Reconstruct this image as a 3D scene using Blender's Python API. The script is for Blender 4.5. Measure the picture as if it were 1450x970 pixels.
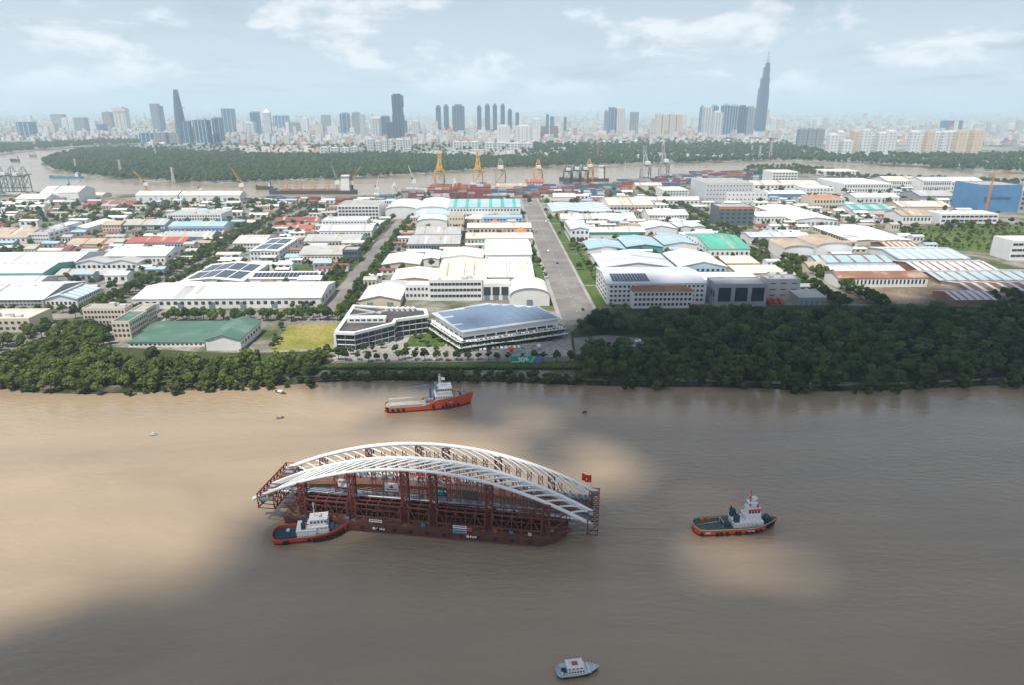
import bpy, bmesh, math, random
from mathutils import Vector, Matrix, noise
from mathutils.geometry import tessellate_polygon
R = math.radians
sc = bpy.context.scene
COL = sc.collection
for o in list(bpy.data.objects): bpy.data.objects.remove(o)

# ------------------------------------------------------------------ camera
CAM_H, PITCH, YAW, FPX = 140.0, R(18.8), R(1.68), 967.0     # metres, radians, focal length in pixels of a 1450 px wide frame
cam = bpy.data.cameras.new('camera'); cam.lens = 36*FPX/1450; cam.sensor_width = 36
cam.clip_start = 1; cam.clip_end = 90000
camo = bpy.data.objects.new('camera', cam); COL.objects.link(camo)
camo.location = (0, 0, CAM_H); camo.rotation_euler = (R(90)-PITCH, 0, -YAW)
sc.camera = camo

# ------------------------------------------------------------------ sun and sky
SUN_EL = R(64); SUN_AZ = math.atan2(-0.62, -0.78)            # azimuth from +Y towards +X: the sun stands behind the camera, to the left
SUN = Vector((math.sin(SUN_AZ)*math.cos(SUN_EL), math.cos(SUN_AZ)*math.cos(SUN_EL), math.sin(SUN_EL)))
sl = bpy.data.lights.new('sun', 'SUN'); sl.energy = 5.0; sl.angle = R(0.8); sl.color = (1, 0.94, 0.84)
so = bpy.data.objects.new('sun', sl); COL.objects.link(so); so.location = (0, 0, 3000)
so.rotation_euler = SUN.to_track_quat('Z', 'Y').to_euler()

world = bpy.data.worlds.new('World'); sc.world = world; world.use_nodes = True
def build_world():
    nt = world.node_tree; nt.nodes.clear(); N = nt.nodes.new; L = nt.links.new
    out = N('ShaderNodeOutputWorld'); bg = N('ShaderNodeBackground'); bg.inputs[1].default_value = 0.090
    sky = N('ShaderNodeTexSky'); sky.sky_type = 'NISHITA'; sky.sun_disc = False
    sky.sun_elevation = SUN_EL; sky.sun_rotation = SUN_AZ; sky.air_density = 1.0; sky.dust_density = 1.6; sky.ozone_density = 2.5
    tc = N('ShaderNodeTexCoord'); sep = N('ShaderNodeSeparateXYZ'); L(tc.outputs['Generated'], sep.inputs[0])
    zz = N('ShaderNodeMath'); zz.operation = 'MAXIMUM'; L(sep.outputs[2], zz.inputs[0]); zz.inputs[1].default_value = 0.0
    za = N('ShaderNodeMath'); za.operation = 'ADD'; L(zz.outputs[0], za.inputs[0]); za.inputs[1].default_value = 0.035
    dv = N('ShaderNodeVectorMath'); dv.operation = 'DIVIDE'
    cb = N('ShaderNodeCombineXYZ'); [L(za.outputs[0], cb.inputs[i]) for i in range(2)]; cb.inputs[2].default_value = 1
    L(tc.outputs['Generated'], dv.inputs[0]); L(cb.outputs[0], dv.inputs[1])
    def cl(scale, lo, hi, seed, detail=9, rough=0.58):
        mp = N('ShaderNodeMapping'); mp.inputs['Location'].default_value = seed; L(dv.outputs[0], mp.inputs[0])
        mp.inputs['Scale'].default_value = (1, 0.55, 1)
        n = N('ShaderNodeTexNoise'); n.inputs['Scale'].default_value = scale; n.inputs['Detail'].default_value = detail
        n.inputs['Roughness'].default_value = rough; L(mp.outputs[0], n.inputs['Vector'])
        r = N('ShaderNodeMapRange'); r.interpolation_type = 'SMOOTHSTEP'; r.inputs[1].default_value = lo; r.inputs[2].default_value = hi
        L(n.outputs[0], r.inputs[0]); return r.outputs[0]
    veil = cl(0.5, 0.10, 0.52, (3.1, 0.4, 0))
    def heap(scale, lo, hi, loc, zs):                        # heaped clouds seen from the side, the same all round the horizon
        mp = N('ShaderNodeMapping'); mp.inputs['Location'].default_value = loc; mp.inputs['Scale'].default_value = (1, 1, zs); L(tc.outputs['Generated'], mp.inputs[0])
        n = N('ShaderNodeTexNoise'); n.inputs['Scale'].default_value = scale; n.inputs['Detail'].default_value = 10; n.inputs['Roughness'].default_value = 0.56; n.inputs['Distortion'].default_value = 0.25; L(mp.outputs[0], n.inputs['Vector'])
        r = N('ShaderNodeMapRange'); r.interpolation_type = 'SMOOTHSTEP'; r.inputs[1].default_value = lo; r.inputs[2].default_value = hi; L(n.outputs[0], r.inputs[0])
        return r.outputs[0]
    puff = heap(7.0, 0.485, 0.63, (0.35, 0.1, 0.55), 2.6)
    am = N('ShaderNodeMath'); am.operation = 'DIVIDE'; am.inputs[0].default_value = -0.16; L(za.outputs[0], am.inputs[1])      # a thin layer covers more of the sky towards the horizon
    ex = N('ShaderNodeMath'); ex.operation = 'EXPONENT'; L(am.outputs[0], ex.inputs[0]); cov = N('ShaderNodeMath'); cov.operation = 'SUBTRACT'; cov.inputs[0].default_value = 1.0; L(ex.outputs[0], cov.inputs[1])
    def mix(a, colour, fac, k):
        m = N('ShaderNodeMix'); m.data_type = 'RGBA'; L(a, m.inputs[6]); m.inputs[7].default_value = (*colour, 1)
        s = N('ShaderNodeMath'); s.operation = 'MULTIPLY'; L(fac, s.inputs[0]); s.inputs[1].default_value = k; s2 = N('ShaderNodeMath'); s2.operation = 'MULTIPLY'; L(s.outputs[0], s2.inputs[0]); L(cov.outputs[0], s2.inputs[1]); L(s2.outputs[0], m.inputs[0]); return m.outputs[2]
    c = mix(sky.outputs[0], (7.6, 8.6, 9.7), veil, 1.0)
    c = mix(c, (11.6, 11.6, 11.7), puff, 1.0)
    L(c, bg.inputs[0]); L(bg.outputs[0], out.inputs[0])
build_world()
vs = sc.view_settings; vs.view_transform = 'Standard'; vs.look = 'None'; vs.exposure = 0.15; vs.gamma = 1; vs.use_curve_mapping = False
cy = sc.cycles
cy.use_denoising = True; cy.max_bounces = 6; cy.diffuse_bounces = 2; cy.glossy_bounces = 2; cy.transmission_bounces = 2
cy.transparent_max_bounces = 8; cy.volume_bounces = 3; cy.caustics_reflective = False; cy.caustics_refractive = False

# ------------------------------------------------------------------ surveying: from a point of the photograph to the ground it shows
GZ = 1.5                                                     # the land stands this far above the river
_f = Vector((math.sin(YAW)*math.cos(PITCH), math.cos(YAW)*math.cos(PITCH), -math.sin(PITCH)))
_r = Vector((math.cos(YAW), -math.sin(YAW), 0)); _u = _r.cross(_f); _c = Vector((0, 0, CAM_H))
def ray(x, y): return _f*FPX + _r*(x-725) - _u*(y-485)
def G(x, y, z=GZ):
    d = ray(x, y); return _c + d*((z-CAM_H)/d.z)
def on_plane_y(x, y, Y):
    d = ray(x, y); return _c + d*(Y/d.y)
def proj(p):
    q = Vector(p)-_c; d = q.dot(_f); return 725+FPX*q.dot(_r)/d, 485-FPX*q.dot(_u)/d

# ------------------------------------------------------------------ mesh helpers
class MB:
    def __init__(s): s.v = []; s.f = []
    def add(s, vs, fs):
        k = len(s.v); s.v += [tuple(p) for p in vs]; s.f += [tuple(i+k for i in f) for f in fs]; return s
    def box(s, x0, x1, y0, y1, z0, z1):
        return s.add([(x0,y0,z0),(x1,y0,z0),(x1,y1,z0),(x0,y1,z0),(x0,y0,z1),(x1,y0,z1),(x1,y1,z1),(x0,y1,z1)],
                     [(0,3,2,1),(4,5,6,7),(0,1,5,4),(1,2,6,5),(2,3,7,6),(3,0,4,7)])
    def beam(s, a, b, w, h=None):
        a = Vector(a); b = Vector(b); h = h or w; d = (b-a)
        if d.length < 1e-6: return s
        d.normalize(); up = Vector((0,0,1)) if abs(d.z) < 0.95 else Vector((0,1,0))
        x = d.cross(up).normalized()*(w/2); y = x.cross(d).normalized()*(h/2)
        vs = [a-x-y, a+x-y, a+x+y, a-x+y, b-x-y, b+x-y, b+x+y, b-x+y]
        return s.add(vs, [(0,1,2,3),(7,6,5,4),(0,4,5,1),(1,5,6,2),(2,6,7,3),(3,7,4,0)])
    def tube(s, pts, r, n=6, caps=True):
        pts = [Vector(p) for p in pts]; rs = r if isinstance(r, (list, tuple)) else [r]*len(pts); k = len(s.v)
        for i, p in enumerate(pts):
            d = (pts[min(i+1, len(pts)-1)]-pts[max(i-1, 0)]).normalized()
            up = Vector((0,0,1)) if abs(d.z) < 0.9 else Vector((0,1,0))
            x = d.cross(up).normalized(); y = x.cross(d).normalized()
            for j in range(n):
                a = 2*math.pi*j/n; s.v.append(tuple(p+(x*math.cos(a)+y*math.sin(a))*rs[i]))
        for i in range(len(pts)-1):
            for j in range(n):
                s.f.append((k+i*n+j, k+i*n+(j+1)%n, k+(i+1)*n+(j+1)%n, k+(i+1)*n+j))
        if caps:
            s.f.append(tuple(k+j for j in range(n))[::-1]); s.f.append(tuple(k+(len(pts)-1)*n+j for j in range(n)))
        return s
    def prism(s, poly, z0, z1):
        n = len(poly); vs = [(p[0],p[1],z0) for p in poly]+[(p[0],p[1],z1) for p in poly]; k = len(s.v)
        s.v += vs
        tri = tessellate_polygon([[Vector((p[0],p[1],0)) for p in poly]])
        for t in tri:
            a, b, c = t
            A, B, C = (Vector(poly[i]) for i in t)
            if (B.x-A.x)*(C.y-A.y)-(B.y-A.y)*(C.x-A.x) < 0: a, c = c, a
            s.f.append((k+n+a, k+n+b, k+n+c)); s.f.append((k+c, k+b, k+a))
        for i in range(n): s.f.append((k+i, k+(i+1)%n, k+n+(i+1)%n, k+n+i))
        return s
    def xsec(s, prof, x0, x1):                               # a profile in (y, z) extruded along x
        n = len(prof); return s.add([(x0,)+tuple(p) for p in prof]+[(x1,)+tuple(p) for p in prof],
            [tuple(range(n)), tuple(range(2*n-1, n-1, -1))]+[(i, i+n, (i+1)%n+n, (i+1)%n) for i in range(n)])
    def ysec(s, prof, y0, y1):                               # a profile in (x, z) extruded along y
        n = len(prof); return s.add([(p[0],y0,p[1]) for p in prof]+[(p[0],y1,p[1]) for p in prof],
            [tuple(range(n-1, -1, -1)), tuple(range(n, 2*n))]+[((i+1)%n, (i+1)%n+n, i+n, i) for i in range(n)])
    def mesh(s, name, mat, smooth=False):
        me = bpy.data.meshes.new(name); me.from_pydata(s.v, [], s.f); me.materials.append(mat)
        bm = bmesh.new(); bm.from_mesh(me); bmesh.ops.recalc_face_normals(bm, faces=bm.faces); bm.to_mesh(me); bm.free()
        if smooth: me.polygons.foreach_set('use_smooth', [True]*len(me.polygons))
        return me
    def build(s, name, mat, parent=None, loc=(0,0,0), smooth=False):
        return link(name, s.mesh(name, mat, smooth), parent, loc)
def link(name, me, parent=None, loc=(0,0,0), rz=0):
    o = bpy.data.objects.new(name, me); COL.objects.link(o); o.parent = parent; o.location = loc
    if rz: o.rotation_euler = (0, 0, rz)
    return o
def tag(o, label=None, cat=None, group=None, kind=None):
    if label: o['label'] = label
    if cat: o['category'] = cat
    if group: o['group'] = group
    if kind: o['kind'] = kind
    return o
def thing(name, label, cat, loc=(0,0,0), rz=0, group=None):
    o = bpy.data.objects.new(name, None); COL.objects.link(o); o.location = loc; o.rotation_euler = (0,0,rz); o.empty_display_size = 1
    return tag(o, label, cat, group)
def inpoly(x, y, P):
    c = False; j = len(P)-1
    for i in range(len(P)):
        if (P[i][1] > y) != (P[j][1] > y) and x < (P[j][0]-P[i][0])*(y-P[i][1])/(P[j][1]-P[i][1])+P[i][0]: c = not c
        j = i
    return c

# ------------------------------------------------------------------ materials
_mats = {}
def mat(key, rgb, rough=0.7, metal=0.0, var=0.15, scale=0.3, bump=0.0, spec=0.3, dirt=None, wave=None):
    if key in _mats: return _mats[key]
    m = bpy.data.materials.new(key); m.use_nodes = True; nt = m.node_tree; b = nt.nodes['Principled BSDF']; N = nt.nodes.new; L = nt.links.new
    b.inputs['Roughness'].default_value = rough; b.inputs['Metallic'].default_value = metal; b.inputs['Specular IOR Level'].default_value = spec
    tc = N('ShaderNodeTexCoord'); n = N('ShaderNodeTexNoise'); n.inputs['Scale'].default_value = scale; n.inputs['Detail'].default_value = 6
    L(tc.outputs['Object'], n.inputs['Vector'])
    oi = N('ShaderNodeObjectInfo')
    r = N('ShaderNodeMapRange'); r.inputs[1].default_value = 0.3; r.inputs[2].default_value = 0.7; r.inputs[3].default_value = 1-var; r.inputs[4].default_value = 1+var*0.6
    L(n.outputs[0], r.inputs[0])
    hv = N('ShaderNodeHueSaturation'); hv.inputs['Color'].default_value = (*rgb, 1); L(r.outputs[0], hv.inputs['Value']); col = hv.outputs[0]
    if dirt:                                                 # stains of a colour of their own
        n2 = N('ShaderNodeTexNoise'); n2.inputs['Scale'].default_value = dirt[1]; n2.inputs['Detail'].default_value = 8; n2.inputs['Roughness'].default_value = 0.65
        L(tc.outputs['Object'], n2.inputs['Vector'])
        r2 = N('ShaderNodeMapRange'); r2.inputs[1].default_value = dirt[2]; r2.inputs[2].default_value = dirt[2]+0.16; L(n2.outputs[0], r2.inputs[0])
        mx = N('ShaderNodeMix'); mx.data_type = 'RGBA'; L(r2.outputs[0], mx.inputs[0]); L(col, mx.inputs[6]); mx.inputs[7].default_value = (*dirt[0], 1); col = mx.outputs[2]
    L(col, b.inputs['Base Color'])
    if wave or bump:
        bp = N('ShaderNodeBump'); bp.inputs['Strength'].default_value = bump or 0.3; bp.inputs['Distance'].default_value = 0.3
        if wave:
            w = N('ShaderNodeTexWave'); w.bands_direction = wave[0]; w.inputs['Scale'].default_value = wave[1]; L(tc.outputs['Object'], w.inputs['Vector']); L(w.outputs[0], bp.inputs['Height'])
        else:
            L(n.outputs[0], bp.inputs['Height'])
        L(bp.outputs[0], b.inputs['Normal'])
    _mats[key] = m; return m
def leaf_mat(key, a, b_, trans=0.3):
    if key in _mats: return _mats[key]
    m = bpy.data.materials.new(key); m.use_nodes = True; nt = m.node_tree; b = nt.nodes['Principled BSDF']; N = nt.nodes.new; L = nt.links.new
    out = nt.nodes['Material Output']; oi = N('ShaderNodeObjectInfo'); at = N('ShaderNodeAttribute'); at.attribute_name = 'tone'
    ad = N('ShaderNodeMath'); ad.operation = 'MULTIPLY_ADD'; L(oi.outputs['Random'], ad.inputs[0]); ad.inputs[1].default_value = 0.6; L(at.outputs['Fac'], ad.inputs[2])
    sb = N('ShaderNodeMath'); sb.operation = 'SUBTRACT'; L(ad.outputs[0], sb.inputs[0]); sb.inputs[1].default_value = 0.3; sb.use_clamp = True
    mx = N('ShaderNodeMix'); mx.data_type = 'RGBA'; L(sb.outputs[0], mx.inputs[0]); mx.inputs[6].default_value = (*a, 1); mx.inputs[7].default_value = (*b_, 1)
    L(mx.outputs[2], b.inputs['Base Color']); b.inputs['Roughness'].default_value = 0.65; b.inputs['Specular IOR Level'].default_value = 0.25
    tr = N('ShaderNodeBsdfTranslucent'); L(mx.outputs[2], tr.inputs[0]); ms = N('ShaderNodeMixShader'); ms.inputs[0].default_value = trans
    L(b.outputs[0], ms.inputs[1]); L(tr.outputs[0], ms.inputs[2]); L(ms.outputs[0], out.inputs[0])
    _mats[key] = m; return m
def ground_mat(key, cols, scale, rough=0.9, fine=0.5):
    """patches of several ground colours mixed by noise"""
    m = bpy.data.materials.new(key); m.use_nodes = True; nt = m.node_tree; b = nt.nodes['Principled BSDF']; N = nt.nodes.new; L = nt.links.new
    tc = N('ShaderNodeTexCoord'); n = N('ShaderNodeTexNoise'); n.inputs['Scale'].default_value = scale; n.inputs['Detail'].default_value = 10; n.inputs['Roughness'].default_value = 0.62
    L(tc.outputs['Object'], n.inputs['Vector']); r = N('ShaderNodeValToRGB'); L(n.outputs[0], r.inputs[0]); e = r.color_ramp.elements
    lo, hi = 0.34, 0.66
    while len(e) < len(cols): e.new(0.5)
    for i, c in enumerate(cols): e[i].position = lo+(hi-lo)*i/(len(cols)-1); e[i].color = (*c, 1)
    n2 = N('ShaderNodeTexNoise'); n2.inputs['Scale'].default_value = fine; n2.inputs['Detail'].default_value = 6; L(tc.outputs['Object'], n2.inputs['Vector'])
    mr = N('ShaderNodeMapRange'); mr.inputs[1].default_value = 0.3; mr.inputs[2].default_value = 0.7; mr.inputs[3].default_value = 0.7; mr.inputs[4].default_value = 1.25; L(n2.outputs[0], mr.inputs[0])
    hv = N('ShaderNodeHueSaturation'); L(r.outputs[0], hv.inputs['Color']); L(mr.outputs[0], hv.inputs['Value'])
    L(hv.outputs[0], b.inputs['Base Color']); b.inputs['Roughness'].default_value = rough; b.inputs['Specular IOR Level'].default_value = 0.2
    _mats[key] = m; return m

def water_mat():
    m = bpy.data.materials.new('river_water'); m.use_nodes = True; nt = m.node_tree; b = nt.nodes['Principled BSDF']; N = nt.nodes.new; L = nt.links.new
    tc = N('ShaderNodeTexCoord')
    mp = N('ShaderNodeMapping'); mp.inputs['Scale'].default_value = (0.45, 1.7, 1); L(tc.outputs['Object'], mp.inputs[0])
    n = N('ShaderNodeTexNoise'); n.inputs['Scale'].default_value = 0.008; n.inputs['Detail'].default_value = 9; n.inputs['Roughness'].default_value = 0.6; n.inputs['Distortion'].default_value = 1.6; L(mp.outputs[0], n.inputs['Vector'])
    r = N('ShaderNodeValToRGB'); L(n.outputs[0], r.inputs[0]); e = r.color_ramp.elements
    e[0].position = 0.33; e[0].color = (0.285, 0.220, 0.150, 1); e[1].position = 0.68; e[1].color = (0.390, 0.292, 0.186, 1)
    L(r.outputs[0], b.inputs['Base Color']); b.inputs['Roughness'].default_value = 0.16; b.inputs['IOR'].default_value = 1.48; b.inputs['Specular IOR Level'].default_value = 0.7
    def nz(sx, sy, s, d):
        q = N('ShaderNodeMapping'); q.inputs['Scale'].default_value = (sx, sy, 1); q.inputs['Rotation'].default_value = (0, 0, 0.5); L(tc.outputs['Object'], q.inputs[0])
        k = N('ShaderNodeTexNoise'); k.inputs['Scale'].default_value = s; k.inputs['Detail'].default_value = d; L(q.outputs[0], k.inputs['Vector']); return k.outputs[0]
    wp = N('ShaderNodeMapRange'); wp.inputs[1].default_value = 0.40; wp.inputs[2].default_value = 0.58; wp.inputs[3].default_value = 0.35; wp.inputs[4].default_value = 1.0; L(nz(0.5, 1.3, 0.012, 5), wp.inputs[0])   # wind patches
    rg = N('ShaderNodeMapRange'); rg.inputs[3].default_value = 0.10; rg.inputs[4].default_value = 0.24; L(wp.outputs[0], rg.inputs[0]); L(rg.outputs[0], b.inputs['Roughness'])
    a = N('ShaderNodeBump'); L(wp.outputs[0], a.inputs['Strength']); a.inputs['Distance'].default_value = 0.5; L(nz(0.6, 1.4, 0.34, 6), a.inputs['Height'])
    c = N('ShaderNodeBump'); c.inputs['Strength'].default_value = 0.5; c.inputs['Distance'].default_value = 0.6; L(nz(0.5, 1.2, 0.05, 4), c.inputs['Height']); L(a.outputs[0], c.inputs['Normal'])
    L(c.outputs[0], b.inputs['Normal']); return m

# ------------------------------------------------------------------ the setting: river, land, roads, yards
def sheet(name, pts, z, m, depth=0.0, kind='structure'):
    mb = MB()
    if depth: mb.prism(pts, z-depth, z)
    else:
        n = len(pts); mb.v = [(p[0], p[1], z) for p in pts]
        mb.f = [tuple(t) for t in tessellate_polygon([[Vector((p[0],p[1],0)) for p in pts]])]
    o = mb.build(name, m)
    me = o.data
    if not depth and me.polygons and sum(p.normal.z for p in me.polygons) < 0: me.flip_normals()
    return tag(o, kind=kind)
def px(pts, z=GZ): return [tuple(G(x, y, z)[:2]) for x, y in pts]

BANK = [(-420,556),(-150,552),(0,541),(60,548),(130,550),(250,546),(340,541),(400,538),(450,534),(520,531),(600,531),(700,533),(800,537),(900,540),(1000,540),(1080,542),(1150,546),(1250,545),(1330,541),(1450,536),(1700,532),(1950,530)]
NEAR_SHORE = [(-420,268),(0,269),(60,271),(190,274),(350,280),(372,277),(500,276),(555,274),(640,270),(700,268),(760,264),(850,263),(905,257),(960,250),(1010,243),(1060,238),(1110,234),(1150,236),(1180,243),(1240,250),(1330,255),(1450,258),(1800,262)]
FAR_SHORE = [(-420,222),(-100,221),(0,218),(50,212.5),(110,207.5),(150,205),(205,203.5),(210,205),(160,207.5),(110,213),(75,221),(58,231),(75,240),(110,247),(170,253),(230,257),(300,259),(380,258),(450,255),(520,251),(600,246),(690,239),(760,237),(840,234.5),(920,231.5),(1000,229.5),(1080,227.5),(1135,228),(1180,231),(1230,233),(1300,235),(1330,240),(1400,243),(1470,245),(1800,248)]
water = water_mat()
tag(MB().add([(-24000,-3000,0),(24000,-3000,0),(24000,19000,0),(-24000,19000,0)], [(0,1,2,3)]).build('river', water), kind='structure')
m_land = ground_mat('district_ground', [(0.055,0.085,0.025),(0.10,0.115,0.05),(0.20,0.19,0.16),(0.30,0.28,0.25),(0.15,0.125,0.085)], 0.022)
m_far = ground_mat('far_ground', [(0.05,0.075,0.035),(0.07,0.09,0.05),(0.22,0.22,0.20),(0.33,0.31,0.28),(0.09,0.11,0.06)], 0.006, fine=0.05)
sheet('ground', px(BANK)+px(NEAR_SHORE[::-1]), GZ, m_land, 3)
bank_mb = MB(); bp = [Vector(p) for p in px(BANK)]
for i, p in enumerate(bp):
    d = (bp[min(i+1, len(bp)-1)]-bp[max(i-1, 0)]).normalized(); n = Vector((d.y, -d.x)); bank_mb.v += [(p.x-n.x*12, p.y-n.y*12, GZ+0.04), (p.x+n.x*1.5, p.y+n.y*1.5, GZ*0.6), (p.x+n.x*6.5, p.y+n.y*6.5, -0.4)]
for i in range(len(bp)-1): bank_mb.f += [(i*3, i*3+1, i*3+4, i*3+3), (i*3+1, i*3+2, i*3+5, i*3+4)]
tag(bank_mb.build('river_bank', ground_mat('bank_earth', [(0.02,0.03,0.012),(0.05,0.05,0.025),(0.12,0.095,0.06)], 0.12)), kind='structure')
sheet('far_ground', px(FAR_SHORE)+[(24000, 20000), (-24000, 20000)], GZ, m_far, 3)
# ------------------------------------------------------------------ palette
WHITE = mat('white_metal_roof', (0.80,0.79,0.76), 0.5, var=0.10, scale=0.05, dirt=((0.50,0.42,0.33), 0.035, 0.60), wave=('X', 0.8), bump=0.10)
CREAM = mat('cream_metal_roof', (0.70,0.64,0.54), 0.6, var=0.14, scale=0.05, dirt=((0.42,0.31,0.22), 0.04, 0.58), wave=('X', 0.8), bump=0.10)
GREYR = mat('grey_metal_roof', (0.46,0.46,0.45), 0.5, var=0.15, scale=0.06, dirt=((0.30,0.25,0.20), 0.05, 0.58), wave=('X', 0.8), bump=0.10)
TAN = mat('tan_metal_roof', (0.47,0.38,0.29), 0.7, var=0.18, scale=0.06, dirt=((0.28,0.16,0.09), 0.05, 0.56), wave=('X', 0.8), bump=0.10)
RUST = mat('rusty_metal_roof', (0.30,0.15,0.09), 0.8, var=0.25, scale=0.08, dirt=((0.42,0.34,0.28), 0.07, 0.52), wave=('X', 0.8), bump=0.10)
MAROON = mat('maroon_metal_roof', (0.27,0.085,0.075), 0.7, var=0.18, scale=0.08, dirt=((0.36,0.25,0.2), 0.06, 0.6), wave=('X', 0.8), bump=0.10)
REDR = mat('red_metal_roof', (0.42,0.12,0.09), 0.7, var=0.15, scale=0.08, wave=('X', 0.8), bump=0.10)
ORANGE = mat('orange_tile_roof', (0.55,0.20,0.08), 0.8, var=0.15, scale=0.2)
BLUE = mat('pale_blue_roof', (0.36,0.52,0.62), 0.45, var=0.12, scale=0.05, dirt=((0.55,0.56,0.55), 0.03, 0.56), wave=('X', 0.8), bump=0.10)
MBLUE = mat('mid_blue_panel', (0.10,0.25,0.46), 0.5, var=0.12, scale=0.1)
LAV = mat('lilac_white_roof', (0.60,0.62,0.67), 0.45, var=0.10, scale=0.05, dirt=((0.45,0.41,0.38), 0.04, 0.6), wave=('X', 0.8), bump=0.10)
GREEN = mat('dull_green_roof', (0.085,0.17,0.13), 0.55, var=0.15, scale=0.06, dirt=((0.20,0.27,0.23), 0.05, 0.56), wave=('X', 0.8), bump=0.10)
TEAL = mat('teal_green_roof', (0.10,0.42,0.31), 0.5, var=0.12, scale=0.06, dirt=((0.16,0.5,0.4), 0.05, 0.56), wave=('X', 0.8), bump=0.10)
FLATC = mat('concrete_roof', (0.40,0.39,0.37), 0.85, var=0.2, scale=0.1, dirt=((0.24,0.22,0.2), 0.08, 0.56))
DARKR = mat('dark_bitumen_roof', (0.085,0.08,0.08), 0.9, var=0.25, scale=0.1, dirt=((0.14,0.13,0.12), 0.08, 0.54))
W_WHITE = mat('white_wall', (0.76,0.76,0.75), 0.7, var=0.08, scale=0.1, dirt=((0.52,0.49,0.45), 0.06, 0.62))
W_CREAM = mat('cream_wall', (0.66,0.57,0.46), 0.75, var=0.08, scale=0.1, dirt=((0.45,0.38,0.3), 0.06, 0.62))
W_GREY = mat('grey_wall', (0.36,0.38,0.40), 0.7, var=0.1, scale=0.1, dirt=((0.26,0.26,0.26), 0.06, 0.6))
W_DARK = mat('dark_wall', (0.12,0.14,0.17), 0.6, var=0.1, scale=0.1)
W_BLUE = mat('pale_blue_wall', (0.40,0.53,0.64), 0.65, var=0.1, scale=0.1)
W_TEAL = mat('teal_wall', (0.12,0.36,0.33), 0.65, var=0.1, scale=0.1)
W_RUST = mat('rust_wall', (0.30,0.17,0.11), 0.8, var=0.2, scale=0.1)
GLASS = mat('window_glass', (0.035,0.05,0.065), 0.12, spec=0.6, var=0.3, scale=0.3)
SOLAR = mat('solar_panel', (0.03,0.045,0.085), 0.2, spec=0.5, var=0.15, scale=0.2)
SOLARB = mat('blue_solar_panel', (0.17,0.25,0.36), 0.3, spec=0.55, var=0.12, scale=0.06)
VENT = mat('vent_metal', (0.55,0.55,0.54), 0.5, var=0.15, scale=0.3)
DOOR = mat('roller_door', (0.20,0.25,0.30), 0.5, var=0.15, scale=0.3)
BARK = mat('tree_bark', (0.10,0.075,0.055), 0.9, var=0.25, scale=1.0)
ASPH = mat('asphalt', (0.20,0.19,0.18), 0.9, var=0.22, scale=0.05, dirt=((0.29,0.265,0.235), 0.02, 0.48))
PAVE = mat('pavement_slabs', (0.34,0.33,0.31), 0.9, var=0.2, scale=0.1)
GRASS = ground_mat('mown_grass', [(0.05,0.085,0.02),(0.075,0.12,0.03),(0.10,0.12,0.035)], 0.05)
FIELD = ground_mat('dry_field', [(0.14,0.17,0.03),(0.25,0.24,0.055),(0.32,0.26,0.09)], 0.03)
SCRUB = ground_mat('scrub_ground', [(0.03,0.05,0.018),(0.05,0.07,0.02),(0.09,0.09,0.04)], 0.03)
DIRT = ground_mat('dirt_yard', [(0.10,0.075,0.05),(0.20,0.155,0.11),(0.30,0.24,0.18)], 0.03)
YARD = ground_mat('concrete_yard', [(0.25,0.24,0.22),(0.33,0.32,0.30),(0.40,0.38,0.35)], 0.03)
MUD = ground_mat('river_mud', [(0.16,0.12,0.08),(0.22,0.17,0.12)], 0.1)

# ------------------------------------------------------------------ roads, verges and yards
def strip(name, pts, z, m): return sheet(name, px(pts), z, m)
def rect(name, x0, x1, y0, y1, z, m): return sheet(name, [(x0,y0),(x1,y0),(x1,y1),(x0,y1)], z, m)
def line_xy(a, b, w):
    a = Vector(a[:2]); b = Vector(b[:2]); d = (b-a).normalized(); n = Vector((-d.y, d.x))*w/2
    return [tuple(a+n), tuple(a-n), tuple(b-n), tuple(b+n)]
def road(name, a, b, w, z=GZ+0.06, m=None): return sheet(name, line_xy(a, b, w), z, m or ASPH)
AVX0, AVX1 = 48.5, 74.0
rect('avenue_road', AVX0, AVX1, 455, 1160, GZ+0.06, ASPH)
for x0, x1 in ((45.5,AVX0),(AVX1,76.5)):
    tag(MB().box(x0, x1, 455, 1150, GZ-0.3, GZ+0.18).build('avenue_pavement', PAVE), kind='structure')
mw = mat('road_paint', (0.45,0.44,0.42), 0.8, var=0.2, scale=0.3)
dash = MB().box(-0.18, 0.18, 0, 5, 0, 0.01).mesh('lane_mark', mw)
av = bpy.data.objects['avenue_road']
for i in range(52):
    link('lane_mark', dash, av, (61.2, 462+i*13, GZ+0.075))
for i in range(7): MB().box(50+3.4*i, 51.6+3.4*i, 905, 911, GZ+0.07, GZ+0.085).build('crossing_bar', mw, av)
LRX = G(497,400).x
rect('left_road', LRX-7, LRX+6, 440, 1250, GZ+0.06, ASPH)
RR0 = G(1205,425); RRX = RR0.x
rect('right_road', RRX-8, RRX+6, 470, 1300, GZ+0.06, ASPH)
WRX = G(190,425).x
rect('west_road', WRX-9, WRX+7, 420, 1050, GZ+0.06, ASPH)
rect('river_road', G(-60,520).x, AVX1, 372, 380, GZ+0.05, ASPH)
road('side_road', G(-40,512), G(212,437), 11, GZ+0.065)
rect('cross_road', G(0,437).x-60, LRX+10, 470, 481, GZ+0.07, ASPH)
rect('cross_road', AVX0-130, AVX1+10, 951, 962, GZ+0.07, ASPH)
sheet('lawn', px([(408,383),(425,367),(508,366),(500,383)]), GZ+0.08, GRASS)
sheet('sports_field', px([(382,497),(408,460),(478,457),(470,494)]), GZ+0.09, FIELD)
sheet('verge', [(LRX-22,470),(LRX-9,470),(LRX-9,760),(LRX-22,760)], GZ+0.085, GRASS)
sheet('verge', [(LRX+7,470),(LRX+14,470),(LRX+14,700),(LRX+7,700)], GZ+0.085, GRASS)
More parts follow.
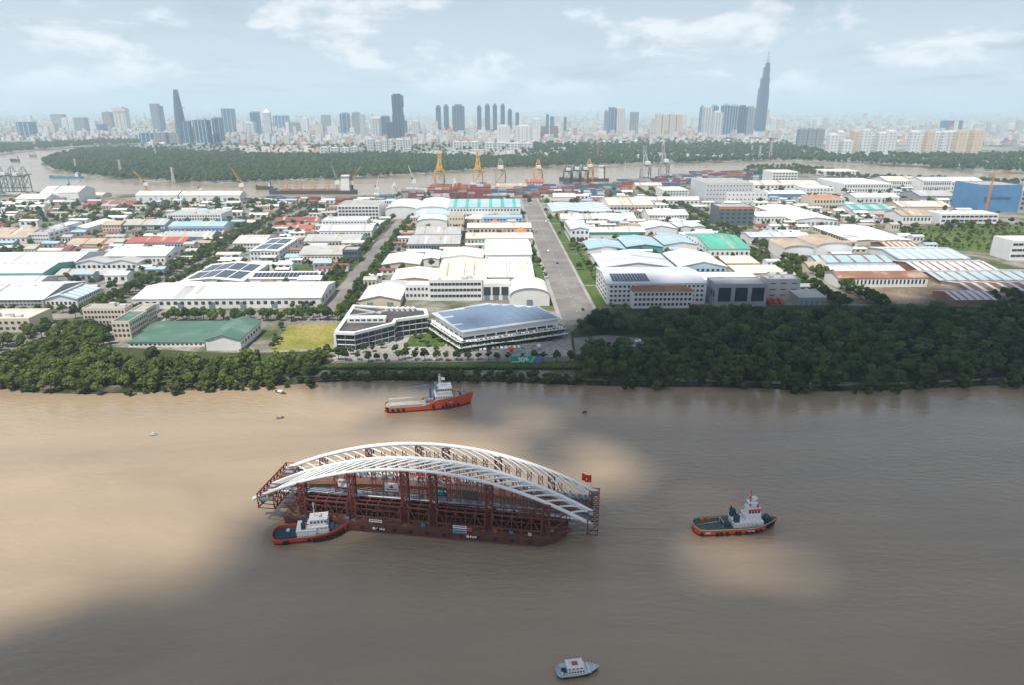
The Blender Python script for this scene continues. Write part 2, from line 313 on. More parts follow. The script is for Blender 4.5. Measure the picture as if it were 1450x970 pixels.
sheet('verge', [(36,490),(45.4,490),(45.4,900),(36,900)], GZ+0.085, GRASS)
for i in range(7): rect('verge', 76.6, 96, 490+i*66, 552+i*66, GZ+0.085, GRASS)
sheet('green_field', px([(1268,322),(1450,317),(1620,318),(1700,352),(1450,362),(1330,352),(1290,340)]), GZ+0.08, ground_mat('rough_field', [(0.05,0.08,0.02),(0.09,0.13,0.03),(0.15,0.17,0.05)], 0.03))
sheet('dirt_yard', px([(1183,430),(1205,404),(1345,404),(1380,430)]), GZ+0.09, DIRT)
sheet('grove_floor', px([(815,532),(808,470),(850,438),(1000,431),(1190,432),(1300,432),(1700,440),(1800,530),(1450,534),(1250,543),(1080,540)]), GZ+0.07, SCRUB)
sheet('grove_floor', px([(-350,548),(-300,506),(0,512),(60,476),(160,492),(300,500),(380,500),(470,497),(450,532),(340,539),(130,548)]), GZ+0.07, SCRUB)
sheet('river_verge', [(G(455,520).x,362),(G(835,520).x,360),(G(835,520).x,371.5),(G(450,520).x,371.5)], GZ+0.1, GRASS)
sheet('river_mud', px([(440,540),(470,529),(830,532),(840,541),(700,538),(560,536)], 0.6), 0.6, MUD)

# ------------------------------------------------------------------ buildings of the industrial district
FOOT = []                                                    # footprints taken, to keep trees and sheds out of the walls
def pane_mesh(w, h):
    k = ('pane', round(w,1), round(h,1))
    if k not in _mats:
        _mats[k] = MB().box(-w/2, w/2, -0.12, 0.05, -h/2, h/2).mesh('window', GLASS)
    return _mats[k]
def windows_on(t, side, a0, a1, pos, z0, z1, rows, cols, fill=0.6, fh=0.5):
    """rows x cols panes on the front (y = pos) or on a side wall (x = pos) of a thing, in its own axes"""
    cw = (a1-a0)/cols; rh = (z1-z0)/rows; me = pane_mesh(cw*fill, rh*fh)
    for r in range(rows):
        for c in range(cols):
            q = a0+cw*(c+0.5); z = z0+rh*(r+0.55)
            if side == 'f': link('window', me, t, (q, pos-0.03, z))
            elif side == 'r': link('window', me, t, (pos+0.03, q, z), R(90))
            else: link('window', me, t, (pos-0.03, q, z), R(-90))
def slab(mb, a, b, y0, y1, th=0.35, axis='y'):
    """one thick roof slope from (a) to (b), (across, z), over y0..y1"""
    p = [(a[0],a[1]),(b[0],b[1]),(b[0],b[1]+th),(a[0],a[1]+th)]
    return mb.ysec(p, y0, y1) if axis == 'y' else mb.xsec(p, y0, y1)
rng = random.Random(5)
def vent_mesh():
    if 'vent_me' not in _mats: _mats['vent_me'] = MB().tube([(0,0,0),(0,0,0.9)], 0.55, 8).tube([(0,0,0.9),(0,0,1.5)], [0.8,0.25], 8).mesh('ventilator', VENT)
    return _mats['vent_me']
def bld(label, x0, x1, yb, ye, yk, roof, rm, wm, pitch=0.22, win=None, side=None, n=1, solar=None, doors=0, vent=0, units=0, cat='factory', name='factory_hall', stripes=None, group=None, trim=None, lights=0):
    pl = G(x0, yb); pr = G(x1, yb); Y = (pl.y+pr.y)/2; xm = (x0+x1)/2
    X0, X1 = pl.x*Y/pl.y, pr.x*Y/pr.y
    h = max(on_plane_y(xm, ye, Y).z-GZ, 3.0); W = X1-X0
    if roof == 'gx':
        d = ray(xm, yk)                                      # the ridge lies on this line of sight and on the roof slope
        A = (CAM_H-GZ-h); t = (A+pitch*Y)/(-d.z+pitch*d.y); D = max(2*(t*d.y-Y), 8); rh = pitch*D/2
        D = min(D, 90)
    else:
        rh = pitch*W/n/2 if roof in ('gy', 'vault') else 0
        yy = G(xm, yk, GZ+h+rh).y; D = max(yy-Y, 6)
        if roof == 'vault': rh = pitch*W
    t = thing(name, label, cat, ((X0+X1)/2, Y, GZ), 0, group); FOOT.append((X0, X1, Y, Y+D)); w = W/2
    wall = MB(); rf = MB()
    if roof == 'flat':
        wall.box(-w, w, 0, D, 0, h); e = 0.5
        rf.box(-w+e, w-e, e, D-e, h, h+0.12)
        par = MB()
        for q in ((-w,w,0,e),(-w,w,D-e,D),(-w,-w+e,e,D-e),(w-e,w,e,D-e)): par.box(*q, h, h+0.9)
        par.build('parapet', wm, t)
    elif roof == 'gy':
        gw = W/n
        for i in range(n):
            a = -w+gw*i; wall.ysec([(a,0),(a+gw,0),(a+gw,h),(a+gw/2,h+rh),(a,h)], 0, D)
            o = 0.5; s = rh/(gw/2)
            slab(rf, (a-(o if i == 0 else 0), h-(o*s if i == 0 else 0)+0.03), (a+gw/2, h+rh+0.03), -0.7, D+0.7)
            slab(rf, (a+gw/2, h+rh+0.03), (a+gw+(o if i == n-1 else 0), h-(o*s if i == n-1 else 0)+0.03), -0.7, D+0.7)
            if vent: MB().box(a+gw/2-0.9, a+gw/2+0.9, D*0.06, D*0.94, h+rh+0.1, h+rh+1.5).build('ridge_vent', VENT, t)
    elif roof == 'gx':
        for i in range(n):
            d0 = D*i/n; d1 = D*(i+1)/n; dm = (d0+d1)/2; r2 = rh/n
            wall.xsec([(d0,0),(d1,0),(d1,h),(dm,h+r2),(d0,h)], -w, w)
            s = r2/((d1-d0)/2); o = 0.5
            slab(rf, (d0-(o if i == 0 else 0), h-(o*s if i == 0 else 0)+0.03), (dm, h+r2+0.03), -w-0.6, w+0.6, axis='x')
            slab(rf, (dm, h+r2+0.03), (d1+(o if i == n-1 else 0), h-(o*s if i == n-1 else 0)+0.03), -w-0.6, w+0.6, axis='x')
            if vent: MB().box(-w*0.93, w*0.93, dm-0.9, dm+0.9, h+r2+0.1, h+r2+1.5).build('ridge_vent', VENT, t)
    elif roof == 'vault':
        K = 12; prof = [(-w*math.cos(math.pi*k/K), h+rh*math.sin(math.pi*k/K)) for k in range(K+1)]
        wall.ysec([(w,0)]+prof[::-1]+[(-w,0)], 0.3, D-0.3) if False else wall.ysec([(-w,0),(w,0)]+prof[::-1][0:], 0.3, D-0.3)
        for k in range(K):
            a, b = prof[k], prof[k+1]; slab(rf, (a[0], a[1]+0.03), (b[0], b[1]+0.03), -0.5, D+0.5)
    elif roof == 'mono':
        wall.xsec([(0,0),(D,0),(D,h+1.5),(0,h)], -w, w); slab(rf, (-0.5, h+0.03), (D+0.5, h+1.53), -w-0.5, w+0.5, axis='x')
    elif roof == 'hip':
        wall.box(-w, w, 0, D, 0, h); q = min(w, D/2)*0.95; zz = h+pitch*q*2
        rf.add([(-w-.6,-.6,h),(w+.6,-.6,h),(w+.6,D+.6,h),(-w-.6,D+.6,h),(-w+q,D/2,zz),(w-q,D/2,zz)], [(0,1,5,4),(1,2,5),(2,3,4,5),(3,0,4),(3,2,1,0)])
    wall.build('wall', wm, t); ro = rf.build('roof', rm, t)
    if W > 22 and not stripes and not solar and roof in ('gx', 'gy') and rm not in (GREEN, RUST):   # sheets renewed at other times, ventilators
        pm = {WHITE: [CREAM, LAV, GREYR], CREAM: [WHITE, TAN], GREYR: [LAV, TAN], TAN: [CREAM, RUST], BLUE: [LAV, WHITE], LAV: [GREYR, WHITE]}.get(rm, [TAN, rm])
        for i in range(rng.randint(2, 5)):
            f = rng.uniform(0.03, 0.9); g = f+rng.uniform(0.02, 0.07); q = rng.choice(pm)
            if roof == 'gx':
                k0 = rng.choice([0.0, 0.0, 0.3]); dm = D/n/2; slab(MB(), (dm*k0, h+rh/n*k0+0.41), (dm, h+rh/n+0.41), -w+W*f, -w+W*min(g, 0.98), 0.04, 'x').build('roof_sheet', q, ro)
            else:
                gw = W/n; s = rng.choice([-1, 1]); slab(MB(), (-w+gw/2, h+rh+0.41), (-w+gw/2+s*gw/2, h+0.41), D*f, D*min(g, 0.98), 0.04).build('roof_sheet', q, ro)
        if rng.random() < 0.6:
            k = rng.randint(4, 9); vm = vent_mesh()
            for i in range(k):
                f = (i+0.5)/k
                if roof == 'gx': link('ventilator', vm, ro, (-w+W*f, D/n/2*0.86, h+rh/n*0.86+0.3))
                else: link('ventilator', vm, ro, (-w+W/n/2*0.86, D*f, h+rh*0.86+0.3))
    if stripes:                                              # (material, number, share): bands of other sheeting lying on the slopes
        sm, k, share = stripes
        for i in range(k):
            if roof == 'gx':
                q = -w+W*(i+0.5)/k; hw = W/k*share/2
                for s in (0, 1):
                    dm = D/n/2; a = (-0.3, h-0.3*pitch+0.40) if s == 0 else (dm, h+rh/n+0.40); b = (dm, h+rh/n+0.40) if s == 0 else (D/n, h+0.40)
                    slab(MB(), a, b, q-hw, q+hw, 0.05, 'x').build('roof_panel', sm, ro)
            else:
                q0 = D*(i+0.5-share/2)/k; q1 = D*(i+0.5+share/2)/k; gw = W/n
                for j in range(n):
                    a0 = -w+gw*j
                    for a, b in (((a0, h+0.40), (a0+gw/2, h+rh+0.40)), ((a0+gw/2, h+rh+0.40), (a0+gw, h+0.40))):
                        slab(MB(), a, b, q0, q1, 0.05).build('roof_panel', sm, ro)
    if solar:                                                # (columns, rows, from share, to share): panel fields
        cx, ry, f0, f1, sm = solar
        for i in range(cx):
            for j in range(ry):
                g0 = -w+W*(f0+(f1-f0)*(i+0.06)/cx); g1 = -w+W*(f0+(f1-f0)*(i+0.94)/cx)
                if roof == 'gy':
                    zf = lambda q: h+rh*(1-abs(q)/w)+0.55
                    if g0 < 0 < g1: g1 = -0.2
                    slab(MB(), (g0, zf(g0)), (g1, zf(g1)), D*(0.06+0.88*(j+0.05)/ry), D*(0.06+0.88*(j+0.9)/ry), 0.08).build('solar_panel', sm, ro)
                elif roof == 'gx':
                    ya = D/2*(0.12+0.8*(j+0.05)/ry); yb_ = D/2*(0.12+0.8*(j+0.85)/ry)
                    slab(MB(), (ya, h+pitch*ya+0.5), (yb_, h+pitch*yb_+0.5), g0, g1, 0.08, 'x').build('solar_panel', sm, ro)
                else:
                    ya = D*(0.08+0.84*(j+0.05)/ry); yb_ = D*(0.08+0.84*(j+0.85)/ry)
                    slab(MB(), (ya, h+0.5), (yb_, h+0.9), g0, g1, 0.08, 'x').build('solar_panel', sm, ro)
    if win: windows_on(t, 'f', -w*0.96, w*0.96, 0, h*0.08, h*0.97, *win)
    if side: windows_on(t, side[0], D*0.04, D*0.96, w if side[0] == 'r' else -w, h*0.08, h*0.97, *side[1:])
    for i in range(doors):
        q = -w+W*(i+0.5)/doors; dw = min(4.5, W/doors*0.6); MB().box(q-dw/2, q+dw/2, -0.1, 0.05, 0, min(h*0.65, 5)).build('roller_door', DOOR, t)
    if trim: MB().box(-w-0.1, w+0.1, -0.16, 0.1, h*trim[1], h*trim[2]).build('wall_band', trim[0], t)
    for i in range(lights):
        q = -w+W*(i+0.5)/lights
        if roof == 'gx': slab(MB(), (D*0.06, h+pitch*D*0.06+0.42), (D*0.44, h+pitch*D*0.44+0.42), q-0.5, q+0.5, 0.05, 'x').build('skylight', VENT, ro)
    for i in range(units):
        q = rng.uniform(-w*0.8, w*0.8); y = rng.uniform(D*0.15, D*0.85); s = rng.uniform(1, 2.2); zt = h+(rh if roof != 'flat' else 0.1)
        if roof == 'flat': MB().box(q-s, q+s, y-s*0.7, y+s*0.7, zt, zt+rng.uniform(1.2, 2.6)).build('rooftop_unit', VENT, t)
    return t, (X0, X1, Y, Y+D, h)

# ---- left block, near the grove
bld('dull green gabled sports hall with white gable, beside the dry field', 293,342,497,481,448,'gy',GREEN,W_WHITE,0.30,lights=0,side=('r',1,7,0.5,0.3))
bld('low dull green flat-pitched hall, front one of two left of the sports hall', 182,290,492,487,474,'gx',GREEN,W_WHITE,0.05,win=(1,16,0.5,0.4))
bld('low dull green hall, rear one of two left of the sports hall', 203,312,474,471,460,'gx',GREEN,W_WHITE,0.05)
bld('cream three storey block with balcony rows, wing facing the river road', 121,181,461,437,431,'flat',FLATC,W_CREAM,win=(3,12,0.6,0.45),units=3,cat='building',name='dormitory_block')
bld('cream stepped dormitory wing with green roofs running back beside green halls', 162,187,480,456,441,'flat',GREEN,W_CREAM,win=(3,4,0.55,0.45),side=('r',3,9,0.5,0.45),cat='building',name='dormitory_block')
bld('cream upper dormitory wing behind the stepped green-roofed one', 187,207,462,441,431,'flat',FLATC,W_CREAM,win=(2,3,0.5,0.4),side=('r',3,6,0.5,0.45),cat='building',name='dormitory_block')
bld('beige low building with sheds at the left edge above the grove', -30,45,470,452,438,'flat',CREAM,W_CREAM,win=(2,8,0.5,0.4),units=5,cat='building',name='workshop')
bld('long white factory with stained cream roof beside the left road', 190,455,436,422,404,'gx',WHITE,W_WHITE,0.14,win=(1,26,0.5,0.35),doors=6,vent=0,lights=12,stripes=None,side=('r',1,4,0.4,0.4))
bld('white factory annex with wide dark loading bays left end of the long white factory', 192,214,446,437,432,'gx',GREYR,W_WHITE,0.1,doors=3)
bld('white factory with large dark solar fields on its roof behind the long white factory', 256,345,405,398,370,'gy',WHITE,W_WHITE,0.10,solar=(4,2,0.06,0.94,SOLAR))
bld('white hall with two rows of narrow solar strips on its roof', 354,450,401,394,384,'gx',WHITE,W_WHITE,0.22,solar=(16,1,0.03,0.97,SOLAR))
bld('white two storey factory carrying three dark solar fields near the left road', 355,396,370,355,336,'gy',WHITE,W_WHITE,0.06,win=(2,8,0.5,0.4),solar=(2,2,0.08,0.92,SOLAR),side=('r',2,7,0.5,0.4))
bld('cream roofed workshop with windows beside the solar factory', 331,374,354,344,333,'gx',CREAM,W_WHITE,0.15,win=(2,9,0.55,0.4))
bld('pale blue roofed warehouse with white gable by the west road', 66,111,436,423,402,'gy',BLUE,W_WHITE,0.28,win=(1,7,0.5,0.35),vent=1,stripes=(WHITE,5,0.3),side=('r',2,10,0.5,0.4))
bld('white wide factory with grey windowed front at the left edge', -60,63,434,424,402,'gx',WHITE,W_GREY,0.18,win=(2,22,0.6,0.4),n=1)
bld('grey beige low shed in front of the white saw-roofed halls', 79,172,395,389,380,'gx',GREYR,W_GREY,0.25)
bld('white hall with teal front wall at the left edge', -40,63,400,386,372,'gx',WHITE,W_TEAL,0.15,trim=(W_WHITE,0.0,0.45))
bld('white low hall in front of the teal walled one', -40,55,409,401,391,'gx',WHITE,W_WHITE,0.2)
bld('white broad roofed hall second row at the left edge', -20,108,382,371,357,'gx',WHITE,W_WHITE,0.18,doors=5)
bld('white factory with grey gabled roof in the second row', 108,196,383,372,362,'gy',GREYR,W_WHITE,0.22,n=2,win=(1,12,0.5,0.4))
bld('white tall ended factory with bright roof by the west road trees', 150,236,376,362,349,'gx',WHITE,W_WHITE,0.2,win=(1,14,0.4,0.3),side=('r',2,3,0.4,0.4))
bld('small maroon roofed house left of the maroon shed', 74,97,361,354,347,'gx',MAROON,W_WHITE,0.35,win=(1,5,0.5,0.4))
bld('maroon roofed shed with pale stains behind the white halls', 99,146,360,356,349,'gx',MAROON,W_WHITE,0.3)
bld('long brown roofed shed behind the maroon roofs', 95,178,349,345,337,'gx',TAN,W_CREAM,0.25)
bld('long red roofed factory with pale blue front', 180,262,352,343,335,'gx',REDR,W_BLUE,0.22,win=(1,18,0.6,0.3))
bld('white block with tan roof, leftmost tall one at the left edge', -30,40,350,336,322,'gx',TAN,W_WHITE,0.25,win=(2,10,0.5,0.4))
bld('white flat roofed block with windows beside the tan roofs', 44,72,348,330,322,'flat',FLATC,W_WHITE,win=(3,7,0.55,0.4),side=('r',3,4,0.5,0.4),units=3,cat='building',name='workshop')
bld('white three storey block with pale blue side', 72,94,337,321,314,'flat',WHITE,W_BLUE,win=(3,5,0.5,0.4),units=2,cat='building',name='workshop')
bld('white gabled hall with bright roof behind the pale blue block', 99,124,333,323,309,'gy',WHITE,W_WHITE,0.25)
bld('cream hall with tan roof left of the pale blue row', 146,172,328,318,312,'gx',TAN,W_CREAM,0.3,win=(2,6,0.5,0.4))
bld('pale blue walled factory row with grey roof', 173,234,327,318,310,'gx',GREYR,W_BLUE,0.25,win=(2,16,0.6,0.4))
bld('white three storey factory with window rows left of the tree-lined park', 238,315,317,303,297,'flat',GREYR,W_WHITE,win=(3,20,0.6,0.45),units=4,cat='factory')
bld('blue fronted low factory with white ends below the three storey one', 240,318,331,320,313,'gx',BLUE,W_WHITE,0.2,trim=(MBLUE,0.55,0.8),win=(1,14,0.5,0.3))
bld('grey long roofed hall in front of the blue fronted factory', 228,300,342,335,327,'gx',GREYR,W_GREY,0.25)
# ---- between the left road and the avenue
bld('white four storey parking-like block with open window bays by the port', 479,538,312,291,284,'flat',FLATC,W_WHITE,win=(4,12,0.75,0.6),units=3,cat='building',name='office_block')
bld('maroon roofed long shed, rear of the two red roofs', 389,452,318,313,307,'gx',MAROON,W_CREAM,0.3)
bld('red roofed long shed, front of the two red roofs', 386,442,328,324,318,'gx',REDR,W_CREAM,0.3)
bld('white flat roofed hall left of the smoke filled road', 456,520,322,312,307,'flat',WHITE,W_WHITE,units=4,win=(2,14,0.5,0.4))
bld('white hall with roof vents beside the left road', 453,527,338,326,318,'gx',WHITE,W_WHITE,0.2,win=(1,14,0.5,0.4),vent=1)
bld('long grey roofed factory with white columns', 431,510,350,341,331,'gx',GREYR,W_WHITE,0.2,win=(1,16,0.6,0.45))
bld('tan grey factory roof above the green lawn', 424,488,371,360,348,'gx',GREYR,W_CREAM,0.16,win=(1,12,0.5,0.35))
bld('dark glazed small office block by the lawn', 486,508,371,354,349,'flat',FLATC,W_DARK,win=(2,5,0.7,0.5),cat='building',name='office_block')
bld('small pale blue roofed guard hall by the lawn', 404,424,370,364,359,'gx',BLUE,W_WHITE,0.25)
bld('huge white curved roofed factory, leftmost by the port', 546,590,309,296,283,'vault',WHITE,W_WHITE,0.10)
bld('huge white curved roofed factory, second by the port', 590,634,309,296,281,'vault',WHITE,W_WHITE,0.10)
bld('pale blue roofed low factory in front of the curved roofs', 588,655,312,305,297,'gx',BLUE,W_WHITE,0.15)
bld('white factory with large teal and pale blue roof by the avenue', 636,737,309,293,281,'gx',BLUE,W_WHITE,0.12,win=(2,22,0.55,0.35),stripes=(TEAL,6,0.28))
bld('pale blue walled low annex in front of the teal roof', 684,740,318,308,304,'flat',BLUE,W_BLUE,win=(2,12,0.6,0.45))
bld('tan cube block in the middle of the district', 636,657,324,305,300,'flat',TAN,W_CREAM,win=(2,5,0.4,0.3),units=2,cat='building',name='workshop')
bld('white vaulted small hall left of the tan cube', 590,633,325,314,306,'vault',WHITE,W_WHITE,0.12)
bld('long grey roofed factory, rear of a grey pair by the left road', 588,652,341,331,321,'gx',GREYR,W_GREY,0.15)
bld('long grey roofed factory with dark windows, front of a grey pair', 578,651,356,345,334,'gx',GREYR,W_GREY,0.12,win=(1,18,0.7,0.5))
bld('beige hall with cream roof by the avenue, rear', 662,752,331,322,315,'gx',CREAM,W_CREAM,0.2,win=(1,16,0.5,0.4))
bld('beige hall with cream roof by the avenue, front', 660,754,347,337,329,'gx',CREAM,W_CREAM,0.2,win=(1,18,0.5,0.4))
bld('small orange tiled pyramid roof pavilion on the rear beige hall', 692,710,324,319,316,'hip',ORANGE,W_CREAM,0.45,cat='pavilion',name='tiled_pavilion')
bld('small orange tiled pyramid roof pavilion by the avenue', 728,748,337,331,327,'hip',ORANGE,W_CREAM,0.45,cat='pavilion',name='tiled_pavilion')
bld('teal roofed small shed before the beige halls', 675,706,348,343,337,'mono',TEAL,W_TEAL)
bld('bright white hall with stained roof beside the left road', 541,594,382,374,356,'gy',WHITE,W_CREAM,0.14,stripes=None,doors=3)
bld('bright white narrow hall right of the stained one', 600,622,376,366,353,'gy',WHITE,W_WHITE,0.2)
bld('bright white hall in the middle of the white roofs', 625,684,374,364,349,'gy',WHITE,W_WHITE,0.14,win=(1,8,0.5,0.3))
bld('largest bright white hall beside the avenue', 687,753,372,360,343,'gx',WHITE,W_WHITE,0.10,win=(1,12,0.6,0.3))
bld('bright white broad roof second row beside the left road', 554,619,402,396,377,'gy',WHITE,W_CREAM,0.12)
bld('bright cream broad roof second row in the middle', 621,690,400,392,372,'gx',CREAM,W_CREAM,0.10,win=(1,10,0.6,0.25))
bld('bright white broad roof second row beside the avenue', 692,756,402,392,371,'gx',WHITE,W_WHITE,0.10,win=(1,10,0.7,0.25))
bld('white three storey office with long window bands behind the glass campus', 608,683,425,397,392,'flat',CREAM,W_WHITE,win=(3,14,0.85,0.42),units=4,cat='building',name='office_block')
bld('lower white wing left of the three storey office', 574,608,424,404,399,'flat',WHITE,W_WHITE,win=(2,6,0.6,0.4),cat='building',name='office_block')
bld('white wing with dark loading bay right of the three storey office', 683,722,424,402,396,'flat',WHITE,W_WHITE,win=(1,3,0.8,0.6),doors=3,cat='building',name='office_block')
bld('white gabled warehouse with cream roof beside the left road', 510,567,434,424,399,'gy',WHITE,W_CREAM,0.22,doors=2)
bld('white barrel vaulted warehouse beside the avenue', 722,778,433,418,397,'vault',WHITE,W_WHITE,0.20,doors=1)
# ---- right of the avenue
bld('white four storey factory with solar panels on its grey roof by the dark grove', 859,998,430,401,384,'gx',LAV,W_WHITE,0.10,win=(4,22,0.55,0.45),solar=(12,1,0.06,0.44,SOLAR),side=('l',4,5,0.5,0.4),cat='factory')
bld('white office wing with brown roof in front of the solar factory', 895,980,436,412,403,'hip',RUST,W_WHITE,0.12,win=(3,14,0.6,0.5),cat='building',name='office_block')
bld('lilac white gabled factory roof behind the solar factory', 850,955,386,378,353,'gy',LAV,W_WHITE,0.13,trim=(W_TEAL,0.8,0.95))
bld('white gabled factory with blue gable beside the lilac roof', 961,1028,388,377,351,'gy',WHITE,W_BLUE,0.22,win=(1,9,0.5,0.35),side=('l',1,6,0.5,0.4))
bld('pale blue roofed hall, leftmost of three', 833,885,360,352,337,'gy',BLUE,W_WHITE,0.16)
bld('pale blue roofed hall with teal edge, middle of three', 887,938,357,349,332,'gy',BLUE,W_TEAL,0.14,n=1)
bld('pale blue roofed hall, rightmost of three', 940,990,354,346,330,'gy',BLUE,W_WHITE,0.16)
bld('white hall with bright green roof edge', 834,913,338,328,321,'gx',WHITE,W_WHITE,0.2,trim=(mat('green_band',(0.03,0.34,0.18),0.5),0.62,1.0))
bld('white gabled hall behind the pale blue roofs', 913,958,332,323,311,'gy',WHITE,W_WHITE,0.2)
bld('white factory front beside the avenue with grey gable', 808,834,343,324,309,'gy',LAV,W_WHITE,0.2,win=(2,4,0.5,0.4),side=('l',2,10,0.5,0.35))
bld('long white strip roof hall right of the avenue', 795,900,316,309,302,'gx',WHITE,W_WHITE,0.2,win=(1,18,0.4,0.3))
bld('white two storey hall with window row at the end of the strip', 918,974,314,304,296,'gx',WHITE,W_WHITE,0.2,win=(2,14,0.6,0.4))
bld('wide pale blue grey roof by the avenue bend', 782,868,304,299,285,'gy',BLUE,W_WHITE,0.10,n=2,stripes=(WHITE,4,0.3))
bld('large tan roofed factory behind the blue grey roof', 862,925,300,290,279,'gx',CREAM,W_CREAM,0.12,win=(1,12,0.7,0.3))
bld('teal green roofed factory with white left wall', 1004,1061,366,352,333,'gx',TEAL,W_WHITE,0.12,side=('l',2,8,0.5,0.35),win=(1,8,0.4,0.3))
bld('beige greenhouse roof in front of the teal roof', 1028,1075,377,374,364,'mono',CREAM,W_CREAM,stripes=None)
bld('larger beige greenhouse roof nearer the tree-lined road', 1044,1112,391,388,377,'mono',CREAM,W_CREAM)
bld('grey modern factory with dark glazed front by the dark grove', 1011,1084,434,403,393,'flat',GREYR,W_GREY,win=(1,3,0.75,0.7),side=('l',1,4,0.6,0.3),cat='factory')
bld('grey modern factory wing with slit windows and red trucks', 1084,1130,424,396,389,'flat',GREYR,W_GREY,win=(3,3,0.5,0.14),units=3,cat='factory')
bld('white long roof behind the grey modern factory', 996,1072,402,396,387,'gx',WHITE,W_WHITE,0.15)
bld('low grey loading shed right end of the grey modern factory', 1130,1168,432,421,412,'mono',GREYR,W_GREY,doors=5)
bld('dark grey cube office with orange panels', 1016,1066,319,293,288,'flat',FLATC,W_DARK,win=(4,6,0.5,0.4),trim=(ORANGE,0.9,1.02),units=2,cat='building',name='office_block')
bld('pale grey tall factory block with roof storeys by the container yard', 997,1064,286,259,252,'flat',FLATC,mat('pale_grey_wall',(0.55,0.56,0.58),0.7),win=(4,14,0.3,0.3),units=3,cat='factory')
bld('pale grey front wing of the tall factory block', 1028,1086,286,272,267,'flat',FLATC,W_WHITE,win=(2,10,0.3,0.3),cat='factory')
bld('white office with window grid left of the tall factory block', 939,974,280,269,264,'flat',WHITE,W_WHITE,win=(3,8,0.7,0.5),cat='building',name='office_block')
bld('low white hall row in front of the white window grid office', 905,990,290,283,278,'gx',WHITE,W_WHITE,0.2,win=(1,14,0.5,0.4))
bld('cream low hall by the container yard', 900,937,268,262,258,'gx',CREAM,W_CREAM,0.25)
bld('white low hall between the containers and the tan roof', 784,815,284,278,273,'gx',WHITE,W_WHITE,0.25)
bld('long white gabled hall left of the tree-lined road, rear', 960,998,330,321,312,'gy',LAV,W_WHITE,0.2,n=2)
bld('long white gabled hall left of the tree-lined road, front', 985,1018,344,334,325,'gy',WHITE,W_WHITE,0.2)
# ---- right block
bld('broad white roofed factory with dark loading openings, right block', 1122,1186,319,311,288,'gy',WHITE,W_WHITE,0.12,doors=10,side=('l',1,10,0.5,0.4))
bld('long pale roofed factory with skylight strips, right block', 1205,1290,347,340,318,'gy',WHITE,W_CREAM,0.07,n=2,side=('l',1,14,0.5,0.4))
bld('tan vaulted hall with white arched front, left one', 1109,1150,366,352,339,'vault',TAN,W_WHITE,0.12)
bld('tan vaulted hall with white arched front, right one', 1155,1206,362,349,334,'vault',TAN,W_WHITE,0.12)
bld('small tan roofed hall below the tan vaults', 1145,1172,385,378,370,'gx',TAN,W_CREAM,0.3)
bld('white flat hall behind the tan vaults', 1062,1148,345,335,329,'gx',LAV,W_WHITE,0.12)
bld('white low hall near the dark grey cube', 1070,1112,316,306,299,'gx',WHITE,W_WHITE,0.2,win=(1,8,0.4,0.3))
bld('pale blue striped shed, first row before the dirt yard', 1158,1262,377,371,361,'gx',BLUE,W_WHITE,0.2,stripes=(RUST,5,0.2))
bld('white shed with maroon edge, second row before the dirt yard', 1176,1280,389,383,375,'gx',LAV,W_RUST,0.2,vent=1)
bld('long rusty roofed shed with white columned wall facing the dirt yard', 1186,1312,406,393,384,'gx',RUST,W_WHITE,0.2,win=(1,22,0.45,0.5))
bld('rusty red roofed shed with pale strips', 1258,1304,356,352,342,'gx',RUST,W_RUST,0.2,stripes=(CREAM,6,0.35))
bld('pale blue and white shed with long ridge vents, right block', 1272,1372,373,366,352,'gx',BLUE,W_WHITE,0.12,vent=1,stripes=(WHITE,7,0.4))
bld('white and rust striped shed below the blue white shed', 1300,1412,388,382,370,'gx',LAV,W_RUST,0.15,vent=1,stripes=(RUST,9,0.3))
bld('pale blue roofed shed at the right edge', 1330,1475,401,396,384,'gx',BLUE,W_RUST,0.15,stripes=(RUST,9,0.25),vent=1)
bld('rust roofed long shed at the right edge', 1370,1510,417,412,400,'gx',RUST,W_CREAM,0.15,stripes=(WHITE,8,0.35))
bld('small pale strip roofed shed at the corner of the dirt yard', 1352,1408,432,424,412,'gx',LAV,W_RUST,0.2,stripes=(RUST,5,0.3))
bld('blue wrapped unfinished tower block with crane at the right edge', 1383,1440,300,262,256,'flat',FLATC,MBLUE,win=None,units=2,cat='building',name='wrapped_tower_block')
bld('grey unfinished block right of the blue wrapped one', 1441,1490,300,270,263,'flat',FLATC,W_GREY,win=(4,8,0.7,0.5),cat='building',name='office_block')
bld('white block with window bands at the right edge by the green field', 1428,1490,368,341,334,'flat',WHITE,W_WHITE,win=(3,8,0.9,0.4),cat='building',name='office_block')
bld('long white factory with windows, nearest of the white river row', 1193,1262,273,260,252,'flat',WHITE,W_WHITE,win=(2,18,0.5,0.5))
bld('second long white factory of the white river row', 1255,1300,268,256,249,'gx',CREAM,W_WHITE,0.2,win=(2,14,0.5,0.5))
bld('third long white factory of the white river row', 1305,1345,271,256,250,'gx',LAV,W_WHITE,0.2,win=(2,12,0.5,0.5))
bld('last long white factory of the white river row', 1345,1392,270,257,250,'gx',WHITE,W_WHITE,0.2,win=(2,12,0.5,0.5))
bld('white low building by the right trees', 1167,1216,248,242,239,'flat',WHITE,W_WHITE,win=(2,10,0.5,0.4))
bld('white two storey office with red roof patch, right block', 1150,1195,297,281,276,'flat',ORANGE,W_CREAM,win=(2,10,0.5,0.5),units=2,cat='building',name='office_block')
bld('white broad hall, right block second row', 1210,1272,289,279,273,'gx',WHITE,W_WHITE,0.2,win=(1,10,0.4,0.4))
bld('grey roofed open shed, right block second row', 1302,1352,286,277,269,'gx',GREYR,W_GREY,0.2,doors=6)
bld('tan roofed white hall, right block third row', 1276,1318,316,305,297,'gx',TAN,W_WHITE,0.2,win=(1,8,0.5,0.4))
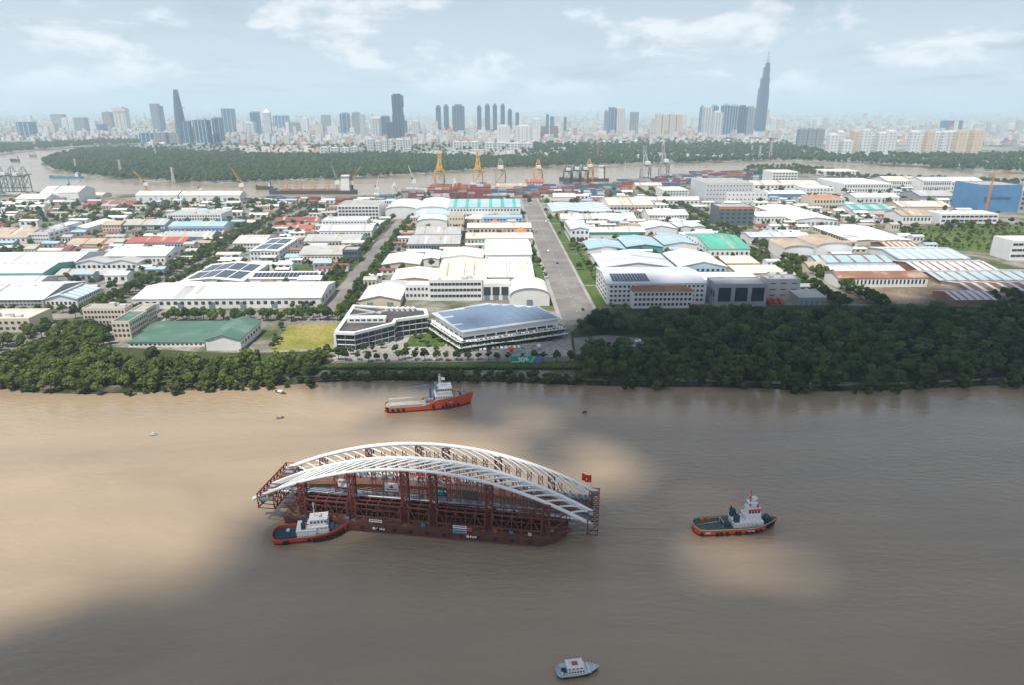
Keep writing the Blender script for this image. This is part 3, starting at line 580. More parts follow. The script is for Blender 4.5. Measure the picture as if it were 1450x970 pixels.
bld('white two storey office with window bands, right block', 1330,1412,316,303,298,'flat',WHITE,W_WHITE,win=(2,12,0.8,0.45),units=3,cat='building',name='office_block')
bld('green and white roofed hall, right block', 1205,1262,303,296,289,'gx',BLUE,W_WHITE,0.2,stripes=(TEAL,3,0.5))
bld('tan roofed low hall, right block far row', 1275,1345,299,292,284,'gx',CREAM,W_CREAM,0.2)
bld('white stepped office with blue windows near the river trees', 1092,1128,260,243,240,'flat',WHITE,W_WHITE,win=(4,8,0.7,0.5),cat='building',name='office_block')
bld('long cream roofed hall near the river trees', 1066,1160,268,261,255,'gx',CREAM,W_WHITE,0.2,win=(1,16,0.5,0.4))
bld('cream long roof with blue box left, right block far row', 1086,1140,281,274,269,'gx',WHITE,MBLUE,0.2)
bld('white block with small tower, right block', 1140,1180,276,266,262,'flat',WHITE,W_WHITE,win=(2,8,0.5,0.4),cat='building',name='workshop')
# ---- sheds at the old port, left
bld('large white riverside warehouse with grey gable', 60,113,286,272,263,'gx',WHITE,W_WHITE,0.3,doors=3)
bld('white low riverside warehouse left of the large one', 24,66,290,281,274,'gx',WHITE,W_WHITE,0.3)
for i, (a, b) in enumerate([(193,221),(222,252),(255,282),(283,311),(312,340)]):
    w_ = ['first','second','third','fourth','fifth'][i]
    bld('white gabled dock shed on the quay, %s from the left' % w_, a, b, 284, 276, 270, 'gx', WHITE, W_WHITE, 0.3, doors=2, name='dock_shed', cat='shed', group='white gabled dock sheds')
bld('long maroon roofed storage shed by the old port', 118,190,293,290,284,'gx',MAROON,W_RUST,0.2)
bld('cream roofed storage shed by the old port', 118,145,280,276,272,'gx',CREAM,W_CREAM,0.2)
bld('yellow long port building with cream roof by the cranes', 703,745,270,264,259,'gx',TAN,mat('yellow_wall',(0.6,0.42,0.2),0.7),0.3)
bld('white and red roofed port office', 745,770,265,257,253,'gx',REDR,W_CREAM,0.4,win=(2,6,0.5,0.4),cat='building',name='office_block')
# ------------------------------------------------------------------ trees
def foliage(seed, rad, hgt, base, clumps, per, size, flat=0.75):
    """leaf clumps spread through a crown; each face carries the tone of its clump"""
    r = random.Random(seed); V = []; F = []; T = []
    for c in range(clumps):
        while True:
            q = Vector((r.uniform(-1,1), r.uniform(-1,1), r.uniform(-0.75,1)))
            if 0.15 < q.length < 1: break
        q = q*(0.55+0.45*r.random())
        cc = Vector((q.x*rad*0.78, q.y*rad*0.78, base+(hgt-base)*(0.5+0.46*q.z)))
        cr = rad*r.uniform(0.30, 0.46); tone = min(max(0.25+0.35*r.random()+0.15*q.z, 0), 1)
        for k in range(per):
            d = Vector((r.gauss(0,1), r.gauss(0,1), r.gauss(0.25,0.9))).normalized()
            p = cc+Vector((d.x, d.y, d.z*flat))*cr*(0.7+0.3*r.random())
            n = (d*0.9+Vector((r.uniform(-1,1), r.uniform(-1,1), r.uniform(-0.2,1)))*0.6).normalized()
            x = n.orthogonal().normalized(); y = n.cross(x); a = r.uniform(0, 6.28); s = size*r.uniform(0.6, 1.25)
            x, y = (x*math.cos(a)+y*math.sin(a))*s, (y*math.cos(a)-x*math.sin(a))*s*0.7
            i = len(V); V += [p-x-y*0.3, p+y, p+x+y*0.2, p-y]; F.append((i, i+1, i+2, i+3)); T.append(min(max(tone+r.uniform(-0.18, 0.18), 0), 1))
    return V, F, T
def foliage_mesh(name, m, *a, **k):
    V, F, T = foliage(*a, **k); me = bpy.data.meshes.new(name); me.from_pydata([tuple(v) for v in V], [], F); me.materials.append(m)
    at = me.attributes.new('tone', 'FLOAT', 'FACE'); at.data.foreach_set('value', T); return me
def trunk_mesh(seed, hgt, r0, limbs=5):
    r = random.Random(seed); mb = MB(); top = Vector((r.uniform(-.5,.5), r.uniform(-.5,.5), hgt*0.62))
    mb.tube([(0,0,-0.6), (0.1,0,hgt*0.3), top], [r0, r0*0.75, r0*0.5], 6)
    for i in range(limbs):
        a = 6.28*i/limbs+r.random(); s = Vector((0.1,0,hgt*r.uniform(0.3,0.5))); e = s+Vector((math.cos(a)*hgt*0.26, math.sin(a)*hgt*0.26, hgt*r.uniform(0.2,0.34)))
        mb.tube([s, (s+e)/2+Vector((0,0,-0.2)), e], [r0*0.45, r0*0.3, r0*0.12], 5)
    return mb.mesh('trunk', BARK, True)
L_MANG = leaf_mat('mangrove_leaves', (0.034,0.060,0.011), (0.200,0.250,0.052))
L_WOOD = leaf_mat('woodland_leaves', (0.024,0.054,0.016), (0.135,0.205,0.062))
L_STREET = leaf_mat('street_tree_leaves', (0.028,0.060,0.011), (0.150,0.210,0.044))
L_BUSH = leaf_mat('bush_leaves', (0.035,0.060,0.014), (0.150,0.190,0.050))
L_FAR = leaf_mat('far_leaves', (0.030,0.070,0.020), (0.100,0.165,0.050), 0.2)
def tree_kind(m, seeds, rad, hgt, base, clumps, per, size):
    return [(foliage_mesh('crown', m, s, rad*(0.9+0.06*i), hgt, base, clumps, per, size), trunk_mesh(s, hgt, 0.24)) for i, s in enumerate(seeds)]
K_MANG = tree_kind(L_MANG, [11,12,13,14,15], 4.6, 9.5, 2.0, 15, 75, 0.62)
K_WOOD = tree_kind(L_WOOD, [21,22,23,24,25], 5.2, 11.5, 2.6, 16, 80, 0.66)
K_STREET = tree_kind(L_STREET, [31,32,33,34], 3.6, 8.0, 2.2, 12, 60, 0.55)
K_BUSH = tree_kind(L_BUSH, [41,42,43], 2.8, 4.2, 0.2, 10, 55, 0.5)
K_FAR = [(foliage_mesh('crown', L_FAR, s, 7, 13, 1.0, 9, 26, 1.7), None) for s in (51,52,53)]
trng = random.Random(77)
def plant(name, kind, p, s, label, group, z=GZ):
    c, t = trng.choice(kind); o = thing(name, label, 'bush' if 'bush' in name else 'tree', (p[0], p[1], z), trng.uniform(0, 6.28), group)
    q = s*trng.uniform(0.85, 1.15); o.scale = (q, q, s*trng.uniform(0.85, 1.2))
    link('crown', c, o); link('trunk', t, o); return o
def mass(name, label, pts, kind, cat='trees'):
    """many trees nobody would count: instances on points, (x, y, z, scale)"""
    col = bpy.data.collections.new(name+'_source')
    for c, t in kind:
        o = bpy.data.objects.new('leaf_clump', c); col.objects.link(o)
    me = bpy.data.meshes.new(name); me.from_pydata([(p[0],p[1],p[2]) for p in pts], [], [])
    a = me.attributes.new('size', 'FLOAT', 'POINT'); a.data.foreach_set('value', [p[3] for p in pts])
    a = me.attributes.new('turn', 'FLOAT', 'POINT'); a.data.foreach_set('value', [trng.uniform(0, 6.28) for p in pts])
    a = me.attributes.new('pick', 'INT', 'POINT'); a.data.foreach_set('value', [trng.randrange(len(kind)) for p in pts])
    o = link(name, me); tag(o, label, cat, kind='stuff')
    g = bpy.data.node_groups.new(name, 'GeometryNodeTree'); N = g.nodes.new; L = g.links.new
    g.interface.new_socket('Geometry', in_out='INPUT', socket_type='NodeSocketGeometry'); g.interface.new_socket('Geometry', in_out='OUTPUT', socket_type='NodeSocketGeometry')
    gi = N('NodeGroupInput'); go = N('NodeGroupOutput'); ip = N('GeometryNodeInstanceOnPoints'); ci = N('GeometryNodeCollectionInfo')
    ci.inputs['Collection'].default_value = col; ci.inputs['Separate Children'].default_value = True; ci.inputs['Reset Children'].default_value = True
    def att(n, t):
        q = N('GeometryNodeInputNamedAttribute'); q.data_type = t; q.inputs['Name'].default_value = n; return q.outputs['Attribute']
    cx = N('ShaderNodeCombineXYZ'); L(att('turn', 'FLOAT'), cx.inputs[2])
    L(gi.outputs[0], ip.inputs['Points']); L(ci.outputs[0], ip.inputs['Instance']); ip.inputs['Pick Instance'].default_value = True
    L(att('pick', 'INT'), ip.inputs['Instance Index']); L(cx.outputs[0], ip.inputs['Rotation']); L(att('size', 'FLOAT'), ip.inputs['Scale'])
    L(ip.outputs[0], go.inputs[0])
    md = o.modifiers.new('trees', 'NODES'); md.node_group = g; return o
def blocked(x, y, pad=2.0):
    return any(a-pad < x < b+pad and c-pad < y < d+pad for a, b, c, d in FOOT)
def scatter(poly, step, pad=2.0, avoid=(), keep=1.0, jit=0.45):
    """a jittered grid of ground points inside a patch of the photograph"""
    P = px(poly); xs = [p[0] for p in P]; ys = [p[1] for p in P]; out = []; y = min(ys)
    av = [px(a) for a in avoid]
    while y < max(ys):
        x = min(xs)
        while x < max(xs):
            a = x+trng.uniform(-jit, jit)*step; b = y+trng.uniform(-jit, jit)*step
            if inpoly(a, b, P) and trng.random() < keep and not blocked(a, b, pad) and not any(inpoly(a, b, q) for q in av): out.append((a, b))
            x += step
        y += step
    return out
def rows(x0, y0, x1, y1, step, jit=0.8):
    n = max(int(math.hypot(x1-x0, y1-y0)/step), 1); return [(x0+(x1-x0)*i/n+trng.uniform(-jit,jit), y0+(y1-y0)*i/n+trng.uniform(-jit,jit)) for i in range(n+1)]
# dark wood on the right
CLEARING = [(815,503),(812,478),(860,474),(935,480),(935,498),(880,500)]
WOODS = [(828,546),(822,505),(812,480),(826,468),(850,457),(1000,453),(1185,453),(1200,448),(1395,450),(1420,440),(1460,440),(1640,448),(1640,534),(1640,541),(1450,543),(1330,548),(1250,552),(1150,553),(1000,547),(900,547)]
pts = scatter(WOODS, 7.4, 2.5, [CLEARING]); pts.sort(key=lambda p: p[1]+abs(p[0]-150)*0.05)
def spot(p, marks):
    x, y = proj((p[0], p[1], GZ)); return next(t for lim, t in marks if x < lim), y
WM = [(900,'beside the parking clearing'),(1000,'below the white solar factory'),(1100,'below the grey modern factory'),(1200,'below the tree-lined road'),(1320,'below the dirt yard'),(9999,'at the right edge of the photo')]
for p in pts[:300]:
    w, y = spot(p, WM); d = 'leaning over the water' if y > 531 else ('second line from the water' if y > 517 else 'deeper in')
    plant('woodland_tree', K_WOOD, p, trng.uniform(0.5, 1.12), 'dark wood tree %s, %s' % (w, d), 'shaded wood %s, %s' % (w, d))
mass('woodland_trees', 'dark green crowns of the shaded wood behind its riverside trees', [(p[0], p[1], GZ, trng.uniform(0.5, 1.2)) for p in pts[300:]], K_WOOD)
# sunlit grove on the left
GROVE = [(-190,559),(-190,510),(0,508),(42,498),(60,480),(92,466),(120,480),(150,503),(185,515),(300,520),(372,519),(440,508),(466,506),(450,538),(400,544),(340,547),(250,552),(130,557),(60,555),(0,549)]
pts = scatter(GROVE, 6.0, 1.5, [[(-60,530),(-60,505),(60,472),(80,476),(40,506)]]); pts.sort(key=lambda p: p[1])
GM = [(60,'at the left edge'),(130,'by the bending side road'),(210,'below the cream dormitory'),(300,'below the low green halls'),(380,'below the sports hall'),(9999,'below the dry field')]
for p in pts[:300]:
    w, y = spot(p, GM); d = 'leaning over the water' if y > 533 else ('in the middle of the grove' if y > 515 else 'at the land side')
    plant('mangrove_tree', K_MANG, p, trng.uniform(0.6, 1.05), 'sunlit grove tree %s, %s' % (w, d), 'sunlit grove %s, %s' % (w, d))
if pts[300:]: mass('grove_trees', 'green crowns of the sunlit grove behind its riverside trees', [(p[0], p[1], GZ, trng.uniform(0.6, 1.0)) for p in pts[300:]], K_MANG)
# bushes along the water in front of the campus
pts = scatter([(452,541),(470,530),(600,529),(720,531),(832,534),(835,543),(700,540),(560,538)], 3.3, 0, keep=0.75)
for p in pts[:290]: plant('mangrove_bush', K_BUSH, p, trng.uniform(0.6, 1.2), 'low green bush growing in the mud at the water in front of the campus', 'bushes along the campus shore', 0.15)
bush = [(p[0], p[1], 0.1, trng.uniform(0.5, 1.5)) for p in scatter([(838,552),(838,540),(1000,541),(1150,546),(1250,546),(1330,542),(1450,537),(1640,534),(1640,546),(1450,547),(1330,552),(1250,556),(1150,556),(1000,550)], 4.0, 0, keep=0.38)]
bush += [(p[0], p[1], 0.1, trng.uniform(0.5, 1.5)) for p in scatter([(-190,565),(-190,554),(0,543),(130,551),(250,548),(340,543),(450,538),(450,546),(340,551),(250,556),(130,561),(0,553)], 4.0, 0, keep=0.38)]
mass('shore_bushes', 'low tangled green bushes along the water under the riverside trees', bush, K_BUSH, 'bushes')
# street trees: rows and small groups (near ones each a thing)
ST = []
def street(pts, lo, hi): ST.extend((p[0], p[1], trng.uniform(lo, hi)) for p in pts if not blocked(p[0], p[1], 1.0))
for x in (LRX-13, LRX-19, LRX+10, LRX+16): street(rows(x, 480, x, 700, 9), 0.6, 1.1)
for x in (LRX-12, LRX+10): street(rows(x, 700, x, 1120, 11), 0.7, 1.2)
street(rows(36, 500, 36, 930, 9), 0.5, 1.1); street(rows(88, 480, 88, 940, 13), 0.35, 0.7); street(rows(96, 480, 96, 900, 17), 0.4, 0.8)
for x in (RRX-13, RRX-20, RRX+10, RRX+17): street(rows(x, 480, x, 760, 8), 0.8, 1.35)
for x in (RRX-12, RRX+10): street(rows(x, 760, x, 1250, 10), 0.9, 1.4)
for x in (WRX-12, WRX-18, WRX+11, WRX+17): street(rows(x, 470, x, 860, 9), 0.7, 1.25)
a = G(236,455); b = G(480,452); street(rows(a.x, a.y, b.x, a.y, 6.5), 1.0, 1.3); street(rows(a.x, a.y+6, b.x, a.y+6, 9), 0.8, 1.1)
a = G(0,445); b = G(175,440); street(rows(a.x, a.y, b.x, a.y+6, 8), 0.7, 1.1)
street(scatter([(105,490),(92,470),(120,463),(158,476),(165,490)], 6), 0.9, 1.3)
street(scatter([(-60,505),(-60,470),(30,474),(62,462),(78,470),(30,498)], 8, keep=0.7), 0.9, 1.3)
street(scatter([(1285,352),(1268,322),(1450,318),(1450,326),(1300,330),(1330,352)], 12, keep=0.6), 0.8, 1.3)
street(scatter([(0,370),(0,356),(34,356),(30,372)], 9), 0.9, 1.2)
street(scatter([(1105,300),(1210,322),(1270,322),(1240,312),(1150,300)], 14, keep=0.7), 0.9, 1.4)
street(scatter([(255,356),(330,330),(340,340),(300,372),(255,380)], 11, keep=0.6), 0.9, 1.4)
street(scatter([(380,500),(396,462),(402,462),(400,498)], 6), 0.4, 0.7); 
ST = [s for s in ST if not (AVX0-1 < s[0] < AVX1+1)]
ST.sort(key=lambda s: s[1])
def where(x, y):
    for v, t in ((RRX, 'the tree-lined right road'), (LRX, 'the left road'), (WRX, 'the west road'), (62, 'the avenue')):
        if abs(x-v) < 30: return t
    return 'the factory yards'
for x, y, s in ST[:280]:
    w = where(x, y)+(', near end' if y < 560 else (', middle stretch' if y < 720 else ', far end')); plant('street_tree', K_STREET, (x, y), s, 'round green street tree beside '+w, 'street trees by '+w)
far_st = [(x, y, GZ, s) for x, y, s in ST[280:]]
far_st += [(p[0], p[1], GZ, trng.uniform(0.8, 1.5)) for p in scatter([(-80,335),(-80,284),(60,290),(200,287),(400,287),(470,300),(380,302),(330,330),(230,322),(130,316),(60,318)], 15, keep=0.62)]
far_st += [(p[0], p[1], GZ, trng.uniform(0.8, 1.5)) for p in scatter([(1050,300),(1060,262),(1160,262),(1450,272),(1450,318),(1290,320),(1180,300)], 22, keep=0.4)]
far_st += [(p[0], p[1], GZ, trng.uniform(0.9, 1.5)) for p in scatter([(560,292),(560,278),(700,274),(880,272),(960,282),(960,296),(800,300),(760,292)], 20, keep=0.3)]
far_st += [(p[0], p[1], GZ, trng.uniform(1.0, 1.6)) for p in scatter([(1045,250),(1060,238),(1120,235),(1185,244),(1240,251),(1450,259),(1450,264),(1240,257),(1140,247)], 13, keep=0.85)]
far_st += [(p[0], p[1], GZ, trng.uniform(0.7, 1.2)) for p in scatter([(0,434),(0,300),(1180,300),(1180,400),(800,400),(480,430)], 15, 1.5, keep=0.5) if not AVX0-2 < p[0] < AVX1+2 and abs(p[0]-LRX) > 9]
far_st += [(p[0], p[1], GZ, trng.uniform(0.3, 0.8)) for p in scatter([(1272,322),(1450,318),(1620,318),(1700,352),(1450,362),(1332,352),(1290,340)], 8, 1.5, keep=0.55)]
far_st += [(p[0], p[1], GZ, trng.uniform(0.7, 1.3)) for p in scatter([(1390,430),(1400,414),(1450,402),(1560,410),(1560,432)], 8, 1.5, keep=0.7)]
for x0, st_ in ((LRX-24, 6), (LRX+12, 7), (RRX-15, 6), (RRX+13, 6), (WRX-15, 6), (WRX+14, 6)): far_st += [(q[0]+trng.uniform(-5,5), q[1], GZ, trng.uniform(0.5, 1.1)) for q in rows(x0, 480, x0, 1100, st_) if not blocked(q[0], q[1], 1.5)]
mass('far_street_trees', 'small green trees dotted through the farther streets and yards', far_st, K_STREET)

# ------------------------------------------------------------------ glass campus by the river
def ring(pts, k):                                            # polygon pushed outwards by k metres
    n = len(pts); out = []; A = sum(pts[i][0]*pts[(i+1)%n][1]-pts[(i+1)%n][0]*pts[i][1] for i in range(n)); s = 1 if A > 0 else -1
    for i in range(n):
        p = Vector(pts[i]); d0 = (p-Vector(pts[i-1])).normalized(); d1 = (Vector(pts[(i+1)%n])-p).normalized()
        n0 = Vector((d0.y, -d0.x))*s; n1 = Vector((d1.y, -d1.x))*s; m = (n0+n1).normalized(); out.append(tuple(p+m*(k/max(m.dot(n0), 0.4))))
    return out
def local(pts, o): return [(p[0]-o.x, p[1]-o.y) for p in pts]
HEDGE = leaf_mat('hedge_leaves', (0.02,0.045,0.012), (0.055,0.095,0.025))
def hedge_wall(name, poly, z0, z1, parent, size=0.5, dens=2.2):
    V = []; F = []; T = []; n = len(poly); r = random.Random(name)
    for i in range(n):
        a = Vector(poly[i]); b = Vector(poly[(i+1)%n]); l = (b-a).length; d = (b-a)/max(l, 1e-4)
        for k in range(int(l*(z1-z0)*dens)):
            p2 = a+d*r.uniform(0, l); p = Vector((p2.x+r.uniform(-.4,.4), p2.y+r.uniform(-.4,.4), r.uniform(z0, z1)))
            nn = Vector((d.y, -d.x, 0.4))+Vector((r.uniform(-.7,.7), r.uniform(-.7,.7), r.uniform(-.3,.7))); nn.normalize()
            x = nn.orthogonal().normalized(); y = nn.cross(x); s = size*r.uniform(0.6,1.3); j = len(V)
            V += [p-x*s, p+y*s, p+x*s, p-y*s]; F.append((j,j+1,j+2,j+3)); T.append(r.uniform(0.2,0.8))
    me = bpy.data.meshes.new(name); me.from_pydata([tuple(v) for v in V], [], F); me.materials.append(HEDGE)
    at = me.attributes.new('tone', 'FLOAT', 'FACE'); at.data.foreach_set('value', T); return link(name, me, parent)
CGLASS = mat('campus_glass', (0.025,0.045,0.06), 0.08, spec=0.7, var=0.2, scale=0.2)
FASCIA = mat('white_fascia', (0.78,0.78,0.77), 0.45, var=0.05, scale=0.1)
def campus():
    zR = GZ+12.6
    R8 = px([(612,443),(655,470),(793,451),(762,434),(690,429)], zR); o = Vector((sum(p[0] for p in R8)/5, sum(p[1] for p in R8)/5, 0))
    FOOT.append((min(p[0] for p in R8)-4, max(p[0] for p in R8)+4, min(p[1] for p in R8)-2, max(p[1] for p in R8)))
    t = thing('campus_hall', 'white campus hall with blue solar roof and planted terraces by the river', 'building', (o.x, o.y, GZ)); P = local(R8, o)
    MB().prism(ring(P, -3.5), 0, 9.6).build('glazed_wall', CGLASS, t)
    for i, z in enumerate((3.2, 6.4)):
        k = 4.0-i*1.2
        MB().prism(ring(P, k), z, z+0.7).build('terrace_slab', FASCIA, t); hedge_wall('hanging_hedge', ring(P, k-0.4), z-1.6 if i == 0 else z-2.3, z+0.2 if i == 0 else z-0.1, t)
        hedge_wall('terrace_hedge', ring(P, k-0.6), z+0.6, z+1.3, t)
    MB().prism(ring(P, -1.0), 9.0, 12.4).build('fascia', FASCIA, t)
    MB().prism(ring(P, 0.6), 12.4, 12.8).build('roof', mat('pale_roof_deck', (0.52,0.56,0.6), 0.5), t)
    n = len(P)
    for i in (0, 1):
        a = Vector(ring(P, -1.6)[i]); b = Vector(ring(P, -1.6)[i+1]); k = int((b-a).length/7)
        for j in range(k+1):
            c = a+(b-a)*j/k; MB().beam((c.x, c.y, 7), (c.x, c.y, 9.0), 0.9).build('column', FASCIA, t)
    a, b, c = Vector(P[1]), Vector(P[2]), Vector(P[0]); du = (b-a).normalized(); dv = Vector((-du.y, du.x)); Q = ring(P, -3.0); pm = MB().box(-3.1, 3.1, -1.6, 1.6, 0, 0.12).mesh('solar_panel', SOLARB); ang = math.atan2(du.y, du.x)
    for i in range(-4, 14):
        for j in range(-2, 26):
            q = a+du*(i*6.6+3)+dv*(j*3.5+2)
            if inpoly(q.x, q.y, Q) and trng.random() < 0.97: link('solar_panel', pm, t, (q.x, q.y, 12.95), ang)
    # the lower wing
    zL = GZ+12.6
    L8 = px([(473,470),(502,471),(559,457),(562,452),(607,446),(604,437),(560,435),(500,431)], zL); o = Vector((sum(p[0] for p in L8)/8, sum(p[1] for p in L8)/8, 0))
    FOOT.append((min(p[0] for p in L8), max(p[0] for p in L8), min(p[1] for p in L8), max(p[1] for p in L8)))
    t = thing('campus_wing', 'low glass campus wing with white roof edge and dark flat roof', 'building', (o.x, o.y, GZ)); P = local(L8, o)
    MB().prism(ring(P, -0.8), 0, 11.4).build('glazed_wall', CGLASS, t)
    for z in (0.4, 4.0, 7.7): MB().prism(ring(P, -0.45), z, z+0.45).build('floor_band', FASCIA, t)
    n = len(P); Q = ring(P, -0.5)
    for i in range(n-4):
        a = Vector(Q[i]); b = Vector(Q[i+1]); k = max(int((b-a).length/4.2), 1)
        for j in range(k): c = a+(b-a)*j/k; MB().beam((c.x, c.y, 0.4), (c.x, c.y, 11), 0.28).build('mullion', W_GREY, t)
    inner = ring(P, -2.2)
    for i in range(n):
        a0, a1, b1, b0 = P[i], P[(i+1)%n], inner[(i+1)%n], inner[i]
        MB().prism([a0, a1, b1, b0], 11.2, 12.9).build('roof_edge', FASCIA, t)
    MB().prism(inner, 11.0, 12.0).build('roof', DARKR, t)
    a = Vector(Q[0]); MB().box(a.x-1.0, a.x+0.4, a.y-0.6, a.y+0.8, 0, 11.2).build('end_frame', FASCIA, t)
    c = G(520,453,zL)-Vector((o.x,o.y,0)); MB().box(c.x-12, c.x+12, c.y-3, c.y+3, 12, 15).build('roof_cabin', FASCIA, t); windows_on(t, 'f', c.x-11, c.x+11, c.y-3, 12.3, 15, 1, 6, 0.7, 0.35)
    for i in range(6):
        c = G(548+i*7.5,438,zL)-Vector((o.x,o.y,0)); MB().tube([(c.x,c.y,12),(c.x,c.y,14)], 1.3, 10).tube([(c.x,c.y,14),(c.x,c.y,14.9)], [1.6,0.3], 10).build('roof_fan', FASCIA, t)
    for x0, y0, x1, y1 in ((492,447,545,440),(500,436,540,443)):
        a = G(x0,y0,zL)-Vector((o.x,o.y,0)); b = G(x1,y1,zL)-Vector((o.x,o.y,0)); MB().beam((a.x,a.y,12.6), (b.x,b.y,12.6), 1.2, 0.9).build('roof_duct', VENT, t)
campus()
sheet('campus_paving', px([(470,512),(474,498),(556,484),(612,450),(660,487),(806,474),(812,505),(640,511)]), GZ+0.11, YARD)
sheet('courtyard_garden', px([(572,492),(585,468),(610,456),(640,478),(628,492)]), GZ+0.14, GRASS)
for q in [(560,500),(575,496),(590,500),(605,492),(618,499),(596,484),(604,472),(612,478),(622,484),(588,478),(634,490),(645,497),(540,494),(528,499),(515,500),(497,503)]:
    p = G(*q); plant('courtyard_tree', K_STREET, p, trng.uniform(0.45,0.75), 'small tree in the planted courtyard of the campus', 'courtyard trees of the campus')
for i_, x in enumerate([480,492,506,520,534,548,562,574,590,603,616,632,646,660,676,690,706,722,738,756,772,790,806]):
    p = G(x+trng.uniform(-3,3), 512+trng.uniform(-2,2)); plant('avenue_tree', K_STREET, p, trng.uniform(0.6,1.0), '%s leafy tree from the left in the row along the river road' % 'first second third fourth fifth sixth seventh eighth ninth tenth eleventh twelfth thirteenth fourteenth fifteenth sixteenth seventeenth eighteenth nineteenth twentieth twenty-first twenty-second last'.split()[i_], 'tree row along the river road')
def hedge(label, a, b, w=2.0, h=1.4):
    o = thing('clipped_hedge', label, 'hedge', (0,0,GZ)); d = [p for p in line_xy(a, b, w)]; hedge_wall('hedge_leaves', d, 0, h, o, 0.45, 2.5)
    MB().prism(ring(d, -0.5), 0, h*0.8).build('hedge_core', mat('hedge_core', (0.02,0.035,0.012), 0.9), o)
hedge('long clipped hedge along the river side of the river road', G(455,524), G(826,524))
FENCE = mat('dark_fence', (0.05,0.06,0.05), 0.7)
fo = thing('river_fence', 'dark wire fence on posts between the road and the shore', 'fence', (G(450,526).x, G(640,526).y, GZ))
for i in range(58): MB().box(-0.06,0.06,-0.06,0.06,0,1.6).build('post', FENCE, fo, (i*3, 0, 0))
for z in (0.5, 1.0, 1.5): MB().box(0, 171, -0.03, 0.03, z, z+0.06).build('rail', FENCE, fo)
# orange canopy, spheres and billboard
p = G(588,466); t = thing('orange_canopy', 'orange canopy over the courtyard entrance of the glass wing', 'canopy', tuple(p))
MB().box(-8, 8, -1.5, 1.5, 5.2, 5.6).box(-8, 8, -1.6, -1.5, 4.2, 5.6).build('canopy_sheet', mat('orange_canvas', (0.72,0.17,0.05), 0.6), t)
for x in (-7.5, 0, 7.5): MB().beam((x,-1.2,0), (x,-1.2,5.2), 0.25).build('post', VENT, t)
def ball(label, q, r, m):
    p = G(*q); t = thing('sphere_sculpture', label, 'sculpture', tuple(p)); bm = bmesh.new(); bmesh.ops.create_uvsphere(bm, u_segments=20, v_segments=12, radius=r)
    me = bpy.data.meshes.new('sphere'); bm.to_mesh(me); bm.free(); me.materials.append(m); me.polygons.foreach_set('use_smooth', [True]*len(me.polygons)); link('sphere', me, t, (0,0,r+1.0))
    MB().tube([(0,0,0),(0,0,0.5)], 1.2, 12).tube([(0,0,0.5),(0,0,1.3)], 0.4, 8).build('plinth', PAVE, t)
ball('orange sphere on a plinth in the campus roundabout', (724,500), 1.5, mat('orange_gloss', (0.75,0.16,0.03), 0.35))
ball('white sphere on a plinth near the end of the campus', (763,496), 1.4, FASCIA)
p = G(745,518); t = thing('billboard', 'long green and blue billboard facing the river beside the road', 'billboard', (p.x, p.y, GZ))
MB().box(-9, 9, -0.1, 0.1, 1.6, 5.6).build('board', mat('billboard_green', (0.02,0.36,0.24), 0.5, var=0.05), t)
MB().add([(3.5,-0.16,1.65),(8.9,-0.16,1.65),(8.9,-0.16,5.55),(5.6,-0.16,5.55)], [(0,1,2,3)]).build('printed_wedge', mat('billboard_blue', (0.16,0.20,0.42), 0.5, var=0.3, scale=0.6), t)
MB().add([(1.9,-0.17,1.65),(3.3,-0.17,1.65),(5.4,-0.17,5.55),(4.2,-0.17,5.55)], [(0,1,2,3)]).build('printed_stripe', mat('billboard_mint', (0.25,0.62,0.48), 0.5, var=0.05), t)
pw = mat('print_white', (0.8,0.8,0.8), 0.6, var=0.02); q = MB()
for z0, z1, xs in ((4.0, 4.8, [(-4.6,-3.4),(-3.1,-1.6),(-1.3,0.8)]), (2.9, 3.7, [(-4.2,-2.2),(-1.9,-0.6),(-0.3,1.6)]), (2.1,2.5,[(-8,-5.5),(-5.2,-3.4),(-3,-1)])):
    for a, b in xs: q.box(a, b, -0.17, -0.13, z0, z1)
q.build('lettering', pw, t)
for x in (-8, -3, 3, 8): MB().beam((x,0.25,0), (x,0.25,5), 0.25).build('post', FENCE, t)
# cars
CARC = {'white': mat('car_white', (0.75,0.75,0.75), 0.3, spec=0.5, var=0.03), 'silver': mat('car_silver', (0.42,0.43,0.45), 0.3, 0.4, var=0.03), 'black': mat('car_black', (0.02,0.02,0.025), 0.3, spec=0.5, var=0.03), 'red': mat('car_red', (0.4,0.03,0.03), 0.3, spec=0.5, var=0.03)}
TYRE = mat('tyre_rubber', (0.02,0.02,0.02), 0.85)
car_me = {k: MB().xsec([(-2.2,0.35),(2.2,0.35),(2.2,0.75),(1.3,0.95),(0.6,1.42),(-1.3,1.45),(-2.1,0.98)], -0.88, 0.88).mesh('body', m, False) for k, m in CARC.items()}
cab_me = MB().xsec([(1.25,0.97),(0.62,1.36),(-1.28,1.39),(-1.95,1.0)], -0.9, 0.9).mesh('windows', GLASS)
wh_me = MB().tube([(-0.1,0,0),(0.12,0,0)], 0.33, 10).mesh('wheel', TYRE)
def car(p, rz, c, label, group):
    t = thing('parked_car', label, 'car', (p[0], p[1], GZ+0.12), rz, group); link('body', car_me[c], t); link('windows', cab_me, t)
    for x in (-0.82, 0.8):
        for y in (-1.35, 1.35): link('wheel', wh_me, t, (x, y, 0.33))
for i in range(13):
    p = G(668+i*6.0, 497-i*0.35); car(p, R(90)*0+R(8), trng.choice(['white','white','silver','white','black']), 'parked car in the row under the planted terraces of the campus hall', 'cars parked before the campus hall')
for i in range(16):
    q = G(828+trng.uniform(0,95), 481+trng.uniform(0,13)); car(q, R(trng.choice([10,100])), trng.choice(['white','silver','white','black']), 'car parked in the clearing of the shaded wood', 'cars parked in the wood clearing')
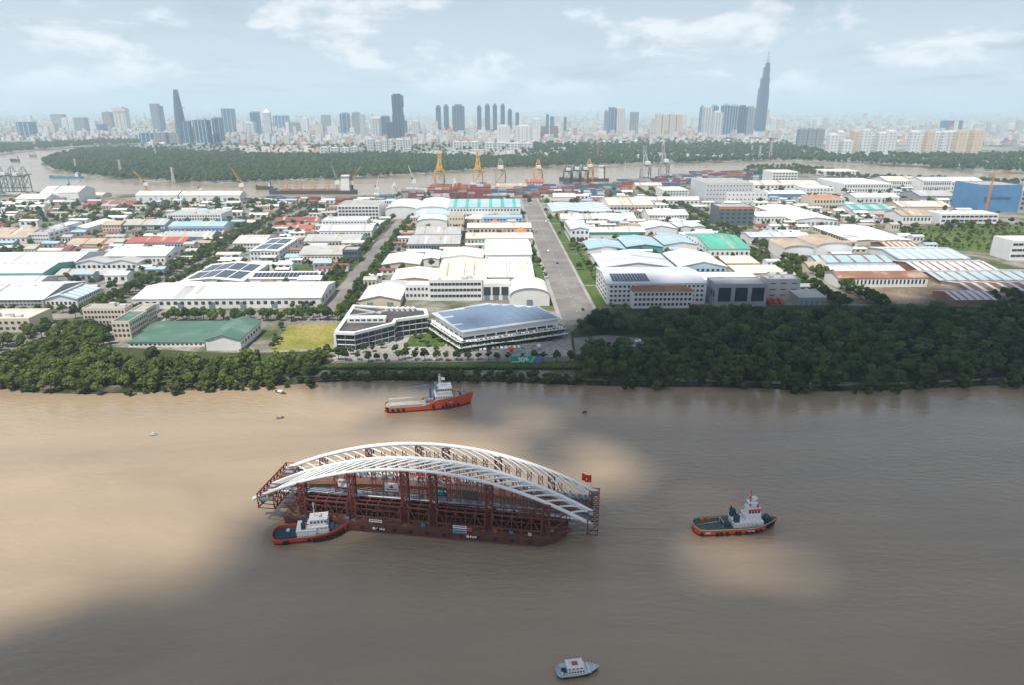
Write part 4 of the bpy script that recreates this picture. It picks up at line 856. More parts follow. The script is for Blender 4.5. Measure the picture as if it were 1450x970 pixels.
sheet('clearing_paving', px(CLEARING), GZ+0.13, ASPH)
for i, (x, y) in enumerate([(62,640),(58,700),(72.5,560),(66,480),(53,820),(71,900)]):
    car((x, y), 0 if x > 62 else math.pi, ['black','white','silver','black','red','white'][i], ['black car driving away near the shaded lower end of the avenue','white car in the middle of the avenue','silver car on the right lanes of the avenue','black car at the bottom of the avenue by the wood','red car on the left lanes of the avenue','white car far up the avenue'][i], None)
# trucks by the grey modern factory
for i, x in enumerate([1089,1097,1106,1140,1148]):
    p = G(x, 430); t = thing('box_truck', 'red orange truck in the loading yard of the grey modern factory', 'truck', (p.x, p.y, GZ), 0, 'red trucks at the grey factory')
    MB().box(-1.25, 1.25, 0, 6.5, 1.0, 3.6).build('cargo_box', mat('truck_red', (0.50,0.10,0.04), 0.5), t); MB().xsec([(-2.2,0.7),(-0.2,0.7),(-0.2,2.7),(-1.6,2.7),(-2.2,1.7)], -1.15, 1.15).build('cab', mat('truck_red', (0.5,0.1,0.04)), t)
    for y in (-1.3, 1.6, 4.8):
        for s in (-1.1, 1.1): link('wheel', wh_me, t, (s, y, 0.5)).scale = (1.4, 1.5, 1.5)

# ------------------------------------------------------------------ small sheds that fill the yards
ROOFS = [WHITE, WHITE, GREYR, CREAM, TAN, BLUE, LAV, RUST, MAROON, WHITE]; WALLS = [W_WHITE, W_WHITE, W_CREAM, W_GREY]
RN = {WHITE: 'white', GREYR: 'grey', CREAM: 'cream', TAN: 'tan', BLUE: 'pale blue', LAV: 'lilac grey', RUST: 'rusty', MAROON: 'maroon'}
def shed_kind(W, D, H, rm, wm, i):
    wall = MB().xsec([(0,0),(D,0),(D,H),(D/2,H+D*0.13),(0,H)], -W/2, W/2).mesh('wall', wm)
    rf = MB(); slab(rf, (-0.4,H-0.07), (D/2,H+D*0.13+0.03), -W/2-0.4, W/2+0.4, 0.25, 'x'); slab(rf, (D/2,H+D*0.13+0.03), (D+0.4,H-0.07), -W/2-0.4, W/2+0.4, 0.25, 'x')
    return W, D, wall, rf.mesh('roof', rm), H, ('long ' if W > 17 else 'short ')+RN[rm]
kinds = [shed_kind(rng.uniform(9,26), rng.uniform(7,15), rng.uniform(4,8), ROOFS[i%10], WALLS[i%4], i) for i in range(30)]
def fill(zone, n, label, group, name='small_shed', cat='shed', pad=1.5):
    P = px(zone); xs = [p[0] for p in P]; ys = [p[1] for p in P]; k = 0
    for _ in range(n*30):
        if k >= n: break
        y = min(ys)+(max(ys)-min(ys))*rng.random(); x = rng.uniform(min(xs), max(xs))
        if not inpoly(x, y, P): continue
        W, D, wm, rm, H, look = rng.choice(kinds)
        a, b, c, d = x-W/2-pad, x+W/2+pad, y-pad, y+D+pad
        if any(a < f[1] and b > f[0] and c < f[3] and d > f[2] for f in FOOT): continue
        if b > AVX0-12 and a < AVX1+12: continue
        if any(a < v+9 and b > v-9 for v in (LRX, RRX, WRX)): continue
        FOOT.append((a+pad, b-pad, c+pad, d-pad)); t = thing(name, label.replace('small', look+' roofed', 1), cat, (x, y, GZ), 0, group+', '+look+' roofs'); link('wall', wm, t); link('roof', rm, t); k += 1
        windows_on(t, 'f', -W*0.45, W*0.45, 0, 1.0, H, 1, 3, 0.5, 0.45)
fill([(-40,445),(-40,335),(190,335),(330,335),(330,430),(200,400)], 62, 'small low shed filling a yard between the western factories', 'small sheds of the western yards')
fill([(330,430),(390,330),(555,315),(520,440)], 38, 'small low shed filling a yard left of the left road', 'small sheds by the left road')
fill([(520,430),(570,310),(750,310),(780,430)], 34, 'small low shed tucked between the bright white roofs', 'small sheds between the white roofs')
fill([(830,430),(780,300),(990,295),(1180,430)], 56, 'small low shed between the factories right of the avenue', 'small sheds right of the avenue')
fill([(1180,400),(1000,290),(1260,262),(1390,300),(1260,320),(1440,400)], 90, 'small low shed between the halls of the right block', 'small sheds of the right block')
fill([(-60,325),(-60,286),(400,288),(470,300),(380,322),(230,320)], 90, 'small house among the trees near the old port', 'small houses near the old port', 'small_house', 'house', 1.0)
fill([(380,312),(400,286),(560,286),(560,300)], 26, 'small workshop between the red roofs and the containers', 'small workshops behind the container rows', 'small_workshop', 'workshop', 1.0)
fill([(760,300),(780,272),(1000,276),(1000,292)], 28, 'small warehouse between the container yard and the tan roof', 'small warehouses behind the container yard', 'small_warehouse', 'warehouse', 1.0)
# ------------------------------------------------------------------ container port
CC = {'red': (0.28,0.06,0.05), 'maroon': (0.20,0.06,0.055), 'orange': (0.45,0.14,0.05), 'blue': (0.06,0.14,0.26), 'pale blue': (0.25,0.38,0.46), 'grey': (0.35,0.35,0.36), 'white': (0.62,0.62,0.6), 'green': (0.06,0.2,0.14)}
def container_mesh(c):
    m = mat('container_'+c.replace(' ', '_'), CC[c], 0.6, var=0.2, scale=0.2, wave=('X', 2.0), bump=0.3); mb = MB().box(-6.0, 6.0, -1.16, 1.16, 0.06, 2.5)
    for x in (-6.05, 5.85): mb.box(x, x+0.2, -1.22, 1.22, 0, 2.59)
    for y in (-1.22, 1.1):
        for z in (0, 2.45): mb.box(-5.85, 5.85, y, y+0.12, z, z+0.14)
    return mb.mesh('container', m)
cm = {c: container_mesh(c) for c in CC}
WARM = ['red','red','maroon','maroon','red','orange','grey','white','blue']; MIX = ['blue','blue','red','maroon','orange','pale blue','grey','white','green','red','blue']
ZONES = [([(566,281),(572,268),(600,266),(690,266),(700,272),(690,281)], WARM, 5), ([(383,293),(386,285),(520,284),(520,291)], WARM, 3), ([(690,281),(705,272),(765,266),(800,264),(890,268),(870,277),(760,280)], MIX, 4),
         ([(800,264),(860,262),(905,257),(962,250),(1010,244),(1030,246),(1085,244),(1090,252),(1000,258),(960,266),(905,268)], MIX, 4), ([(340,284),(380,281),(470,281),(560,279),(560,283),(400,284)], MIX, 2), ([(0,274),(55,273),(50,279),(0,281)], WARM, 2)]
CONT = []
for zone, pal, hi in ZONES:
    P = px(zone); xs = [p[0] for p in P]; ys = [p[1] for p in P]; y = min(ys)
    bh = {}
    while y < max(ys):
        x = min(xs)
        while x < max(xs):
            if inpoly(x, y, P) and not blocked(x, y, 5):
                key = (int(x//39), int(y//22)); h = bh.setdefault(key, rng.choice([0]+list(range(1, hi+1))*2)); dom = bh.setdefault(key+(1,), rng.choice(pal))
                for k in range(max(h-rng.choice([0,0,1,2]), 0)): CONT.append((x+rng.uniform(-.1,.1), y, GZ+k*2.6, dom if rng.random() < 0.5 else rng.choice(pal), k == h-1))
            x += 12.9 if int(x/39) == int((x+12.9)/39) else 16
        y += 2.75 if int(y/22) == int((y+2.75)/22) else 9
CONT.sort(key=lambda c: (c[1]-c[2]*8))
yards = {'near': 'front rows of the container yard'}
for x, y, z, c, top in CONT[:300]:
    o = link('shipping_container', cm[c], None, (x, y, z)); q = proj((x, y, z))[0]
    pl = 'left of the pale window block' if q < 560 else ('by the raised yellow cranes' if q < 700 else ('before the dark green cranes' if q < 880 else 'at the right end of the yard'))
    tag(o, '%s shipping container stacked in the port %s' % (c, pl), 'container', '%s containers %s' % (c, pl))
def boxes_stuff(name, label, items, m, cat):
    """items: (x, y, z, w, d, h, rgb): one mesh, each face carrying its colour"""
    V = []; F = []; C = []
    for x, y, z, w, d, h, c in items:
        k = len(V); V += [(x-w/2,y-d/2,z),(x+w/2,y-d/2,z),(x+w/2,y+d/2,z),(x-w/2,y+d/2,z),(x-w/2,y-d/2,z+h),(x+w/2,y-d/2,z+h),(x+w/2,y+d/2,z+h),(x-w/2,y+d/2,z+h)]
        F += [(k+4,k+5,k+6,k+7),(k,k+1,k+5,k+4),(k+1,k+2,k+6,k+5),(k+2,k+3,k+7,k+6),(k+3,k,k+4,k+7)]; C += [c[1] if isinstance(c[0], tuple) else c] + [c[0] if isinstance(c[0], tuple) else c]*4
    me = bpy.data.meshes.new(name); me.from_pydata(V, [], F); me.materials.append(m); at = me.attributes.new('paint', 'FLOAT_COLOR', 'FACE')
    at.data.foreach_set('color', [q for c in C for q in (*c, 1)]); return tag(link(name, me), label, cat, kind='stuff')
def paint_mat(key, rough=0.7):
    m = bpy.data.materials.new(key); m.use_nodes = True; nt = m.node_tree; b = nt.nodes['Principled BSDF']; a = nt.nodes.new('ShaderNodeAttribute'); a.attribute_name = 'paint'
    n = nt.nodes.new('ShaderNodeTexNoise'); n.inputs['Scale'].default_value = 0.15; n.inputs['Detail'].default_value = 4; tc = nt.nodes.new('ShaderNodeTexCoord'); nt.links.new(tc.outputs['Object'], n.inputs[0])
    mr = nt.nodes.new('ShaderNodeMapRange'); mr.inputs[3].default_value = 0.7; mr.inputs[4].default_value = 1.25; nt.links.new(n.outputs[0], mr.inputs[0])
    hv = nt.nodes.new('ShaderNodeHueSaturation'); nt.links.new(a.outputs['Color'], hv.inputs['Color']); nt.links.new(mr.outputs[0], hv.inputs['Value'])
    nt.links.new(hv.outputs[0], b.inputs['Base Color']); b.inputs['Roughness'].default_value = rough; return m
PAINT = paint_mat('painted_boxes')
boxes_stuff('far_containers', 'mass of stacked containers behind the front rows of the port', [(x, y, z, 12.1, 2.45, 2.58, CC[c]) for x, y, z, c, t in CONT[300:]], PAINT, 'containers')

# ------------------------------------------------------------------ cranes of the port
YEL = mat('crane_yellow', (0.62,0.33,0.06), 0.55, var=0.1); DKG = mat('crane_dark_green', (0.05,0.10,0.10), 0.6, var=0.1); GRC = mat('crane_grey', (0.30,0.33,0.35), 0.6, var=0.1); CWHITE = mat('crane_white', (0.72,0.72,0.70), 0.5, var=0.05); ORC = mat('crane_orange', (0.62,0.27,0.07), 0.55, var=0.1)
def sts(label, xp, yb, ytop, m, up=True, house=None, boom=46, back=16):
    """ship-to-shore gantry crane; it faces the river behind the yard"""
    p = G(xp, yb); t = thing('quay_crane', label, 'crane', tuple(p)); H = on_plane_y(xp, ytop, p.y).z-GZ
    k = H/74 if up else H/52; hp = 36*k; w = 9*k; d = 11*k
    for sx in (-w, w):
        for sy in (-d, d): MB().beam((sx,sy,0), (sx,sy,hp), 1.5*k).build('leg', m, t)
    for sy in (-d, d): MB().beam((-w,sy,10*k), (w,sy,10*k), 1.4*k).beam((-w,sy,hp), (w,sy,hp), 1.6*k).beam((-w,sy,10*k), (w,sy,hp), 0.8*k).build('portal_beam', m, t)
    for sx in (-w, w): MB().beam((sx,-d,10*k), (sx,d,10*k), 1.2*k).beam((sx,-d,hp), (sx,d,hp), 1.4*k).beam((sx,-d,12*k), (sx,d,hp), 0.8*k).beam((sx,d,12*k), (sx,-d,hp), 0.8*k).build('side_frame', m, t)
    for s in (-2.6*k, 2.6*k): MB().beam((s,-d-back*k,hp+1.5*k), (s,d+2*k,hp+1.5*k), 1.5*k, 2.2*k).build('girder', m, t)
    ap = hp+20*k
    for s in (-3*k, 3*k): MB().beam((s*2,d,hp), (s*0.6,d-2*k,ap), 1.1*k).beam((s*2,-d*0.3,hp), (s*0.6,d-2*k,ap), 0.9*k).build('apex_frame', m, t)
    MB().beam((0,d-2*k,ap), (0,-d-back*k,hp+2*k), 0.7*k).build('back_stay', m, t)
    if up:
        b = MB()
        for s in (-2.6*k, 2.6*k): b.beam((s,d+2*k,hp+2*k), (s,d+9*k,H), 1.4*k, 1.8*k)
        for i in range(7): z = hp+2*k+(H-hp-2*k)*(i+0.5)/7; y = d+2*k+7*k*(i+0.5)/7; b.beam((-2.6*k,y,z), (2.6*k,y,z), 0.8*k)
        b.build('raised_boom', m, t); MB().beam((0,d-2*k,ap), (0,d+6.5*k,hp+(H-hp)*0.7), 0.6*k).build('fore_stay', m, t)
    else:
        for s in (-2.6*k, 2.6*k): MB().beam((s,d+2*k,hp+1.5*k), (s,d+boom*k,hp+1.5*k), 1.3*k, 1.9*k).build('boom', m, t)
        MB().beam((0,d-2*k,ap), (0,d+boom*0.7*k,hp+2.5*k), 0.6*k).build('fore_stay', m, t)
    MB().box(-4.5*k, 4.5*k, -d-12*k, -d+2*k, hp+2.7*k, hp+8.5*k).build('machine_house', house or m, t)
    MB().box(1*k, 4*k, 2*k, 6*k, hp-3.5*k, hp).build('operator_cabin', GLASS, t)
    for sx in (-w, w):
        for sy in (-d, d): MB().box(sx-1.2*k, sx+1.2*k, sy-1.5*k, sy+1.5*k, -0.2, 1.5*k).build('bogie', DKG, t)
sts('yellow quay crane with raised boom, left of the two tall yellow ones', 623, 268, 212, YEL)
sts('yellow quay crane with raised boom, right of the two tall yellow ones', 677, 267, 211, YEL)
sts('tan quay crane with white house right of the tall yellow cranes', 709, 267, 227, mat('crane_tan',(0.42,0.30,0.16),0.6), False, CWHITE, 20)
sts('yellow quay crane with white house and lowered boom', 762, 262, 228, YEL, False, CWHITE, 30)
sts('dark green quay crane with white house, leftmost of the green group', 803, 263, 232, DKG, False, CWHITE, 40)
sts('dark green quay crane with white house, middle of the green group', 815, 262, 231, DKG, False, CWHITE, 40)
sts('dark green quay crane with white house, rightmost of the green group', 827, 261, 231, DKG, False, CWHITE, 40)
sts('yellow quay crane with white house behind the green group', 834, 257, 227, YEL, False, CWHITE, 34)
sts('grey quay crane with raised boom, left of the grey pair', 913, 258, 206, GRC, True, CWHITE)
sts('grey quay crane with raised boom, right of the grey pair', 939, 254, 204, GRC, True, CWHITE)
sts('green quay crane at the left edge of the photo', 3, 272, 238, mat('crane_sage',(0.22,0.30,0.26),0.6), False, CWHITE, 20)
sts('green quay crane with red tip, second from the left edge', 20, 272, 237, mat('crane_sage',(0.22,0.30,0.26),0.6), False, CWHITE, 20)
sts('green quay crane, third from the left edge', 36, 272, 238, mat('crane_sage',(0.22,0.30,0.26),0.6), False, CWHITE, 20)
def harbour_crane(label, xp, yb, dx, ytop, m, name='harbour_crane'):
    p = G(xp, yb); t = thing(name, label, 'crane', tuple(p)); tip = on_plane_y(xp+dx, ytop, p.y)-p; H = tip.z
    MB().box(-5, 5, -5, 5, 0, 2.5).build('undercarriage', m, t)
    b = MB()
    for s in (-1.6, 1.6):
        for u in (-1.6, 1.6): b.beam((s,u,2.5), (s*0.7,u*0.7,H*0.5), 0.7)
    b.build('tower', m, t); MB().box(-3, 5, -2, 2, H*0.3, H*0.45).build('machine_house', CWHITE, t); MB().box(-3.2,-1,-2.6,-1.2,H*0.46,H*0.54).build('operator_cabin', GLASS, t)
    j = MB(); a = Vector((0,0,H*0.42)); e = Vector((tip.x,0,H))
    for s in (-1.1, 1.1): j.beam(a+Vector((0,s,0)), e+Vector((0,s*0.3,0)), 0.8)
    for i in range(6): q = a+(e-a)*(i+0.5)/6; j.beam(q+Vector((0,-1.1,0)), q+Vector((0,1.1,0)), 0.5)
    j.build('jib', m, t); MB().beam((0,0,H*0.62), e, 0.25).beam((0,0,H*0.5), (0,0,H*0.62), 0.6).build('stay_cable', m, t); MB().beam(e, (e.x,0,H*0.2), 0.2).build('hoist_rope', DKG, t)
for a in [('orange luffing crane on the quay, leftmost one leaning left',208,271,-20,241,ORC),('orange luffing crane on the quay behind the third dock shed',284,274,-4,256,ORC),('orange luffing crane on the quay beside the last dock shed',343,275,-15,238,ORC),('orange luffing crane at the stern of the cargo ship',497,272,14,235,ORC),('grey luffing crane beside the cargo ship',478,272,-8,233,GRC),('white slim luffing crane at the container yard',586,270,-8,233,CWHITE),('grey blue luffing crane left of the big riverside warehouse',101,272,-6,249,GRC),('white mobile crane left of the container yard',534,275,2,250,CWHITE)]: harbour_crane(*a)
for i,(x,y) in enumerate([(559,272),(644,268)]): sts(['white low yard gantry left of the raised yellow cranes','white low yard gantry between the raised yellow cranes'][i], x, y+4, y-14, CWHITE, False, CWHITE, 6, 4)
def tower_crane(label, xp, yb, ytop, j0, j1):
    p = G(xp, yb); t = thing('tower_crane', label, 'crane', tuple(p)); H = on_plane_y(xp, ytop, p.y).z-GZ; k = p.y/967*1.05
    b = MB()
    for s in (-1, 1):
        for u in (-1, 1): b.beam((s,u,0), (s,u,H), 0.5)
    for i in range(int(H/4)): b.beam((-1,-1,i*4), (1,-1,i*4+4), 0.35)
    b.build('mast', ORC, t); MB().beam((j0*k,0,H), (j1*k,0,H), 1.0).beam((0,0,H), (0,0,H+6), 0.8).beam((0,0,H+6),(j1*k*0.8,0,H+0.5),0.3).beam((0,0,H+6),(j0*k*0.8,0,H+0.5),0.3).build('jib', ORC, t)
    MB().box(j0*k, j0*k+4, -1, 1, H-4, H-0.6).build('counterweight', PAVE, t)
tower_crane('red tower crane before the blue wrapped block', 1395, 302, 246, -6, 30)
tower_crane('thin red tower crane right behind the river', 846, 222, 192, -5, 16)
# ------------------------------------------------------------------ ships on the far river
def ship(label, x0, x1, yp, m, deckm, house_at=0.86, masts=(), hh=12, name='cargo_ship', fb=6.0):
    a = G(x0, yp, 0); b = G(x1, yp, 0); L = b.x-a.x; B = L*0.15; t = thing(name, label, 'ship', ((a.x+b.x)/2, a.y, 0)); h = L/2
    pl = [(-h,-B*0.3),(-h+L*0.06,-B/2),(h-L*0.06,-B/2),(h,-B*0.3),(h,B*0.3),(h-L*0.06,B/2),(-h+L*0.06,B/2),(-h,B*0.3)]
    MB().prism(pl, -1, fb).build('hull', m, t); MB().prism(ring(pl, -0.8), fb, fb+0.2).build('deck', deckm, t)
    MB().prism([(-h,-B*.3),(-h+L*.07,-B/2),(-h+L*.07,B/2),(-h,B*.3)], fb, fb+2.5).build('forecastle', m, t)
    x = -h+L*house_at
    for i in range(3): MB().box(x-L*0.05+i*0.5, x+L*0.05-i*0.3, -B*(0.45-0.05*i), B*(0.45-0.05*i), fb+hh/3*i, fb+hh/3*(i+1)-0.3).build('deckhouse', CWHITE, t)
    windows_on(t, 'f', x-L*0.045, x+L*0.045, -B*0.35, fb+hh*0.68, fb+hh, 1, 8, 0.6, 0.4)
    MB().box(x+L*0.055, x+L*0.08, -2, 2, fb, fb+hh*0.9).build('funnel', m, t)
    for q in masts: MB().beam((-h+L*q,0,fb), (-h+L*q,0,fb+20), 1.6).beam((-h+L*q,0,fb+3),(-h+L*q-L*0.09,0,fb+12),0.9).build('deck_crane', ORC, t)
    for i in range(5): q = -h+L*(0.12+0.135*i); MB().box(q, q+L*0.11, -B*0.33, B*0.33, fb+0.2, fb+1.8).build('hatch_cover', deckm, t)
ship('dark cargo ship with four orange deck cranes moored at the quay', 383, 505, 273.5, mat('ship_dark', (0.05,0.06,0.06), 0.6), mat('ship_deck', (0.28,0.13,0.09), 0.8), 0.88, (0.2,0.36,0.52,0.68), 26)
ship('long low blue barge passing the forested peninsula', 71, 117, 252, mat('barge_blue', (0.04,0.22,0.36), 0.6), mat('barge_deck', (0.10,0.34,0.40), 0.7), 0.85, (), 9, 'river_barge', 4)
ship('dark cargo ship with white deckhouse behind the green cranes', 792, 862, 256, mat('ship_dark', (0.05,0.06,0.06)), mat('ship_deck', (0.28,0.13,0.09)), 0.84, (), 26)
ship('small dark coaster left of the container rows', 383-20, 383+4, 268, mat('ship_dark', (0.05,0.06,0.06)), mat('ship_deck', (0.28,0.13,0.09)), 0.8, (), 9)
ship('small dark barge near the left quay cranes', 15, 28, 228, mat('ship_dark', (0.05,0.06,0.06)), mat('ship_deck', (0.28,0.13,0.09)), 0.8, (), 9)
ship('small grey barge in the upper left river bend', 42, 52, 222, mat('ship_grey', (0.2,0.22,0.24)), mat('ship_deck', (0.28,0.13,0.09)), 0.8, (), 8)

# ------------------------------------------------------------------ skyline
def facade(key, wall, glass, fw=9.0, fh=7.0, share=0.3, rough=0.35):
    if key in _mats: return _mats[key]
    m = bpy.data.materials.new(key); m.use_nodes = True; nt = m.node_tree; b = nt.nodes['Principled BSDF']; N = nt.nodes.new; L = nt.links.new
    tc = N('ShaderNodeTexCoord'); sp = N('ShaderNodeSeparateXYZ'); L(tc.outputs['Object'], sp.inputs[0]); ad = N('ShaderNodeMath'); L(sp.outputs[0], ad.inputs[0]); L(sp.outputs[1], ad.inputs[1])
    cb = N('ShaderNodeCombineXYZ'); L(ad.outputs[0], cb.inputs[0]); L(sp.outputs[2], cb.inputs[1])
    br = N('ShaderNodeTexBrick'); br.offset = 0; br.inputs['Scale'].default_value = 1; br.inputs['Brick Width'].default_value = fw; br.inputs['Row Height'].default_value = fh
    br.inputs['Mortar Size'].default_value = fw*share*0.5; br.inputs['Color1'].default_value = (*glass, 1); br.inputs['Color2'].default_value = (*[g*1.5 for g in glass], 1); br.inputs['Mortar'].default_value = (*wall, 1)
    L(cb.outputs[0], br.inputs['Vector']); L(br.outputs[0], b.inputs['Base Color']); b.inputs['Roughness'].default_value = rough; _mats[key] = m; return m
FB = facade('blue_glass_tower', (0.07,0.13,0.21), (0.04,0.085,0.15), 10, 12, 0.2, 0.25); FD = facade('dark_glass_tower', (0.035,0.06,0.095), (0.022,0.045,0.08), 10, 12, 0.2, 0.25)
FL = facade('pale_tower', (0.52,0.53,0.54), (0.16,0.19,0.22), 12, 9, 0.42, 0.6); FC = facade('cream_tower', (0.60,0.54,0.45), (0.20,0.19,0.18), 12, 9, 0.5, 0.7); FG = facade('grey_tower', (0.26,0.29,0.32), (0.10,0.13,0.16), 12, 10, 0.35, 0.5); FW = facade('white_tower', (0.66,0.67,0.68), (0.22,0.25,0.28), 12, 9, 0.5, 0.7); FBR = facade('brown_tower', (0.22,0.17,0.14), (0.10,0.09,0.09), 10, 10, 0.4, 0.7); FY = facade('yellow_side_tower', (0.64,0.55,0.41), (0.36,0.31,0.24), 12, 9, 0.5, 0.7)
trim_m = {FB: W_BLUE, FD: W_DARK, FL: W_WHITE, FC: W_CREAM, FG: W_GREY, FW: W_WHITE, FBR: W_RUST, FY: W_CREAM}
def tower(x0, x1, yb, yt, m, label, top='flat', depth=0.7, fins=0, group=None, steps=()):
    a = G(x0, yb); b = G(x1, yb); Y = (a.y+b.y)/2; s = Y/a.y; X0, X1 = a.x*s, b.x*Y/b.y; W = X1-X0; H = on_plane_y((x0+x1)/2, yt, Y).z-GZ; D = W*depth; w = W/2
    t = thing('high_rise_tower', label, 'tower', ((X0+X1)/2, Y, GZ), 0, group); FOOT.append((X0, X1, Y, Y+D))
    hb = H*(0.94 if top in ('box', 'crown', 'mast', 'slant') else (0.80 if top == 'point' else 1))
    if steps:
        prev = 0
        for i, (z1, l, r_) in enumerate(steps): MB().box(-w+W*l, -w+W*r_, D*(0.02*i), D*(1-0.05*i), H*prev, H*z1).build('tower_body', m, t); prev = z1
    elif top == 'taper':
        n = 10; mb = MB(); rr = []
        for i in range(n+1):
            q = i/n; f = (1-0.12*q-0.50*q**2.4)
            rr.append([( math.cos(6.283*j/12)*w*f*(1 if math.cos(6.283*j/12) > 0 else 1.0), D/2+math.sin(6.283*j/12)*w*f*0.8, H*q) for j in range(12)])
        k = 0; mb.v = [p for r0 in rr for p in r0]; mb.f = [(i*12+j, i*12+(j+1)%12, (i+1)*12+(j+1)%12, (i+1)*12+j) for i in range(n) for j in range(12)]+[tuple(n*12+j for j in range(12))]
        mb.build('tower_body', m, t); MB().tube([(w*0.62,D/2,H*0.66),(w*0.62,D/2,H*0.675)], [w*0.45,w*0.55], 10).build('helipad', trim_m[m], t)
    else:
        MB().box(-w, w, 0, D, 0, hb).build('tower_body', m, t)
    if top == 'box': MB().box(-w*0.6, w*0.6, D*0.2, D*0.8, hb, H).build('roof_plant', trim_m[m], t)
    if top == 'slant': MB().xsec([(0,hb),(D,hb),(D,H)], -w, w).build('roof_wedge', m, t)
    if top == 'crown':
        MB().box(-w*1.15, w*1.15, -D*0.08, D*1.08, hb*0.86, hb*0.92).build('crown_ring', trim_m[m], t); MB().box(-w*0.5, w*0.5, D*0.2, D*0.8, hb, H).build('roof_plant', trim_m[m], t)
    if top == 'point':
        MB().add([(-w,0,hb),(w,0,hb),(w,D,hb),(-w,D,hb),(0,D/2,H*0.95)], [(0,1,4),(1,2,4),(2,3,4),(3,0,4)]).build('spire_roof', trim_m[m], t); MB().beam((0,D/2,H*0.94),(0,D/2,H*1.06),W*0.08).build('mast', trim_m[m], t)
    if top == 'mast': MB().box(-w*0.7,w*0.7,D*.1,D*.9,hb,hb+(H-hb)*0.6).build('roof_plant', trim_m[m], t); MB().beam((0,D/2,hb),(0,D/2,H*1.04),W*0.07).build('mast', trim_m[m], t)
    for i in range(fins):
        q = -w+W*(i+0.5)/fins; MB().box(q-W*0.025, q+W*0.025, -W*0.05, -0.05, H*0.03, hb*0.985).build('facade_fin', trim_m[m], t)
    MB().box(-w*1.15, w*1.15, -D*0.2, -0.3-W*0.06, 0, H*0.07).build('podium', trim_m[m], t)
    return t
T = tower; FX = ['first','second','third','fourth','fifth','sixth','seventh','eighth','ninth','tenth']
T(27,47,195,172,FB,'squat dark blue block at the far left of the skyline',fins=3); T(64,79,192,172,FC,'cream block right of the squat blue one at the far left','box'); T(75,91,184,161,FG,'hazy blue grey slab behind the cream block at the far left')
T(90,98,188,166,FW,'slim white tower, left of a pair at the far left','box'); T(99,107,188,166,FW,'slim white tower, right of a pair at the far left','box'); T(108,123,189,166,FG,'blue grey slab right of the slim white pair',fins=3)
T(127,137,186,170,FW,'pale low tower left of the brown tower'); T(139,150,190,174,FB,'low blue tower left of the brown tower','box'); T(148,160,184,157,FBR,'brown grey tower left of the crowned tower','mast'); T(164,181,184,150,FC,'tan tower with a wide crown on its head','crown',fins=3)
T(218,229,190,146,FG,'tall grey tower left of the tapering tower',fins=2); T(229,235,190,149,FB,'slim blue slab joined to the tall grey tower'); T(199,218,204,188,FB,'low blue block at the foot of the tall grey tower',fins=3); T(219,236,204,187,FG,'low dark block under the tapering tower, left one',fins=3)
T(241,256,204,188,FG,'low dark block with green netting under the tapering tower',fins=3); T(249,265,202,126,FB,'tall tapering glass tower with curved head','taper'); T(261,272,204,170,FB,'dark tower just right of the tapering tower','slant',fins=2); T(277,297,204,167,FB,'broad dark blue tower with stepped head right of the tapering tower','box',fins=4); T(304,317,203,165,FB,'dark slab tower right of the broad dark one','slant',fins=2)
T(317,333,190,153,FB,'broad blue tower behind the dark slab',fins=3); T(336,346,190,174,FW,'white low block right of the broad blue tower'); T(346,362,193,172,FL,'pale office tower left of the slim blue one','box',fins=3); T(357,369,192,157,FB,'slim blue tower left of the pointed pale one','slant'); T(376,385,193,150,FL,'slim pale tower with pointed head','point'); T(388,408,184,163,FB,'wide blue block right of the pointed tower',fins=4)
T(412,424,192,172,FG,'grey mid-rise in the middle left skyline','box'); T(427,437,188,166,FW,'pale slim block in the middle left skyline','box'); T(441,458,192,176,FC,'cream wide block in the middle left skyline'); T(456,468,186,162,FG,'grey blue tower in the middle left skyline'); T(464,480,194,178,FW,'white wide block left of the dark mid tower')
T(483,496,192,158,FB,'dark blue mid tower left of the notched giant','box',fins=2); T(500,511,192,157,FG,'grey tower with small mast left of the notched giant','mast'); T(511,518,196,161,FL,'slim pale tower left of the notched giant'); T(526,539,197,165,FL,'pale glass tower left of the notched giant','slant',fins=3); T(541,553,196,162,FB,'blue tower leaning on the notched giant','box')
T(557,573,198,132,FD,'tall dark notched tower, the giant of the middle skyline',fins=3,steps=((0.55,0,1),(0.72,0.04,0.94),(0.97,0.02,1),(1,0.15,0.8))); T(549,560,200,172,FD,'low dark tower in front of the notched giant','box'); T(570,577,196,170,FB,'short blue tower right of the notched giant'); T(584,594,193,170,FL,'pale tower right of the notched giant','box')
for i,(a,b,yt) in enumerate([(618,625,148),(629,636,147),(641,658,147),(676,682,148),(687,694,146),(698,704,146),(709,715,146),(719,725,153),(730,735,158)]): T(a,b,188,yt,FD,'%s of the nine dark slab towers in a row' % ['leftmost','second from left','broad third','fourth','fifth','sixth','seventh','eighth','rightmost shortest'][i],'box',0.9,0 if b-a<10 else 4,'nine dark slab towers')
T(704,722,203,176,FW,'white apartment tower, left of the trio below the dark slabs','box',fins=4); T(730,752,203,176,FW,'white apartment tower, middle of the trio below the dark slabs','box',fins=4); T(754,765,200,166,FW,'slim white apartment tower of the trio below the dark slabs','box'); T(766,777,198,178,FBR,'brown mid-rise block right of the white trio, left half'); T(779,790,198,178,FBR,'brown mid-rise block right of the white trio, right half')
T(773,777,190,161,FB,'thin blue pair of towers far behind the brown blocks, left'); T(779,784,190,164,FB,'thin blue pair of towers far behind the brown blocks, right'); T(798,802,188,165,FB,'lone thin blue tower right of the brown blocks')
T(855,861,191,155,FG,'slim grey tower, left of the blue trio','box'); T(861,871,192,151,FB,'blue tower, middle of the blue trio','slant',fins=2); T(872,883,192,150,FL,'pale ribbed tower, right of the blue trio','box',fins=4); T(884,889,191,167,FW,'short white tower between the trio and the grey tower'); T(892,903,191,158,FG,'grey ribbed tower right of the blue trio',fins=3)
